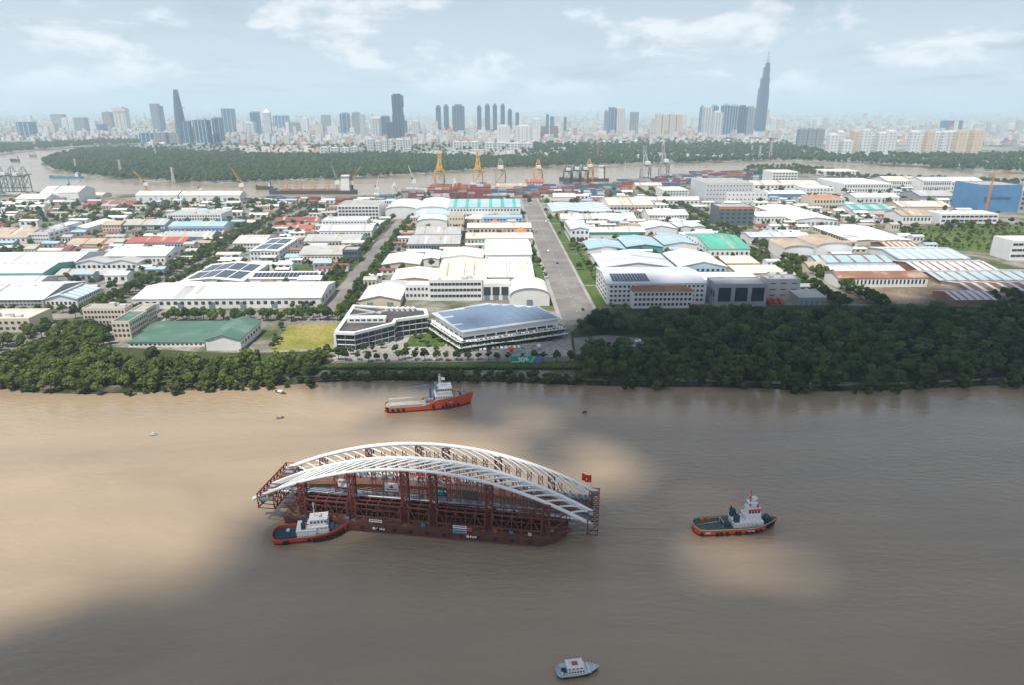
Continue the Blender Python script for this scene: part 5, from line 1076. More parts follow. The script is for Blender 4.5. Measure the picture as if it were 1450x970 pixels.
for i,(a,b,yt) in enumerate([(928,936,159),(937,946,159.5),(947,956,159),(957,965,160)]): T(a,b,192,yt,FC,'cream apartment slab, %s of four in a tight row' % FX[i],'box',1.2,2,'cream apartment slabs')
for i,(a,b,yb,yt,m) in enumerate([(989,995,193,148,FB),(994,1006,195,148,FL),(1005,1014,193,147,FB),(1008,1021,196,156,FL),(1020,1032,194,146,FB),(1032,1043,194,147,FB),(1043,1055,194,148,FD),(1055,1066,194,149,FG)]): T(a,b,yb,yt,m,'%s from the left in the dense tower cluster beside the stepped spire' % ['first slim blue one','pale one','second blue one','shorter pale one','third blue one','fourth blue one','dark one','grey one'][i],'box',0.8,3,'tower cluster beside the spire')
t = T(1068,1082.5,192,88,FB,'very tall stepped blue skyscraper with needle spire',steps=((0.36,0,1),(0.58,0.12,1),(0.66,0.12,0.98),(0.80,0.22,0.92),(0.94,0.38,0.85),(1.0,0.5,0.8)))
q = G(1075,192); Ht = on_plane_y(1075,88,q.y).z-GZ; Hs = on_plane_y(1075,72,q.y).z-GZ; ww = (G(1083.5,192)-G(1066.5,192)).length
MB().beam((ww*0.15,ww*0.3,Ht), (ww*0.15,ww*0.3,Ht+(Hs-Ht)*0.4), ww*0.2).beam((ww*0.15,ww*0.3,Ht), (ww*0.15,ww*0.3,Hs), ww*0.11).build('spire', W_BLUE, t)
T(1081,1086,188,154,FC,'slim cream tower right behind the stepped skyscraper'); T(1090,1098,188,166,FW,'white tower right of the stepped skyscraper','box'); T(1100,1109,187,168,FC,'cream low tower right of the stepped skyscraper','box')
for i,(a,b) in enumerate([(1130,1141),(1142,1153),(1154,1165)]): T(a,b,210,180.5,FG,'grey gridded block, %s of three near the forest' % ['left','middle','right'][i],'box',1.0,2,'grey gridded blocks')
for i,(a,b,yt,m) in enumerate([(1172,1185,188,FW),(1183,1193,184,FW),(1192,1206,197,FW),(1205,1219,183,FY),(1218,1231,182,FW),(1228,1243,190,FW),(1241,1254,186,FW),(1253,1266,183,FW)]): T(a,b,220-(i%2)*1.5,yt,m,'%s block from the left in the first white apartment estate' % FX[i],'box',0.9,3,'first white apartment estate')
for i,(a,b,yt,m) in enumerate([(1287,1300,184,FW),(1300,1310,190,FW),(1309,1319,183,FY),(1318,1331,185,FW),(1330,1338,184,FW),(1340,1354,184,FW),(1352,1364,183,FY),(1363,1375,190,FW),(1374,1388,182,FY)]): T(a,b,220-(i%2)*1.5,yt,m,'%s block from the left in the second, yellow sided apartment estate' % FX[i],'box',0.9,3,'second apartment estate')
T(1334,1346,188,170,FB,'hazy blue block behind the second apartment estate, left'); T(1347,1361,188,170,FB,'hazy blue block behind the second apartment estate, right')
for i,(a,b,yb,yt) in enumerate([(453,466,220,207),(468,480,220,208),(482,495,220,208),(497,507,219,206),(520,530,215,195),(532,540,215,198),(541,549,213,196),(550,557,213,196),(561,572,211,196),(573,583,210,196)]): T(a,b,yb,yt,FL,'%s pale mid-rise from the left on the green peninsula' % FX[i],'box',0.8,3,'pale mid-rises on the peninsula')
for i,(a,b,yb) in enumerate([(641,652,211),(653,664,211),(666,678,211),(686,700,212),(702,717,212),(720,736,213),(738,755,213)]): T(a,b,yb,yb-11.5,FL,'%s pale apartment row block from the left below the nine dark slabs' % FX[i],'box',0.8,3,'pale apartment row below the dark slabs')
T(1426,1438,190,174,FW,'white block at the far right of the skyline','box'); T(1288,1300,182,168,FW,'pale far block behind the second estate','box')

# ------------------------------------------------------------------ city without end, woods across the river
def shore_y(x, line=FAR_SHORE[9:]):
    for (a, ya), (b, yb) in zip(line, line[1:]):
        if min(a,b) <= x <= max(a,b) and a != b: return ya+(yb-ya)*(x-a)/(b-a)
    return 250
crng = random.Random(9); items = []
WC = [(0.68,0.68,0.68),(0.6,0.58,0.54),(0.5,0.48,0.45),(0.62,0.55,0.45),(0.42,0.45,0.48),(0.55,0.6,0.64),(0.72,0.72,0.7),(0.5,0.3,0.22)]; RC = [(0.45,0.43,0.4),(0.6,0.6,0.6),(0.40,0.16,0.10),(0.3,0.36,0.42),(0.65,0.64,0.6),(0.5,0.45,0.38)]
def dens(x, y):
    if y < 163: return 0.9
    if y < 182: return 0.85
    if y < 200: return 0.55 if x < 640 or x > 1080 else 0.5
    return 0.35
for i in range(40000):
    y = 159.3+46*crng.random()**1.5; x = crng.uniform(-60, 1510)
    if crng.random() > dens(x, y) or (x < 210 and y > 199) or (230 < x < 760 and y > 203): continue
    p = G(x, y)
    if blocked(p.x, p.y, 3): continue
    s = p.y/4000; w = crng.uniform(8, 22)*(0.6+0.6*s); h = crng.choice([6,8,10,12,15,18,26])*crng.uniform(0.8,1.3)*(0.8+0.25*s)
    if crng.random() < 0.03: h *= 2.5
    items.append((p.x, p.y, GZ, w, w*crng.uniform(0.7,1.5), h, (crng.choice(WC), crng.choice(RC))))
items.sort(key=lambda q: q[1])
hk = []
for i in range(12):
    W, D, H = crng.uniform(10,22), crng.uniform(9,18), crng.uniform(8,20); wmm = [W_WHITE,W_CREAM,W_GREY,W_BLUE][i%4]; rmm = [FLATC,ORANGE,GREYR,WHITE,MAROON,BLUE][i%6]
    hk.append((MB().box(-W/2,W/2,0,D,0,H).mesh('wall', wmm), MB().add([(-W/2-.4,-.4,H),(W/2+.4,-.4,H),(W/2+.4,D+.4,H),(-W/2-.4,D+.4,H),(-W/4,D/2,H+3),(W/4,D/2,H+3)], [(0,1,5,4),(1,2,5),(2,3,4,5),(3,0,4)]).mesh('roof', rmm)))
for it in items[:240]:
    q = proj(it[:3])[0]; pl = 'left of the tapering tower' if q < 250 else ('below the middle skyline' if q < 760 else ('below the blue trio and the tower cluster' if q < 1090 else 'around the white apartment estates'))
    t = thing('town_house', 'small pale house across the river '+pl, 'house', (it[0], it[1], GZ), 0, 'houses across the river '+pl); a, b = crng.choice(hk); link('wall', a, t); link('roof', b, t)
boxes_stuff('city_houses', 'sea of small pale houses of the city fading towards the horizon', items[240:], PAINT, 'houses')
# villas on the peninsula
vil = []
for zone, n in (([(332,215),(345,208),(450,208),(440,219),(360,219)], 70), ([(590,221),(600,216),(740,215),(760,222),(700,223)], 60), ([(740,206),(745,199),(830,200),(835,206)], 50), ([(755,222),(760,214),(800,212),(805,220)], 40), ([(880,222),(900,219),(1080,220),(1080,223),(900,225)], 30)):
    P = px(zone); xs = [p[0] for p in P]; ys = [p[1] for p in P]
    for _ in range(n):
        x, y = crng.uniform(min(xs), max(xs)), crng.uniform(min(ys), max(ys))
        if inpoly(x, y, P): vil.append((x, y, GZ, crng.uniform(14,34), crng.uniform(12,22), crng.uniform(6,12), (crng.choice(WC[:2]), crng.choice(RC))))
boxes_stuff('peninsula_villas', 'low white villas and site huts scattered on the green peninsula', vil, PAINT, 'houses')
sheet('bare_red_earth', px([(330,216),(345,209),(400,208),(462,209),(440,218),(380,220)]), GZ+0.5, ground_mat('red_earth', [(0.36,0.18,0.11),(0.44,0.26,0.18)], 0.01))
sheet('sand_strip', px([(900,223),(930,220),(1080,220.5),(1080,223),(960,226)]), GZ+0.5, ground_mat('pale_sand', [(0.35,0.30,0.22),(0.45,0.40,0.3)], 0.01))
fr = []
def wood(poly, step, lo, hi, keep=1.0):
    P = px(poly); xs = [p[0] for p in P]; ys = [p[1] for p in P]; y = min(ys)
    while y < max(ys):
        st = step*(0.7+0.3*y/2000); x = min(xs)
        while x < max(xs):
            a = x+trng.uniform(-.5,.5)*st; b = y+trng.uniform(-.5,.5)*st
            if inpoly(a, b, P) and trng.random() < keep and not blocked(a, b, 2): fr.append((a, b, GZ, trng.uniform(lo, hi)))
            x += st
        y += st
wood([(60,231),(78,221),(112,213.5),(150,210),(230,213),(330,219),(440,221),(520,219),(600,222),(700,224),(760,225),(840,224),(900,226),(1000,226),(1080,225),(1130,227.5),(1080,227),(1000,229),(920,231),(840,234),(760,236.5),(690,238.5),(600,245.5),(520,250.5),(450,254.5),(380,257.5),(300,258.5),(230,256.5),(170,252.5),(110,246.5),(75,239.5)], 14, 0.75, 1.3, 0.9)
wood([(150,210),(230,205),(330,204),(440,205),(620,205),(760,207),(900,212),(900,226),(760,225),(600,222),(520,219),(440,221),(330,219),(230,213)], 30, 0.7, 1.3, 0.35)
wood([(740,222),(740,205),(900,196),(1100,198),(1130,210),(1270,220),(1290,221),(1450,218),(1450,244),(1330,239),(1300,234.5),(1230,232.5),(1135,227.5),(1080,225),(900,224)], 20, 0.8, 1.4, 0.7)
wood([(-60,219),(-60,206),(60,203),(200,196),(200,203),(110,207),(50,212),(0,217)], 17, 0.8, 1.3, 0.75)
wood([(0,204),(200,196),(600,196),(800,194),(1100,194),(1450,205),(1450,172),(0,172)], 75, 0.9, 1.5, 0.40)
mass('far_woods', 'dark green woods across the river reading as one mass', fr, K_FAR)
# power pylons on the peninsula
for i,(x,yb,yt) in enumerate([(108,240,224),(172,248,225),(221,222,209),(246,258,236),(293,217,205),(1075,226,205),(1064,218,205),(1090,226,198)]):
    p = G(x, yb); H = on_plane_y(x, yt, p.y).z-GZ; t = thing('power_pylon', 'slim grey power pylon in the far woods, %s from the left' % FX[i], 'pylon', tuple(p), 0, 'power pylons'); b = MB(); w = H*0.07
    for s in (-w, w):
        for u in (-w, w): b.beam((s,u,0), (s*0.15,u*0.15,H), 0.9)
    b.build('lattice_mast', VENT, t)
    for z in (0.7, 0.82, 0.94): MB().beam((-H*0.13,0,H*z), (H*0.13,0,H*z), 0.8).build('cross_arm', VENT, t)
# ------------------------------------------------------------------ the barge with the arch bridge
BA = R(10); BO = Vector((-18.4, 201.2, 0))
STEEL = mat('oxide_steel', (0.185,0.056,0.045), 0.7, var=0.25, scale=0.5, dirt=((0.21,0.10,0.075), 0.4, 0.60)); STEELD = mat('shaded_and_dark_steel', (0.026,0.010,0.0095), 0.75, var=0.25, scale=0.5)  # near-black copy carries the shade inside the frames in its colour; also exhausts, rudders
ARCH = mat('arch_white_paint', (0.78,0.79,0.78), 0.4, var=0.06, scale=0.15, dirt=((0.62,0.66,0.58), 0.12, 0.58)); DECKB = mat('deck_blue_grey', (0.22,0.29,0.32), 0.7, var=0.2, scale=0.3); DECKR = mat('deck_primer', (0.15,0.075,0.055), 0.8, var=0.2, scale=0.2)
RUSTD = mat('barge_deck_rust', (0.17,0.10,0.065), 0.9, var=0.3, scale=0.25, dirt=((0.30,0.24,0.15), 0.2, 0.55))
def bthing(name, label, cat, u=0, v=0, z=0, group=None):
    c, s = math.cos(BA), math.sin(BA); return thing(name, label, cat, (BO.x+u*c+v*s, BO.y-u*s+v*c, z), -BA, group)
def zlow(u): return 8.5+15.8*(1-((u+8.5)/60)**2)
def zup(u): return 9.2+16.0*(1-((u+8.0)/59.5)**2)
def zrear(u): return 9.3+15.2*(1-((u+7.0)/60)**2)
def zdeck(u): return 8.3+1.7*(1-((u+8)/60)**2)-0.014*(u+8)
VL, VU, VR, VD0, VD1 = 3.0, 9.0, 22.0, 7.6, 22.5
def lattice(mb, x0, x1, y0, y1, z0, z1, step, w=0.35, b=0.2):
    for x in (x0, x1):
        for y in (y0, y1): mb.beam((x,y,z0), (x,y,z1), w)
    n = max(int((z1-z0)/step), 1)
    for i in range(n):
        a = z0+(z1-z0)*i/n; c = z0+(z1-z0)*(i+1)/n
        for y in (y0, y1): mb.beam((x0,y,c), (x1,y,c), b).beam((x0,y,a), (x1,y,c), b).beam((x1,y,a), (x0,y,c), b)
        for x in (x0, x1): mb.beam((x,y0,c), (x,y1,c), b).beam((x,y0,a), (x,y1,c), b).beam((x,y1,a), (x,y0,c), b)
    return mb
def barge():
    t = bthing('barge', 'rust red flat barge carrying the white arch bridge on steel frames', 'barge'); P = [(-57,0),(34,0),(39,2.5),(42.5,7.5),(42.5,19),(39,24),(34,26.5),(-57,26.5)]
    MB().prism(ring(P, -0.6), -1.5, 0.9).build('boot_top', mat('hull_red_brown', (0.20,0.07,0.05), 0.7, var=0.2, scale=0.3), t)
    MB().prism(P, 0.9, 3.6).build('hull', mat('hull_black_brown', (0.105,0.042,0.034), 0.7, var=0.3, scale=0.4, dirt=((0.14,0.06,0.045), 0.3, 0.55)), t)
    MB().prism(ring(P, 0.15), 3.0, 3.35).build('rubbing_strake', STEEL, t); MB().prism(ring(P, -0.3), 3.6, 3.8).build('deck', RUSTD, t)
    r = random.Random(3)
    for i in range(46):
        x = -56+i*2.0
        if x < 34: MB().beam((x,0.15,3.6), (x,0.15,4.7), 0.09).build('rail_post', STEEL, t)
    MB().beam((-57,0.15,4.7), (34,0.15,4.7), 0.08).beam((-57,0.15,4.25), (34,0.15,4.25), 0.06).build('hand_rail', STEEL, t)
    for i in range(15):
        x = -52+i*5.9; MB().tube([(x,-0.35,1.9),(x,-0.05,1.9)], 0.55, 10).build('tyre_fender', TYRE, t)
    for x in (-55, -20, 10, 33, 40):
        MB().tube([(x-0.4,8 if x > 36 else 1.0,3.8),(x-0.4,8 if x > 36 else 1.0,4.7)], 0.22, 8).tube([(x+0.4,8 if x > 36 else 1.0,3.8),(x+0.4,8 if x > 36 else 1.0,4.7)], 0.22, 8).build('bollard', STEEL, t)
    for x0, m in ((-24.5, pw), (8.8, pw)):                     # white name marks on the side
        q = MB().tube([(x0+0.5,-0.06,2.1),(x0+0.5,-0.02,2.1)], 0.55, 10)
        for k, (a, b) in enumerate([(1.3,1.8),(2.0,2.7),(2.9,3.5),(3.7,4.4)]): q.box(x0+a, x0+b, -0.06, -0.02, 1.7, 2.5-0.2*(k%2))
        q.build('side_lettering', m, t)
    q = MB()
    for k in range(9): q.box(-5.5+k*0.9, -5.0+k*0.9, 0.45, 0.52, 0.2, 0.8)
    q.build('draught_marks', mat('mark_red', (0.5,0.05,0.04), 0.6), t)
barge()
# steel carrying frames
FR = [(-49.0,-33.6),(-30.6,-14.4),(-11.5,-4.4),(-1.6,15.0),(17.6,34.3)]
for i, (a, b) in enumerate(FR):
    t = bthing('carrying_frame', 'open rust brown box frame on the barge, %s from the left' % FX[i], 'steel frame', (a+b)/2, 0, 3.8, 'open box frames on the barge'); w = (b-a)/2; n = max(int((b-a)/3.3), 2); v0, v1, h = 1.0, 5.6, 7.0
    for k in range(n+1):
        x = -w+2*w*k/n
        for y in (v0, v1): MB().beam((x,y,0), (x,y,h), 0.42 if y == v0 and k in (0, n) else 0.30).build('post', STEEL if y == v0 else STEELD, t)  # front posts in plain steel, rear ones coloured as if in shade
        MB().beam((x,v0,h), (x,v1,h), 0.3).build('top_bar', STEEL, t); MB().beam((x,v0,2.0), (x,v1,2.0), 0.28).build('cross_bar', STEELD, t)
        if k < n:
            x2 = -w+2*w*(k+1)/n
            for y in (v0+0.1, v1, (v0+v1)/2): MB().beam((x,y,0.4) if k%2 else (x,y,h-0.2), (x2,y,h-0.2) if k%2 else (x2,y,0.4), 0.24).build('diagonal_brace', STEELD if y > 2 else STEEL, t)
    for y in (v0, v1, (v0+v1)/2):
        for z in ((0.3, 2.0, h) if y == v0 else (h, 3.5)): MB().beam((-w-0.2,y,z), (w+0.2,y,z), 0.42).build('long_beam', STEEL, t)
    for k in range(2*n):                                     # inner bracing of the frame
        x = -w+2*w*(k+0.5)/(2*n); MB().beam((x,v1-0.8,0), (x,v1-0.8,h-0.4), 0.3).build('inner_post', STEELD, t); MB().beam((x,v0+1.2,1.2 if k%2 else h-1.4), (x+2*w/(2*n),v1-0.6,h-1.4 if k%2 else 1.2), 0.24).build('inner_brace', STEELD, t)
    if i == 4:
        for y in (2.2, 3.4, 4.5): MB().beam((0,y,h), (w,y,h), 0.3).build('top_bar', STEEL, t)
# deep bed frames behind, under the deck
for i, (a, b) in enumerate([(-50,-22),(-20,8),(10,36)]):
    t = bthing('bed_frame', 'steel bed frame coloured dark as shade under the bridge deck, %s from the left' % FX[i], 'steel frame', (a+b)/2, 0, 3.8, 'bed frames under the deck'); w = (b-a)/2; q = MB()
    for k in range(8):
        x = -w+2*w*k/7
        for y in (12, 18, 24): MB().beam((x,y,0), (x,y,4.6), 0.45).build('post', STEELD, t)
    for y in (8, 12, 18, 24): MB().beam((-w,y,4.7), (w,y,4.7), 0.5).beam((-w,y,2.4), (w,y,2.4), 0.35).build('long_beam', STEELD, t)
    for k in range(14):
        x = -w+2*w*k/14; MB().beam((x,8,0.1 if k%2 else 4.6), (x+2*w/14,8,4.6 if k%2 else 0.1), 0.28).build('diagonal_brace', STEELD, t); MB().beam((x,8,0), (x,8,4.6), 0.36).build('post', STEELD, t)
# towers that carry the arch chords
TU = [-50.5,-32.1,-13.0,-3.0,16.3,35.8]
for i, u in enumerate(TU):
    t = bthing('support_tower', 'rust brown lattice tower under the near arch chord, %s from the left' % FX[i], 'lattice tower', u, VL, 3.8, 'near lattice towers'); h = zlow(u)-3.8-0.5
    for sx in (-1.1, 1.1):
        for sy in (-1.1, 1.1): MB().beam((sx,sy,0), (sx,sy,h), 0.36).build('leg', STEEL, t)
    q = MB(); n = int(h/2.3)
    for k in range(n):
        a = h*k/n; c = h*(k+1)/n
        for s in (-1.1, 1.1): q.beam((-1.1,s,a),(1.1,s,c),0.2).beam((1.1,s,a),(-1.1,s,c),0.2).beam((-1.1,s,c),(1.1,s,c),0.2).beam((s,-1.1,a),(s,1.1,c),0.2).beam((s,-1.1,c),(s,1.1,c),0.2)
    q.build('lattice_brace', STEEL, t); MB().box(-1.4,1.4,-1.4,1.4,h,h+0.35).build('saddle', STEEL, t)
    h2 = zrear(u)-3.8-0.5; t = bthing('support_tower', 'rust brown lattice tower under the far arch chord, %s from the left' % FX[i], 'lattice tower', u, VR, 3.8, 'far lattice towers')
    for sx in (-1.1, 1.1):
        for sy in (-1.1, 1.1): MB().beam((sx,sy,0), (sx,sy,h2), 0.34).build('leg', STEEL, t)
    q = MB(); n = int(h2/2.6)
    for k in range(n):
        a = h2*k/n; c = h2*(k+1)/n
        for s in (-1.1, 1.1): q.beam((-1.1,s,a),(1.1,s,c),0.2).beam((1.1,s,a),(-1.1,s,c),0.2).beam((-1.1,s,c),(1.1,s,c),0.2)
    q.build('lattice_brace', STEEL, t)
# props standing on the deck under the arches
pu = [-40,-36,-26,-22,-18,-9,-6,1,4.5,8,12,20,24,28,32,39]
for i, u in enumerate(pu):
    for v, f, nm in ((VU-0.6, zup, 'near'), (VR-2.5, zrear, 'far')):
        h = f(u)-zdeck(u)-0.7-(0 if nm == 'near' else 1.0)
        if h < 2: continue
        t = bthing('deck_prop', 'thin rust brown trestle standing on the bridge deck below the %s arch' % nm, 'trestle', u, v, zdeck(u)+0.05, 'deck trestles under the %s arch' % nm)
        for s in (-0.7, 0.7): MB().beam((s,0,0), (s,0,h), 0.22).build('leg', STEEL, t)
        q = MB(); n = max(int(h/2.2), 1)
        for k in range(n): q.beam((-0.7,0,h*k/n), (0.7,0,h*(k+1)/n), 0.15).beam((0.7,0,h*k/n), (-0.7,0,h*(k+1)/n), 0.15)
        q.build('brace', STEEL, t); MB().beam((-0.7,0,h*0.6), (-3.0,0,0.1), 0.15).beam((0.7,0,h*0.6), (3.0,0,0.1), 0.15).build('raker', STEEL, t)
def bridge():
    t = bthing('arch_bridge', 'white twin-arch bridge span resting on the rust red barge', 'bridge', 0, 0, 0)
    N = 60
    def path(f, v, a=-67.0, b=51.5, n=N): return [(a+(b-a)*i/n, v, f(a+(b-a)*i/n)) for i in range(n+1)]
    def boxpath(pts, w, h): 
        mb = MB(); k = 0
        for p in pts: mb.v += [(p[0],p[1]-w/2,p[2]-h/2),(p[0],p[1]+w/2,p[2]-h/2),(p[0],p[1]+w/2,p[2]+h/2),(p[0],p[1]-w/2,p[2]+h/2)]
        for i in range(len(pts)-1):
            for j in range(4): mb.f.append((i*4+j, i*4+(j+1)%4, i*4+4+(j+1)%4, i*4+4+j))
        mb.f += [(0,1,2,3),(len(mb.v)-1,len(mb.v)-2,len(mb.v)-3,len(mb.v)-4)]; return mb
    MB().tube(path(zlow, VL, -69.0, 52.0), 0.62, 10).build('outer_chord', ARCH, t, smooth=True)
    boxpath(path(zup, VU, -65.5, 51.2), 1.5, 1.5).build('inner_chord', ARCH, t)
    MB().tube(path(zrear, VR, -66.0, 52.0), 0.75, 10).build('far_chord', ARCH, t, smooth=True)
    MB().tube(path(lambda u: zrear(u)-1.2-3.2*max(0,1-((u+7)/58)**2), VR-0.9, -60, 48), 0.10, 5).build('stay_line', ARCH, t); MB().tube(path(lambda u: zrear(u)-1.8-6.0*max(0,1-((u+7)/58)**2), VR-1.6, -60, 48), 0.10, 5).build('stay_line', ARCH, t)
    for i in range(26):                                      # near struts between the outer and the inner chord
        u0 = -63+i*4.25; dx = 15.0-0.27*i
        u1 = min(u0+dx, 50.5); a = Vector((u0,VL,zlow(u0))); b = Vector((u1,VU,zup(u1)))
        if u1-u0 < 2: continue
        c = (a+b)/2+Vector((dx*0.10,0.2,1.1)); pts = [(a*(1-q)**2+c*2*q*(1-q)+b*q*q) for q in [k/6 for k in range(7)]]
        MB().tube(pts, 0.32, 6).build('near_strut', ARCH, t, smooth=True)
    for i in range(30):                                      # far struts sweeping down from the far chord
        u0 = -62+i*3.6; h = zrear(u0)-zdeck(u0); dx = 4+h*1.05; u1 = min(u0+dx, 50); zb = zdeck(u1)+0.5
        if h < 1.2: continue
        pts = []
        for k in range(9):
            q = k/8; pts.append((u0+(u1-u0)*(math.sin(q*math.pi/2)*0.55+q*0.45), VR-3.2*q, zb+(zrear(u0)-zb)*(1-q**1.7)))
        MB().tube(pts, 0.27, 6).build('far_strut', ARCH, t, smooth=True)
    for a, b, m, nm, z in ((VD0, VD0+2.6, DECKB, 'near_footway', 0.25), (VD0+2.6, VD1-2.6, DECKR, 'carriageway', 0.0), (VD1-2.6, VD1, DECKB, 'far_footway', 0.25)):
        mb = MB(); n = 30
        for i in range(n+1): u = -66+117*i/n; mb.v += [(u,a,zdeck(u)+z),(u,b,zdeck(u)+z),(u,b,zdeck(u)-0.9),(u,a,zdeck(u)-0.9)]
        for i in range(n):
            for j in range(4): mb.f.append((i*4+j, i*4+(j+1)%4, i*4+4+(j+1)%4, i*4+4+j))
        mb.f += [(0,1,2,3), (4*n+3,4*n+2,4*n+1,4*n)]; mb.build(nm, m, t)
    for i in range(16):                                      # edge girder in bolted lengths
        a = -66+i*7.3; b = a+7.05; MB().tube([(a,VD0-0.3,zdeck(a)-0.1),((a+b)/2,VD0-0.3,zdeck((a+b)/2)-0.1),(b,VD0-0.3,zdeck(b)-0.1)], 0.42, 8).build('edge_girder', ARCH, t)
        MB().beam((a,VD0,zdeck(a)-1.1), (a,VD1,zdeck(a)-1.1), 0.5, 0.8).build('floor_beam', STEELD, t)
    MB().tube([(-66+117*i/30,VD1+0.3,zdeck(-66+117*i/30)) for i in range(31)], 0.42, 8).build('far_edge_girder', ARCH, t)
    for s, (u0, u1) in enumerate(((-69.5,-66.5),(50.5,53.0))): MB().tube([(u0,VL,zlow(u0) if s == 0 else zlow(51.5)),(u1,VL,zlow(u1) if s == 0 else zlow(51.5)-0.6)], 0.72, 10).build('chord_end', ARCH, t)
bridge()
# end trusses
for nm, u0, u1, z0, z1, lab in (('l', -66.5, -60.5, 6.2, 11.6, 'dark lattice cross truss hung under the left end of the bridge'), ('r', 49.6, 53.0, 6.6, 10.6, 'dark lattice cross truss hung under the right end of the bridge')):
    t = bthing('end_truss', lab, 'truss', (u0+u1)/2, 0, 0); w = (u1-u0)/2; n = 9
    for sx in (-w, w):
        for z in (z0, z1): MB().beam((sx,0.5,z), (sx,23.5,z), 0.40).build('chord', STEEL, t)
    for k in range(n+1):
        y = 0.5+23*k/n
        for sx in (-w, w): MB().beam((sx,y,z0), (sx,y,z1), 0.26).build('upright', STEEL, t)
        MB().beam((-w,y,z0), (w,y,z0), 0.22).beam((-w,y,z1), (w,y,z1), 0.22).beam((-w,y,z0), (w,y,z1), 0.18).build('cross_tie', STEEL, t)
        if k < n:
            y2 = 0.5+23*(k+1)/n
            for sx in (-w, w): MB().beam((sx,y,z0), (sx,y2,z1), 0.2).beam((sx,y,z1), (sx,y2,z0), 0.2).build('diagonal_brace', STEEL, t)
    for y in (2, 12, 23): MB().box(-w*0.8, w*0.8, y-1.0, y+1.0, (z0+z1)/2, (z0+z1)/2+0.25).build('work_platform', DECKB, t)
# raking props towards the ends
for i, (u0, z0, u1, z1) in enumerate([(-53.5,4.2,-61,8.6),(40,5.0,48.5,7.6)]):
    t = bthing('end_bracket', 'rust brown raking bracket at the %s end of the barge' % ('left','right')[i], 'bracket', 0, 0, 0)
    for v in (2, 9, 17, 24): MB().beam((u0,v,z0), ((u0+u1)/2,v,z1-0.6), 0.4).beam(((u0+u1)/2-(2 if i else -2),v,z0+3.2), ((u0+u1)/2,v,z1-0.6), 0.35).build('raker', STEEL, t)
    q = MB(); x0, x1 = (34.8,42.5) if i else (-57,-51)
    for v in (1.5, 6, 10): q.beam((x0,v,10.6), (x1,v,10.6), 0.35).beam((x1,v,10.6), (x0,v,4.5), 0.35).beam((x0,v,7.5), (x1-(2 if i else -2),v,7.5), 0.3)
    for x in (x0, (x0+x1)/2, x1): q.beam((x,1.5,10.6), (x,10,10.6), 0.3)
    q.build('outrigger_frame', STEEL, t)
# boards and banners
def text(name, s, size, m, parent, loc, align='CENTER'):
    c = bpy.data.curves.new(name, 'FONT'); c.body = s; c.size = size; c.align_x = align; c.extrude = 0.01; tmp = bpy.data.objects.new(name, c); COL.objects.link(tmp); bpy.context.view_layer.update()
    me = bpy.data.meshes.new_from_object(tmp.evaluated_get(bpy.context.evaluated_depsgraph_get())); me.materials.clear(); me.materials.append(m); bpy.data.objects.remove(tmp); o = bpy.data.objects.new(name, me); COL.objects.link(o)
    o.parent = parent; o.location = loc; o.rotation_euler = (R(90), 0, 0); return o
INK_B = mat('ink_blue', (0.03,0.07,0.25), 0.6, var=0.02); INK_R = mat('ink_red', (0.42,0.03,0.04), 0.6, var=0.02); INK_L = mat('ink_mint', (0.35,0.72,0.66), 0.6, var=0.02); BOARD = mat('board_white', (0.78,0.79,0.80), 0.55, var=0.04); TEALB = mat('board_teal', (0.02,0.095,0.115), 0.55, var=0.08)
def board(label, u, v, z, w, h, m, name='sign_board'):
    t = bthing(name, label, 'sign', u, v, z); MB().box(-w/2, w/2, 0, 0.12, 0, h).build('board', m, t)
    for s in (-w*0.42, w*0.42): MB().beam((s,0.25,-1.2), (s,0.25,h*0.9), 0.14).build('post', STEEL, t)
    return t
t = board('white board with red emblem and dark blue letters PSKU under the left arch', -36.4, 7.0, 13.2, 4.8, 3.1, BOARD); text('lettering', 'PSKU', 1.25, INK_B, t, (0.55,-0.05,1.5)); MB().box(-1.95,-1.55,-0.06,-0.02,1.5,2.4).box(-1.4,-1.1,-0.06,-0.02,1.5,2.4).box(-1.6,-1.3,-0.06,-0.02,2.0,2.4).build('emblem', INK_R, t)
t = board('white board with red crown emblem and a red line of letters', -19.2, 7.0, 12.9, 5.0, 3.4, BOARD)
MB().add([(-0.8+1.6*k/10, -0.06, 1.75+ (0.55*math.sin(math.pi*k/10))) for k in range(11)]+[(0.6-1.2*k/6,-0.06,1.45-0.15*math.sin(math.pi*k/6)) for k in range(7)], [tuple(range(18))]).add([(-0.25,-0.06,2.3),(0.25,-0.06,2.3),(0,-0.06,2.75)], [(0,1,2)]).build('emblem', INK_R, t)
q = MB(); [q.box(-1.9+k*0.32, -1.67+k*0.32, -0.06, -0.02, 0.55, 0.95+0.08*(k%3)) for k in range(12)]; q.build('lettering', INK_R, t)
t = board('dark teal board with pale marks behind the fourth near tower', -2.4, 8.6, 11.6, 5.4, 3.6, TEALB); q = MB(); [q.box(-2.2+k*1.3, -1.2+k*1.3, -0.06, -0.02, 1.6, 2.3+0.2*(k%2)) for k in range(4)]; [q.box(-1.8+k*0.9, -1.2+k*0.9, -0.06, -0.02, 0.7, 1.0) for k in range(4)]; q.build('lettering', INK_L, t)
t = board('dark teal board with faint red marks right of the middle', 8.6, 8.4, 11.2, 5.2, 3.6, TEALB); q = MB(); [q.box(-1.9+k*1.3, -1.0+k*1.3, -0.06, -0.02, 1.5, 2.2) for k in range(3)]; q.build('lettering', INK_R, t)
t = bthing('red_slogan', 'long row of red cut-out letters hung below the near arch chord', 'sign', 0, VL-0.2, 0); RED = mat('slogan_red', (0.62,0.07,0.035), 0.55, var=0.05); r = random.Random(4)
MB().tube([(-12+18.5*i/12, 0.25, zlow(-12+18.5*i/12)-1.3) for i in range(13)], 0.07, 5).build('hanging_rail', STEEL, t)
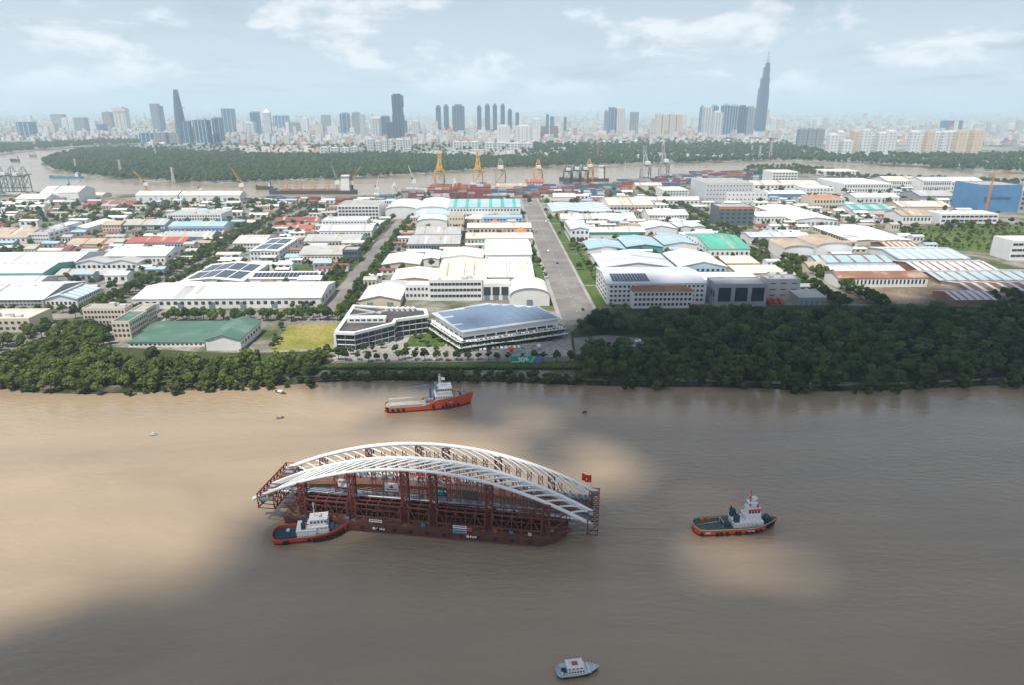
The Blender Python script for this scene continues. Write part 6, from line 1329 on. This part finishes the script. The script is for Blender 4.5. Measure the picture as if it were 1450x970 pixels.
for k in range(26):
    u = -11.6+k*0.69
    if k in (9, 12, 18, 22): continue
    h = 1.15+0.25*r.random(); MB().box(u, u+0.56, 0, 0.1, zlow(u)-0.9-h, zlow(u)-0.9).build('letter', RED, t)
for u, z, w, h, m, ink, lab in ((-23.2, 4.6, 4.6, 1.15, BOARD, INK_B, 'white banner with a blue line of letters on the second box frame'), (6.6, 5.0, 4.8, 1.2, BOARD, INK_B, 'white banner with blue letters on the fourth box frame, upper of two'), (6.6, 2.9, 4.8, 1.8, mat('banner_blue', (0.33,0.49,0.62), 0.6), INK_B, 'pale blue banner below the white one on the fourth box frame')):
    t = bthing('banner', lab, 'banner', u, -0.1, z); MB().box(-w/2, w/2, 0, 0.06, 0, h).build('cloth', m, t); q = MB(); [q.box(-w*0.42+k*w*0.085, -w*0.42+k*w*0.085+w*0.06, -0.03, -0.01, h*0.4, h*0.75) for k in range(10)]; q.build('lettering', ink, t); MB().beam((-w/2,0.05,h), (w/2,0.05,h), 0.08).build('rod', STEEL, t)
# flag
t = bthing('red_flag', 'red flag with a yellow star on a thin pole at the right end', 'flag', 50.0, 21.0, 11.6)
MB().tube([(0,0,0),(0,0,5.6)], 0.07, 6).build('pole', VENT, t)
mb = MB(); nx, nz = 10, 6
for i in range(nx+1):
    for j in range(nz+1): x = -3.4*i/nx; mb.v.append((x, 0.28*math.sin(i*0.9)*i/nx, 5.5-2.9*j/nz-0.25*math.sin(i*0.5)*i/nx+0.35*(i/nx)))
mb.f = [(i*(nz+1)+j, (i+1)*(nz+1)+j, (i+1)*(nz+1)+j+1, i*(nz+1)+j+1) for i in range(nx) for j in range(nz)]
fc = mb.build('flag_cloth', mat('flag_red', (0.62,0.035,0.02), 0.7, var=0.08), t, smooth=True)
st = [( -1.7+(0.62 if k%2 == 0 else 0.25)*math.sin(k*math.pi/5), -0.34, 4.05+(0.62 if k%2 == 0 else 0.25)*math.cos(k*math.pi/5)) for k in range(10)]
MB().add(st+[(-1.7,-0.34,4.05)], [(k, (k+1)%10, 10) for k in range(10)]).build('star', mat('star_yellow', (0.8,0.55,0.04), 0.6), fc)
# things on the barge deck
r = random.Random(12)
for i, (u, v, w, h, m, lab) in enumerate([(9.9,-0.0,1.8,1.6,mat('genset_orange', (0.55,0.10,0.03), 0.5),'orange generator box near the pale blue banner'),(18.6,0.3,1.4,1.4,mat('genset_orange', (0.55,0.10,0.03)),'small orange pump box near the right end of the barge deck'),(-33.8,0.2,1.5,1.4,MBLUE,'blue drum rack by the second near tower'),(-6.5,0.2,1.4,1.2,MBLUE,'blue tank between the box frames'),(24.2,0.4,1.3,1.2,MBLUE,'blue tank near the fifth box frame'),(30.5,0.3,1.2,1.0,BOARD,'white locker near the right end of the barge deck'),(14.6,0.2,1.6,1.1,RUSTD,'rusty winch by the fifth near tower'),(37.0,3.6,2.4,1.3,DECKB,'grey anchor winch on the bow corner of the barge')]):
    t = bthing('deck_machine', lab, 'machine', u, v+0.55, 3.8); MB().box(-w/2, w/2, -0.4, 0.6, 0.15, h).build('housing', m, t); MB().box(-w/2-0.1, w/2+0.1, -0.45, 0.65, 0, 0.15).build('skid', STEELD, t); MB().tube([(w*0.3,0.1,h),(w*0.3,0.1,h+0.5)], 0.1, 6).build('exhaust', STEELD, t)

# ------------------------------------------------------------------ vessels
def loft(rows_):
    mb = MB(); n = len(rows_[0])
    for r0 in rows_: mb.v += [tuple(p) for p in r0]
    for i in range(len(rows_)-1):
        for j in range(n-1): mb.f.append((i*n+j, i*n+j+1, (i+1)*n+j+1, (i+1)*n+j))
    return mb
def half_width(s, B, stern=0.75, bow=2.2):
    """s 0 at the stern, 1 at the stem"""
    q = min(s/0.14, 1); a = 0.45*stern+(1-0.45*stern)*math.sqrt(max(1-(1-q)**2.4, 0)); b = 1 if s < 0.62 else max(1-((s-0.62)/0.38)**bow, 0.0); return B/2*a*b
def hull_parts(t, L, B, sheer, bottom, side, deckm, capm, stern=0.75, bow=2.2, bul=0.9, fl=0.82, split=0.9):
    S = [i/28 for i in range(29)]
    def ringrow(z0f, z1f, k0, k1, sgn): pass
    def rowset(zf, kf, rk=0.0): return [[(L*(s-0.5)+rk*s**6, -half_width(s,B,stern,bow)*kf(s), zf(s)) for s in S], [(L*(s-0.5)+rk*s**6, half_width(s,B,stern,bow)*kf(s), zf(s)) for s in S]]
    flare = lambda s: fl if s < 0.6 else fl-(fl-0.55)*((s-0.6)/0.4)
    lo = rowset(lambda s: -0.8, flare); mid = rowset(lambda s: split, lambda s: (flare(s)+1)/2+0.05); top = rowset(lambda s: sheer(s)+bul, lambda s: 1.0, L*0.035)
    for name, A, Bm, m in (('hull_bottom', lo, mid, bottom), ('hull_side', mid, top, side)):
        mb = loft([A[0], Bm[0]]); mb2 = loft([Bm[1], A[1]]); k = len(mb.v); mb.v += mb2.v; mb.f += [tuple(q+k for q in f) for f in mb2.f]
        n = len(S); mb.add([A[0][0], Bm[0][0], Bm[1][0], A[1][0]], [(0,1,2,3)]); mb.build(name, m, t)
    d = [[(L*(s-0.5), y*half_width(s,B,stern,bow)*0.97, sheer(s)) for s in S] for y in (-1, 0, 1)]; loft(d).build('deck', deckm, t)
    cap = MB()
    for sg in (0, 1): cap.tube(top[sg], 0.14, 5)
    cap.tube([top[0][0], top[1][0]], 0.14, 5).build('bulwark_cap', capm, t)
    inner = [[(L*(s-0.5), sg*half_width(s,B,stern,bow)*0.955, z(s)) for s in S] for sg in (-1, 1) for z in (sheer, lambda s: sheer(s)+bul)]
    mb = loft(inner[:2]); mb2 = loft(inner[2:]); k = len(mb.v); mb.v += mb2.v; mb.f += [tuple(q+k for q in f) for f in mb2.f]; mb.build('bulwark_inside', capm, t)
def house(t, x0, x1, hw, z0, z1, m, rake=0.0, name='deckhouse', win=None, top=None):
    mb = MB().xsec([], 0, 0) if False else MB()
    hp = mb.add([(x0,-hw,z0),(x1,-hw,z0),(x1,hw,z0),(x0,hw,z0),(x0,-hw,z1),(x1-rake,-hw,z1),(x1-rake,hw,z1),(x0,hw,z1)], [(0,3,2,1),(4,5,6,7),(0,1,5,4),(1,2,6,5),(2,3,7,6),(3,0,4,7)]).build(name, m, t)
    if top: MB().box(x0-0.2, x1-rake+0.2, -hw-0.2, hw+0.2, z1, z1+0.14).build(name+'_roof', top, t)
    if win:
        n, w, h, zc = win
        for i in range(n):
            q = x0+(x1-rake-x0)*(i+0.5)/n
            for s in (-1, 1): MB().box(q-w/2, q+w/2, -0.03, 0.03, -h/2, h/2).build('window', GLASS, hp, (0, s*(hw+0.01), zc))
        for y in (-hw*0.66, 0, hw*0.66):
            f = (zc-z0)/(z1-z0); MB().box(-0.03, 0.05, -hw*0.25, hw*0.25, -h/2, h/2).build('window', GLASS, hp, (x1-rake*f+0.03, y, zc))
ORNG = mat('hull_orange', (0.60,0.078,0.034), 0.45, spec=0.4, var=0.12, scale=0.4, dirt=((0.30,0.07,0.04), 0.5, 0.6)); MARN = mat('hull_maroon', (0.14,0.035,0.03), 0.6, var=0.2, scale=0.4); DKDECK = mat('deck_dark_green', (0.045,0.085,0.085), 0.75, var=0.2, scale=0.5); VWHITE = mat('vessel_white', (0.78,0.78,0.77), 0.45, var=0.05, scale=0.5, dirt=((0.55,0.50,0.42), 0.5, 0.66)); PALEY = mat('bulwark_cream', (0.50,0.42,0.25), 0.6, var=0.15, scale=0.5); VBLUE = mat('deck_crane_blue', (0.05,0.18,0.42), 0.5, var=0.1); NAVY = mat('navy_machinery', (0.03,0.07,0.10), 0.6, var=0.15)
def tyres(t, L, B, z, ss, r=0.55, sides=(-1,), stern=0.75, bow=2.2):
    for s in ss:
        for sg in sides:
            y = sg*(half_width(s,B,stern,bow)*0.98+0.15); x = L*(s-0.5); o = MB().tube([(x,y-0.2,z),(x,y+0.2,z)], r, 10).build('tyre_fender', TYRE, t)
def place(label, name, cat, a, b, **k):
    """a vessel lying between two points of the waterline, stern a, bow b"""
    A = G(*a, z=0); B = G(*b, z=0); d = B-A; t = thing(name, label, cat, tuple((A+B)/2), math.atan2(d.y, d.x)); return t, d.length
# right-hand tug
def tug_right():
    t, L = place('orange tug with white house and tall orange mast towing right of the barge', 'tugboat', 'tugboat', (981,752), (1096,746)); B = 9.0
    sh = lambda s: 1.7+0.15*(1-s)+1.9*max(s-0.55,0)**1.5*2
    hull_parts(t, L, B, sh, MARN, ORNG, DKDECK, PALEY)
    tyres(t, L, B, 1.2, [0.06,0.24,0.29,0.36,0.47,0.51,0.60,0.65,0.72,0.78], 0.6); x = lambda s: L*(s-0.5)
    for i in range(7): s = 0.86+0.02*i; MB().tube([(x(s),-half_width(s,B)-0.1,1.6),(x(s),-half_width(s,B)-0.1,3.2)], 0.35, 8).build('bow_fender', TYRE, t)
    house(t, x(0.46), x(0.83), 2.7, 1.9, 3.9, VWHITE, 0.6, top=VWHITE)
    for i in range(6): q = x(0.48)+i*1.5; MB().tube([(q,-2.75,3.0),(q,-2.7,3.0)], 0.2, 8).build('porthole', GLASS, t)
    house(t, x(0.60), x(0.80), 2.1, 4.0, 5.9, VWHITE, 0.6, 'upper_house', top=VWHITE); house(t, x(0.63), x(0.79), 1.8, 6.0, 8.4, VWHITE, 0.5, 'wheelhouse', (4, 0.8, 0.9, 7.4)); MB().box(x(0.63)-0.15, x(0.78)+0.1, -1.95, 1.95, 8.4, 8.65).build('wheelhouse_roof', VWHITE, t); MB().box(x(0.63)-0.2, x(0.78)+0.2, -2.02, -1.96, 8.0, 8.7).build('roof_band', ORNG, t)
    for y in (-1.9, 1.9): MB().box(x(0.46), x(0.52), y-0.7, y+0.7, 4.1, 6.8).build('funnel', NAVY, t); MB().tube([(x(0.48),y,6.8),(x(0.465),y,8.0)], 0.25, 7).build('exhaust_pipe', STEELD, t)
    MB().tube([(x(0.67),0,9.0),(x(0.66),0,15.2)], [0.36,0.14], 8).build('mast', ORNG, t); MB().box(x(0.63), x(0.74), -1.4, 1.4, 10.6, 10.75).build('mast_platform', VWHITE, t); MB().beam((x(0.67),-1.5,12.6),(x(0.67),1.5,12.6),0.14).build('mast_yard', VWHITE, t)
    MB().box(x(0.68), x(0.74), -1.0, 1.0, 12.0, 12.25).build('radar_scanner', VWHITE, t); MB().tube([(x(0.745),-1.2,9.1),(x(0.745),-1.2,10.3)], [0.5,0.2], 8).build('fire_monitor', ORNG, t)
    MB().tube([(x(0.39),-1.6,2.9),(x(0.39),1.6,2.9)], 1.15, 14).build('tow_winch', NAVY, t); MB().tube([(x(0.34),-1.7,1.9),(x(0.34),-1.7,4.0),(x(0.34),1.7,4.0),(x(0.34),1.7,1.9)], 0.18, 6).build('tow_arch', PALEY, t)
    for q in (0.12, 0.2): MB().box(x(q), x(q)+0.9, 2.2, 3.2, 1.8, 2.9).build('deck_box', ORNG, t)
    MB().tube([(x(0.89),0,3.4),(x(0.89),0,3.5)], 0.2, 6).tube([(x(0.90),-1.2,3.8),(x(0.90),1.2,3.8)], 1.0, 14).build('bow_winch', NAVY, t)
    q = MB(); [q.box(x(0.60)+k*0.42, x(0.60)+k*0.42+0.28, -half_width(0.62,B)-0.10, -half_width(0.62,B)-0.04, 1.55, 2.0) for k in range(6)]; q.build('side_lettering', pw, t)
    q = MB(); [q.box(x(0.10)+k*0.42, x(0.10)+k*0.42+0.28, -half_width(0.12,B)-0.06, -half_width(0.12,B)-0.0, 1.55, 2.0) for k in range(4)]; q.build('stern_lettering', pw, t)
    # tow line
    a = Vector((t.matrix_basis @ Vector((x(0.30),0,3.2)))); c, s = math.cos(BA), math.sin(BA); b = Vector((BO.x+42.5*c+13*s, BO.y-42.5*s+13*c, 4.2)); ln = thing('tow_line', 'thin tan tow rope from the right tug to the barge', 'rope', tuple(a))
    MB().tube([(a+(b-a)*k/14+Vector((0,0,-3.6*math.sin(math.pi*k/14)))-a) for k in range(15)], 0.09, 5).build('rope', mat('rope_tan', (0.45,0.36,0.24), 0.9), ln)
tug_right()
def tug_left():
    t, L = place('orange tug with square white wheelhouse pushing against the left of the barge', 'tugboat', 'tugboat', (387,764), (491,753)); B = 9.2
    sh = lambda s: 1.4+2.6*max(s-0.5,0)**1.4*1.6
    hull_parts(t, L, B, sh, MARN, ORNG, DKDECK, ORNG, 0.8, 2.6); x = lambda s: L*(s-0.5)
    tyres(t, L, B, 1.1, [0.18,0.21,0.50], 0.62, (-1,), 0.8, 2.6)
    for i in range(14):
        s = 0.56+0.031*i; y = half_width(s,B,0.8,2.6); MB().tube([(x(s),-y-0.2,0.4),(x(s),-y-0.2,0.9+sh(s)*0.55)], 0.3, 8).build('rubber_fender', mat('fender_brown', (0.045,0.022,0.02), 0.85), t)
    house(t, x(0.34), x(0.60), 3.3, 1.5, 3.9, VWHITE, 0, top=VWHITE); house(t, x(0.48), x(0.78), 2.8, 1.5, 4.6, VWHITE, 0.5, 'main_house', (5, 0.4, 0.4, 3.9), top=VWHITE); house(t, x(0.52), x(0.74), 2.2, 4.75, 7.1, VWHITE, -0.4, 'wheelhouse', (5, 0.65, 0.7, 6.2), top=VWHITE)
    for q in (0.40, 0.52): MB().box(x(q), x(q)+0.7, -3.26, -3.2, 1.7, 3.3).build('door', NAVY, t)
    for y in (-1.9, 1.9): MB().box(x(0.40), x(0.46), y-0.6, y+0.6, 3.9, 6.2).build('funnel', NAVY, t)
    for q, y in ((0.44,0.6),(0.47,-0.8)): MB().box(x(q), x(q)+0.8, y-0.4, y+0.4, 4.0, 4.8).build('deck_locker', ORNG, t)
    MB().tube([(x(0.585),0,7.2),(x(0.58),0,13.0)], [0.22,0.09], 7).beam((x(0.58),-0.9,11.6),(x(0.58),0.9,11.6),0.12).beam((x(0.56),0,12.2),(x(0.60),0,12.2),0.12).build('mast', VWHITE, t); MB().box(x(0.63), x(0.67), -0.9, 0.9, 7.9, 8.2).tube([(x(0.65),0,7.2),(x(0.65),0,7.9)], 0.12, 6).build('radar_scanner', VWHITE, t)
    MB().tube([(x(0.80),-1.0,3.0),(x(0.80),1.0,3.0)], 0.8, 12).build('bow_winch', MBLUE, t); MB().tube([(x(0.2),1.5,1.4),(x(0.2),1.5,2.2)], 0.6, 10).build('capstan', VWHITE, t)
    for q in (0.12, 0.24): MB().box(x(q), x(q)+2.4, -2.6, 2.6, 1.45, 1.6).build('deck_hatch', NAVY, t)
tug_left()
def supply_ship():
    t, L = place('long orange supply ship with low flat aft deck lying off the campus', 'supply_ship', 'ship', (545,581), (667,572)); B = 10.5
    sh = lambda s: 2.0 if s < 0.45 else 2.0+2.6*min((s-0.45)/0.15, 1)+1.2*max(s-0.6,0)/0.4
    hull_parts(t, L, B, sh, MARN, ORNG, mat('aft_deck_tan', (0.42,0.37,0.30), 0.85, var=0.2, scale=0.3), PALEY, 0.9, 2.0, 0.9, 0.9); x = lambda s: L*(s-0.5)
    tyres(t, L, B, 1.6, [0.09,0.15,0.21,0.66,0.74,0.79,0.84], 0.7, (-1,), 0.9, 2.0)
    for s in (0.03, 0.55, 0.70): MB().tube([(x(s),-half_width(s,B,0.9,2.0)-0.4,1.2),(x(s),-half_width(s,B,0.9,2.0)-0.4,3.2)], 0.55, 9).build('rubber_fender', TYRE, t)
    for y in (-4.2, 4.2): MB().box(x(0.05), x(0.44), y-0.5, y+0.5, 2.0, 3.8).build('cargo_rail', GREYR, t)
    MB().box(x(0.06), x(0.40), -3.2, 3.2, 2.02, 2.12).build('wood_sheathing', mat('deck_wood', (0.50,0.42,0.32), 0.9, var=0.25, scale=0.6), t)
    house(t, x(0.58), x(0.79), 3.9, 4.4, 6.6, VWHITE, 0.6, win=(7, 0.5, 0.5, 5.9), top=VWHITE); house(t, x(0.59), x(0.77), 3.6, 6.75, 8.5, VWHITE, 0.4, 'upper_house', top=VWHITE); house(t, x(0.61), x(0.76), 3.5, 8.65, 10.5, VWHITE, -0.4, 'wheelhouse', (6, 0.85, 0.75, 9.7), top=VWHITE)
    for k in range(5): MB().beam((x(0.61)+k*1.7,-3.6,10.65),(x(0.61)+k*1.7,-3.6,11.5),0.1).build('roof_rail', VWHITE, t)
    q = MB()
    for s in (-0.6, 0.6):
        for y in (-0.6, 0.6): q.beam((x(0.64)+s,y,10.6), (x(0.64)+s*0.4,y*0.4,17.0), 0.22)
    for z in (12.5, 13.8, 15.2): q.beam((x(0.64),-1.6,z),(x(0.64),1.6,z),0.2).beam((x(0.64)-0.3,0,z),(x(0.64)+1.8,0,z),0.25)
    q.build('mast', VWHITE, t); MB().box(x(0.66), x(0.70), -1.2, 1.2, 14.2, 14.5).build('radar_scanner', VWHITE, t)
    for y in (-2.6, 2.6): MB().box(x(0.585), x(0.615), y-0.7, y+0.7, 8.5, 11.8).build('funnel', MBLUE, t)
    MB().tube([(x(0.53),2.2,4.0),(x(0.53),2.2,9.0)], 0.55, 8).build('crane_post', VBLUE, t); MB().tube([(x(0.53),2.2,9.0),(x(0.50),2.2,10.4),(x(0.27),2.2,9.8)], [0.5,0.4,0.18], 7).build('crane_boom', VBLUE, t)
    MB().box(x(0.56), x(0.58), -2.5, 1.0, 4.2, 6.6).build('deck_machinery', VBLUE, t); MB().box(x(0.47), x(0.505), -2.0, 0.5, 2.1, 4.4).build('blue_box', MBLUE, t); MB().box(x(0.51), x(0.57), -3.0, -0.5, 2.6, 4.2).build('rescue_boat', ORNG, t)
    MB().tube([(x(0.90),0,5.3),(x(0.90),0,9.6)], 0.1, 6).build('fore_mast', VWHITE, t); MB().tube([(x(0.87),-1.5,5.9),(x(0.87),1.5,5.9)], 0.6, 10).build('windlass', NAVY, t)
    for s in (0.86, 0.93): MB().box(x(s), x(s)+1.2, -0.6, 0.6, 5.4, 6.4).build('fore_locker', DECKB, t)
    q = MB(); [q.box(x(0.72)+k*0.7, x(0.72)+k*0.7+0.4, -half_width(0.76,B,0.9,2.0)-0.06, -half_width(0.76,B,0.9,2.0)+0.3, 3.2, 3.7) for k in range(3)]; q.build('side_marks', VWHITE, t)
supply_ship()
def patrol():
    t, L = place('small white and grey patrol launch at the bottom of the picture', 'patrol_boat', 'boat', (788,956), (846,949)); B = 4.0
    GH = mat('launch_grey_blue', (0.52,0.59,0.64), 0.5, var=0.1); DH = mat('launch_dark_hull', (0.035,0.06,0.075), 0.5, var=0.1)
    sh = lambda s: 0.75+0.55*max(s-0.4,0)*1.2
    hull_parts(t, L, B, sh, MARN, DH, GH, GH, 0.9, 1.8, 0.18, 0.88, 0.3); x = lambda s: L*(s-0.5)
    house(t, x(0.25), x(0.82), 1.6, 0.8, 2.0, VWHITE, 1.8, win=(6, 0.5, 0.4, 1.65)); house(t, x(0.24), x(0.66), 1.4, 2.05, 2.9, VWHITE, 0.5, 'wheelhouse', (4, 0.5, 0.35, 2.5), top=VWHITE)
    MB().box(x(0.36), x(0.50), -0.7, 0.7, 3.0, 3.12).build('red_liferaft', mat('raft_red', (0.45,0.10,0.12), 0.6), t); MB().beam((x(0.30),0,2.9),(x(0.30),0,4.3),0.08).beam((x(0.30),-0.4,3.9),(x(0.30),0.4,3.9),0.06).build('mast', PALEY, t)
    MB().box(x(0.08), x(0.26), 0.2, 1.5, 2.0, 2.1).beam((x(0.09),1.4,0.8),(x(0.09),1.4,2.0),0.07).beam((x(0.25),1.4,0.8),(x(0.25),1.4,2.0),0.07).build('awning', GH, t); MB().box(x(0.10), x(0.13), -1.5, -1.2, 0.8, 1.9).build('locker', VWHITE, t); MB().box(x(0.12), x(0.22), -0.6, 0.6, 0.8, 1.3).build('engine_cover', DH, t)
    tyres(t, L, B, 0.5, [0.2,0.42,0.70], 0.22, (-1,), 0.9, 1.8)
    for k in range(5): s = 0.80+0.04*k; MB().beam((x(s),-half_width(s,B,0.9,1.8)*0.9,sh(s)),(x(s),-half_width(s,B,0.9,1.8)*0.9,sh(s)+0.6),0.04).build('rail_post', VWHITE, t)
patrol()
def sampan(label, a, b, m, canopy):
    t, L = place(label, 'sampan', 'boat', a, b); B = L*0.26; sh = lambda s: 0.35+0.9*abs(s-0.45)**2
    hull_parts(t, L, B, sh, MARN, m, mat('sampan_boards', (0.22,0.16,0.11), 0.85), m, 0.45, 1.6, 0.12, 0.8, 0.1)
    MB().ysec([(L*(-0.25),0.4),(L*(-0.25),1.2),(0,1.45),(L*0.15,1.2),(L*0.15,0.4)], -B*0.36, B*0.36).build('canopy', canopy, t)
    MB().box(L*0.22, L*0.32, -B*0.2, B*0.2, 0.4, 0.9).build('cargo', NAVY, t); MB().tube([(-L*0.5,0,0.9),(-L*0.58,0,-0.2)], 0.06, 5).build('rudder', STEELD, t)
sampan('small brown boat with pale canopy between the grove and the supply ship', (391,555), (404,559), mat('sampan_brown', (0.14,0.08,0.06), 0.8), BOARD)
sampan('small grey boat with thin wake below the brown boat', (392,593.5), (402,592.5), mat('sampan_grey', (0.16,0.18,0.17), 0.8), GREYR)
sampan('small pale blue boat alone on the sunlit water at left', (212,618), (223,616), mat('sampan_paleblue', (0.45,0.60,0.68), 0.7), mat('canopy_paleblue', (0.5,0.66,0.74), 0.7))
sampan('small dark teal boat right of the supply ship', (825,585.5), (831,585), mat('sampan_teal', (0.05,0.12,0.14), 0.8), mat('canopy_teal', (0.08,0.19,0.22), 0.7))

# ------------------------------------------------------------------ cumulus over the river: the shade on the water is its shadow
LIT = [[(-500,536),(440,540),(505,556),(560,600),(520,628),(450,660),(400,730),(340,772),(230,838),(90,884),(-60,920),(-500,990)],
       [(-900,545),(-500,545),(0,548),(440,545),(560,520),(640,505),(740,488),(785,455),(830,432),(1180,424),(1330,430),(1420,410),(1600,418),(2600,430),(2600,160),(-2600,160)]]
def lit(x, y):
    g = noise.noise(Vector((x*0.012, y*0.03, 0.3))); x += 55*g; y += 22*noise.noise(Vector((x*0.016, y*0.03, 7.1)))+8*g
    if y < 300 or inpoly(x, y, LIT[0]) or inpoly(x, y, LIT[1]): return 1.0
    a = 0.0
    for cx, cy, rx, ry, k in ((1085,803,125,52,1.25),(935,697,120,28,0.6),(610,685,300,85,0.85),(700,592,120,30,0.6),(1260,615,70,18,0.35),(560,560,80,20,0.5),(860,620,120,24,0.3)):
        d = ((x-cx)/rx)**2+((y-cy)/ry)**2
        if d < 1.6: a = max(a, min(1, k*min(1, 1.6-d)))
    return a
def build_cloud():
    H = 1800.0; q = random.Random(8); bm = bmesh.new(); bmesh.ops.create_icosphere(bm, subdivisions=2, radius=1); bv = [v.co.copy() for v in bm.verts]; bf = [tuple(v.index for v in f.verts) for f in bm.faces]; bm.free()
    V = []; F = []; y = -120.0
    while y < 640:
        x = -520.0
        while x < 760:
            gx, gy = x+q.uniform(-6,6), y+q.uniform(-6,6); l = 0
            for k in range(6):
                jx, jy = gx+q.gauss(0,9), gy+q.gauss(0,9)
                if jy < 122: l += 0; continue
                l += lit(*proj((jx, jy, 0)))
            l /= 6
            edge = 1-max((abs(gx-120)-560)/80, (abs(gy-260)-350)/40, 0)
            if q.random() < (1-l)*1.02 and q.random() < edge:
                z = H+q.uniform(-60,60)+30*math.sin(gx*0.02)*math.cos(gy*0.017); p = Vector((gx,gy,0))+SUN*(z/SUN.z); r0 = q.uniform(8,13)*(1 if l > 0.3 else 1.55); k = len(V)
                V += [(p.x+v.x*r0*(1+0.15*q.random()), p.y+v.y*r0, p.z+v.z*r0*0.7) for v in bv]; F += [tuple(i+k for i in f) for f in bf]
            x += 13
        y += 13
    me = bpy.data.meshes.new('cloud'); me.from_pydata(V, [], F); me.materials.append(mat('cloud_white', (0.85,0.86,0.88), 1.0, var=0.02, spec=0.0)); me.polygons.foreach_set('use_smooth', [True]*len(me.polygons))
    tag(link('cloud', me), 'puffy white cloud drifting high above the river', 'cloud', kind='stuff')
build_cloud()
# ------------------------------------------------------------------ air
def build_haze():
    m = bpy.data.materials.new('haze_air'); m.use_nodes = True; nt = m.node_tree; nt.nodes.clear()
    out = nt.nodes.new('ShaderNodeOutputMaterial'); v = nt.nodes.new('ShaderNodeVolumePrincipled')
    v.inputs['Color'].default_value = (0.70, 0.88, 1.0, 1); v.inputs['Density'].default_value = 0.000118; v.inputs['Anisotropy'].default_value = 0.0
    nt.links.new(v.outputs[0], out.inputs['Volume'])
    o = MB().box(-25000, 25000, -4000, 21000, -4, 520).build('haze', m); tag(o, 'pale blue haze in the air over the whole city', 'haze', kind='stuff')
build_haze()
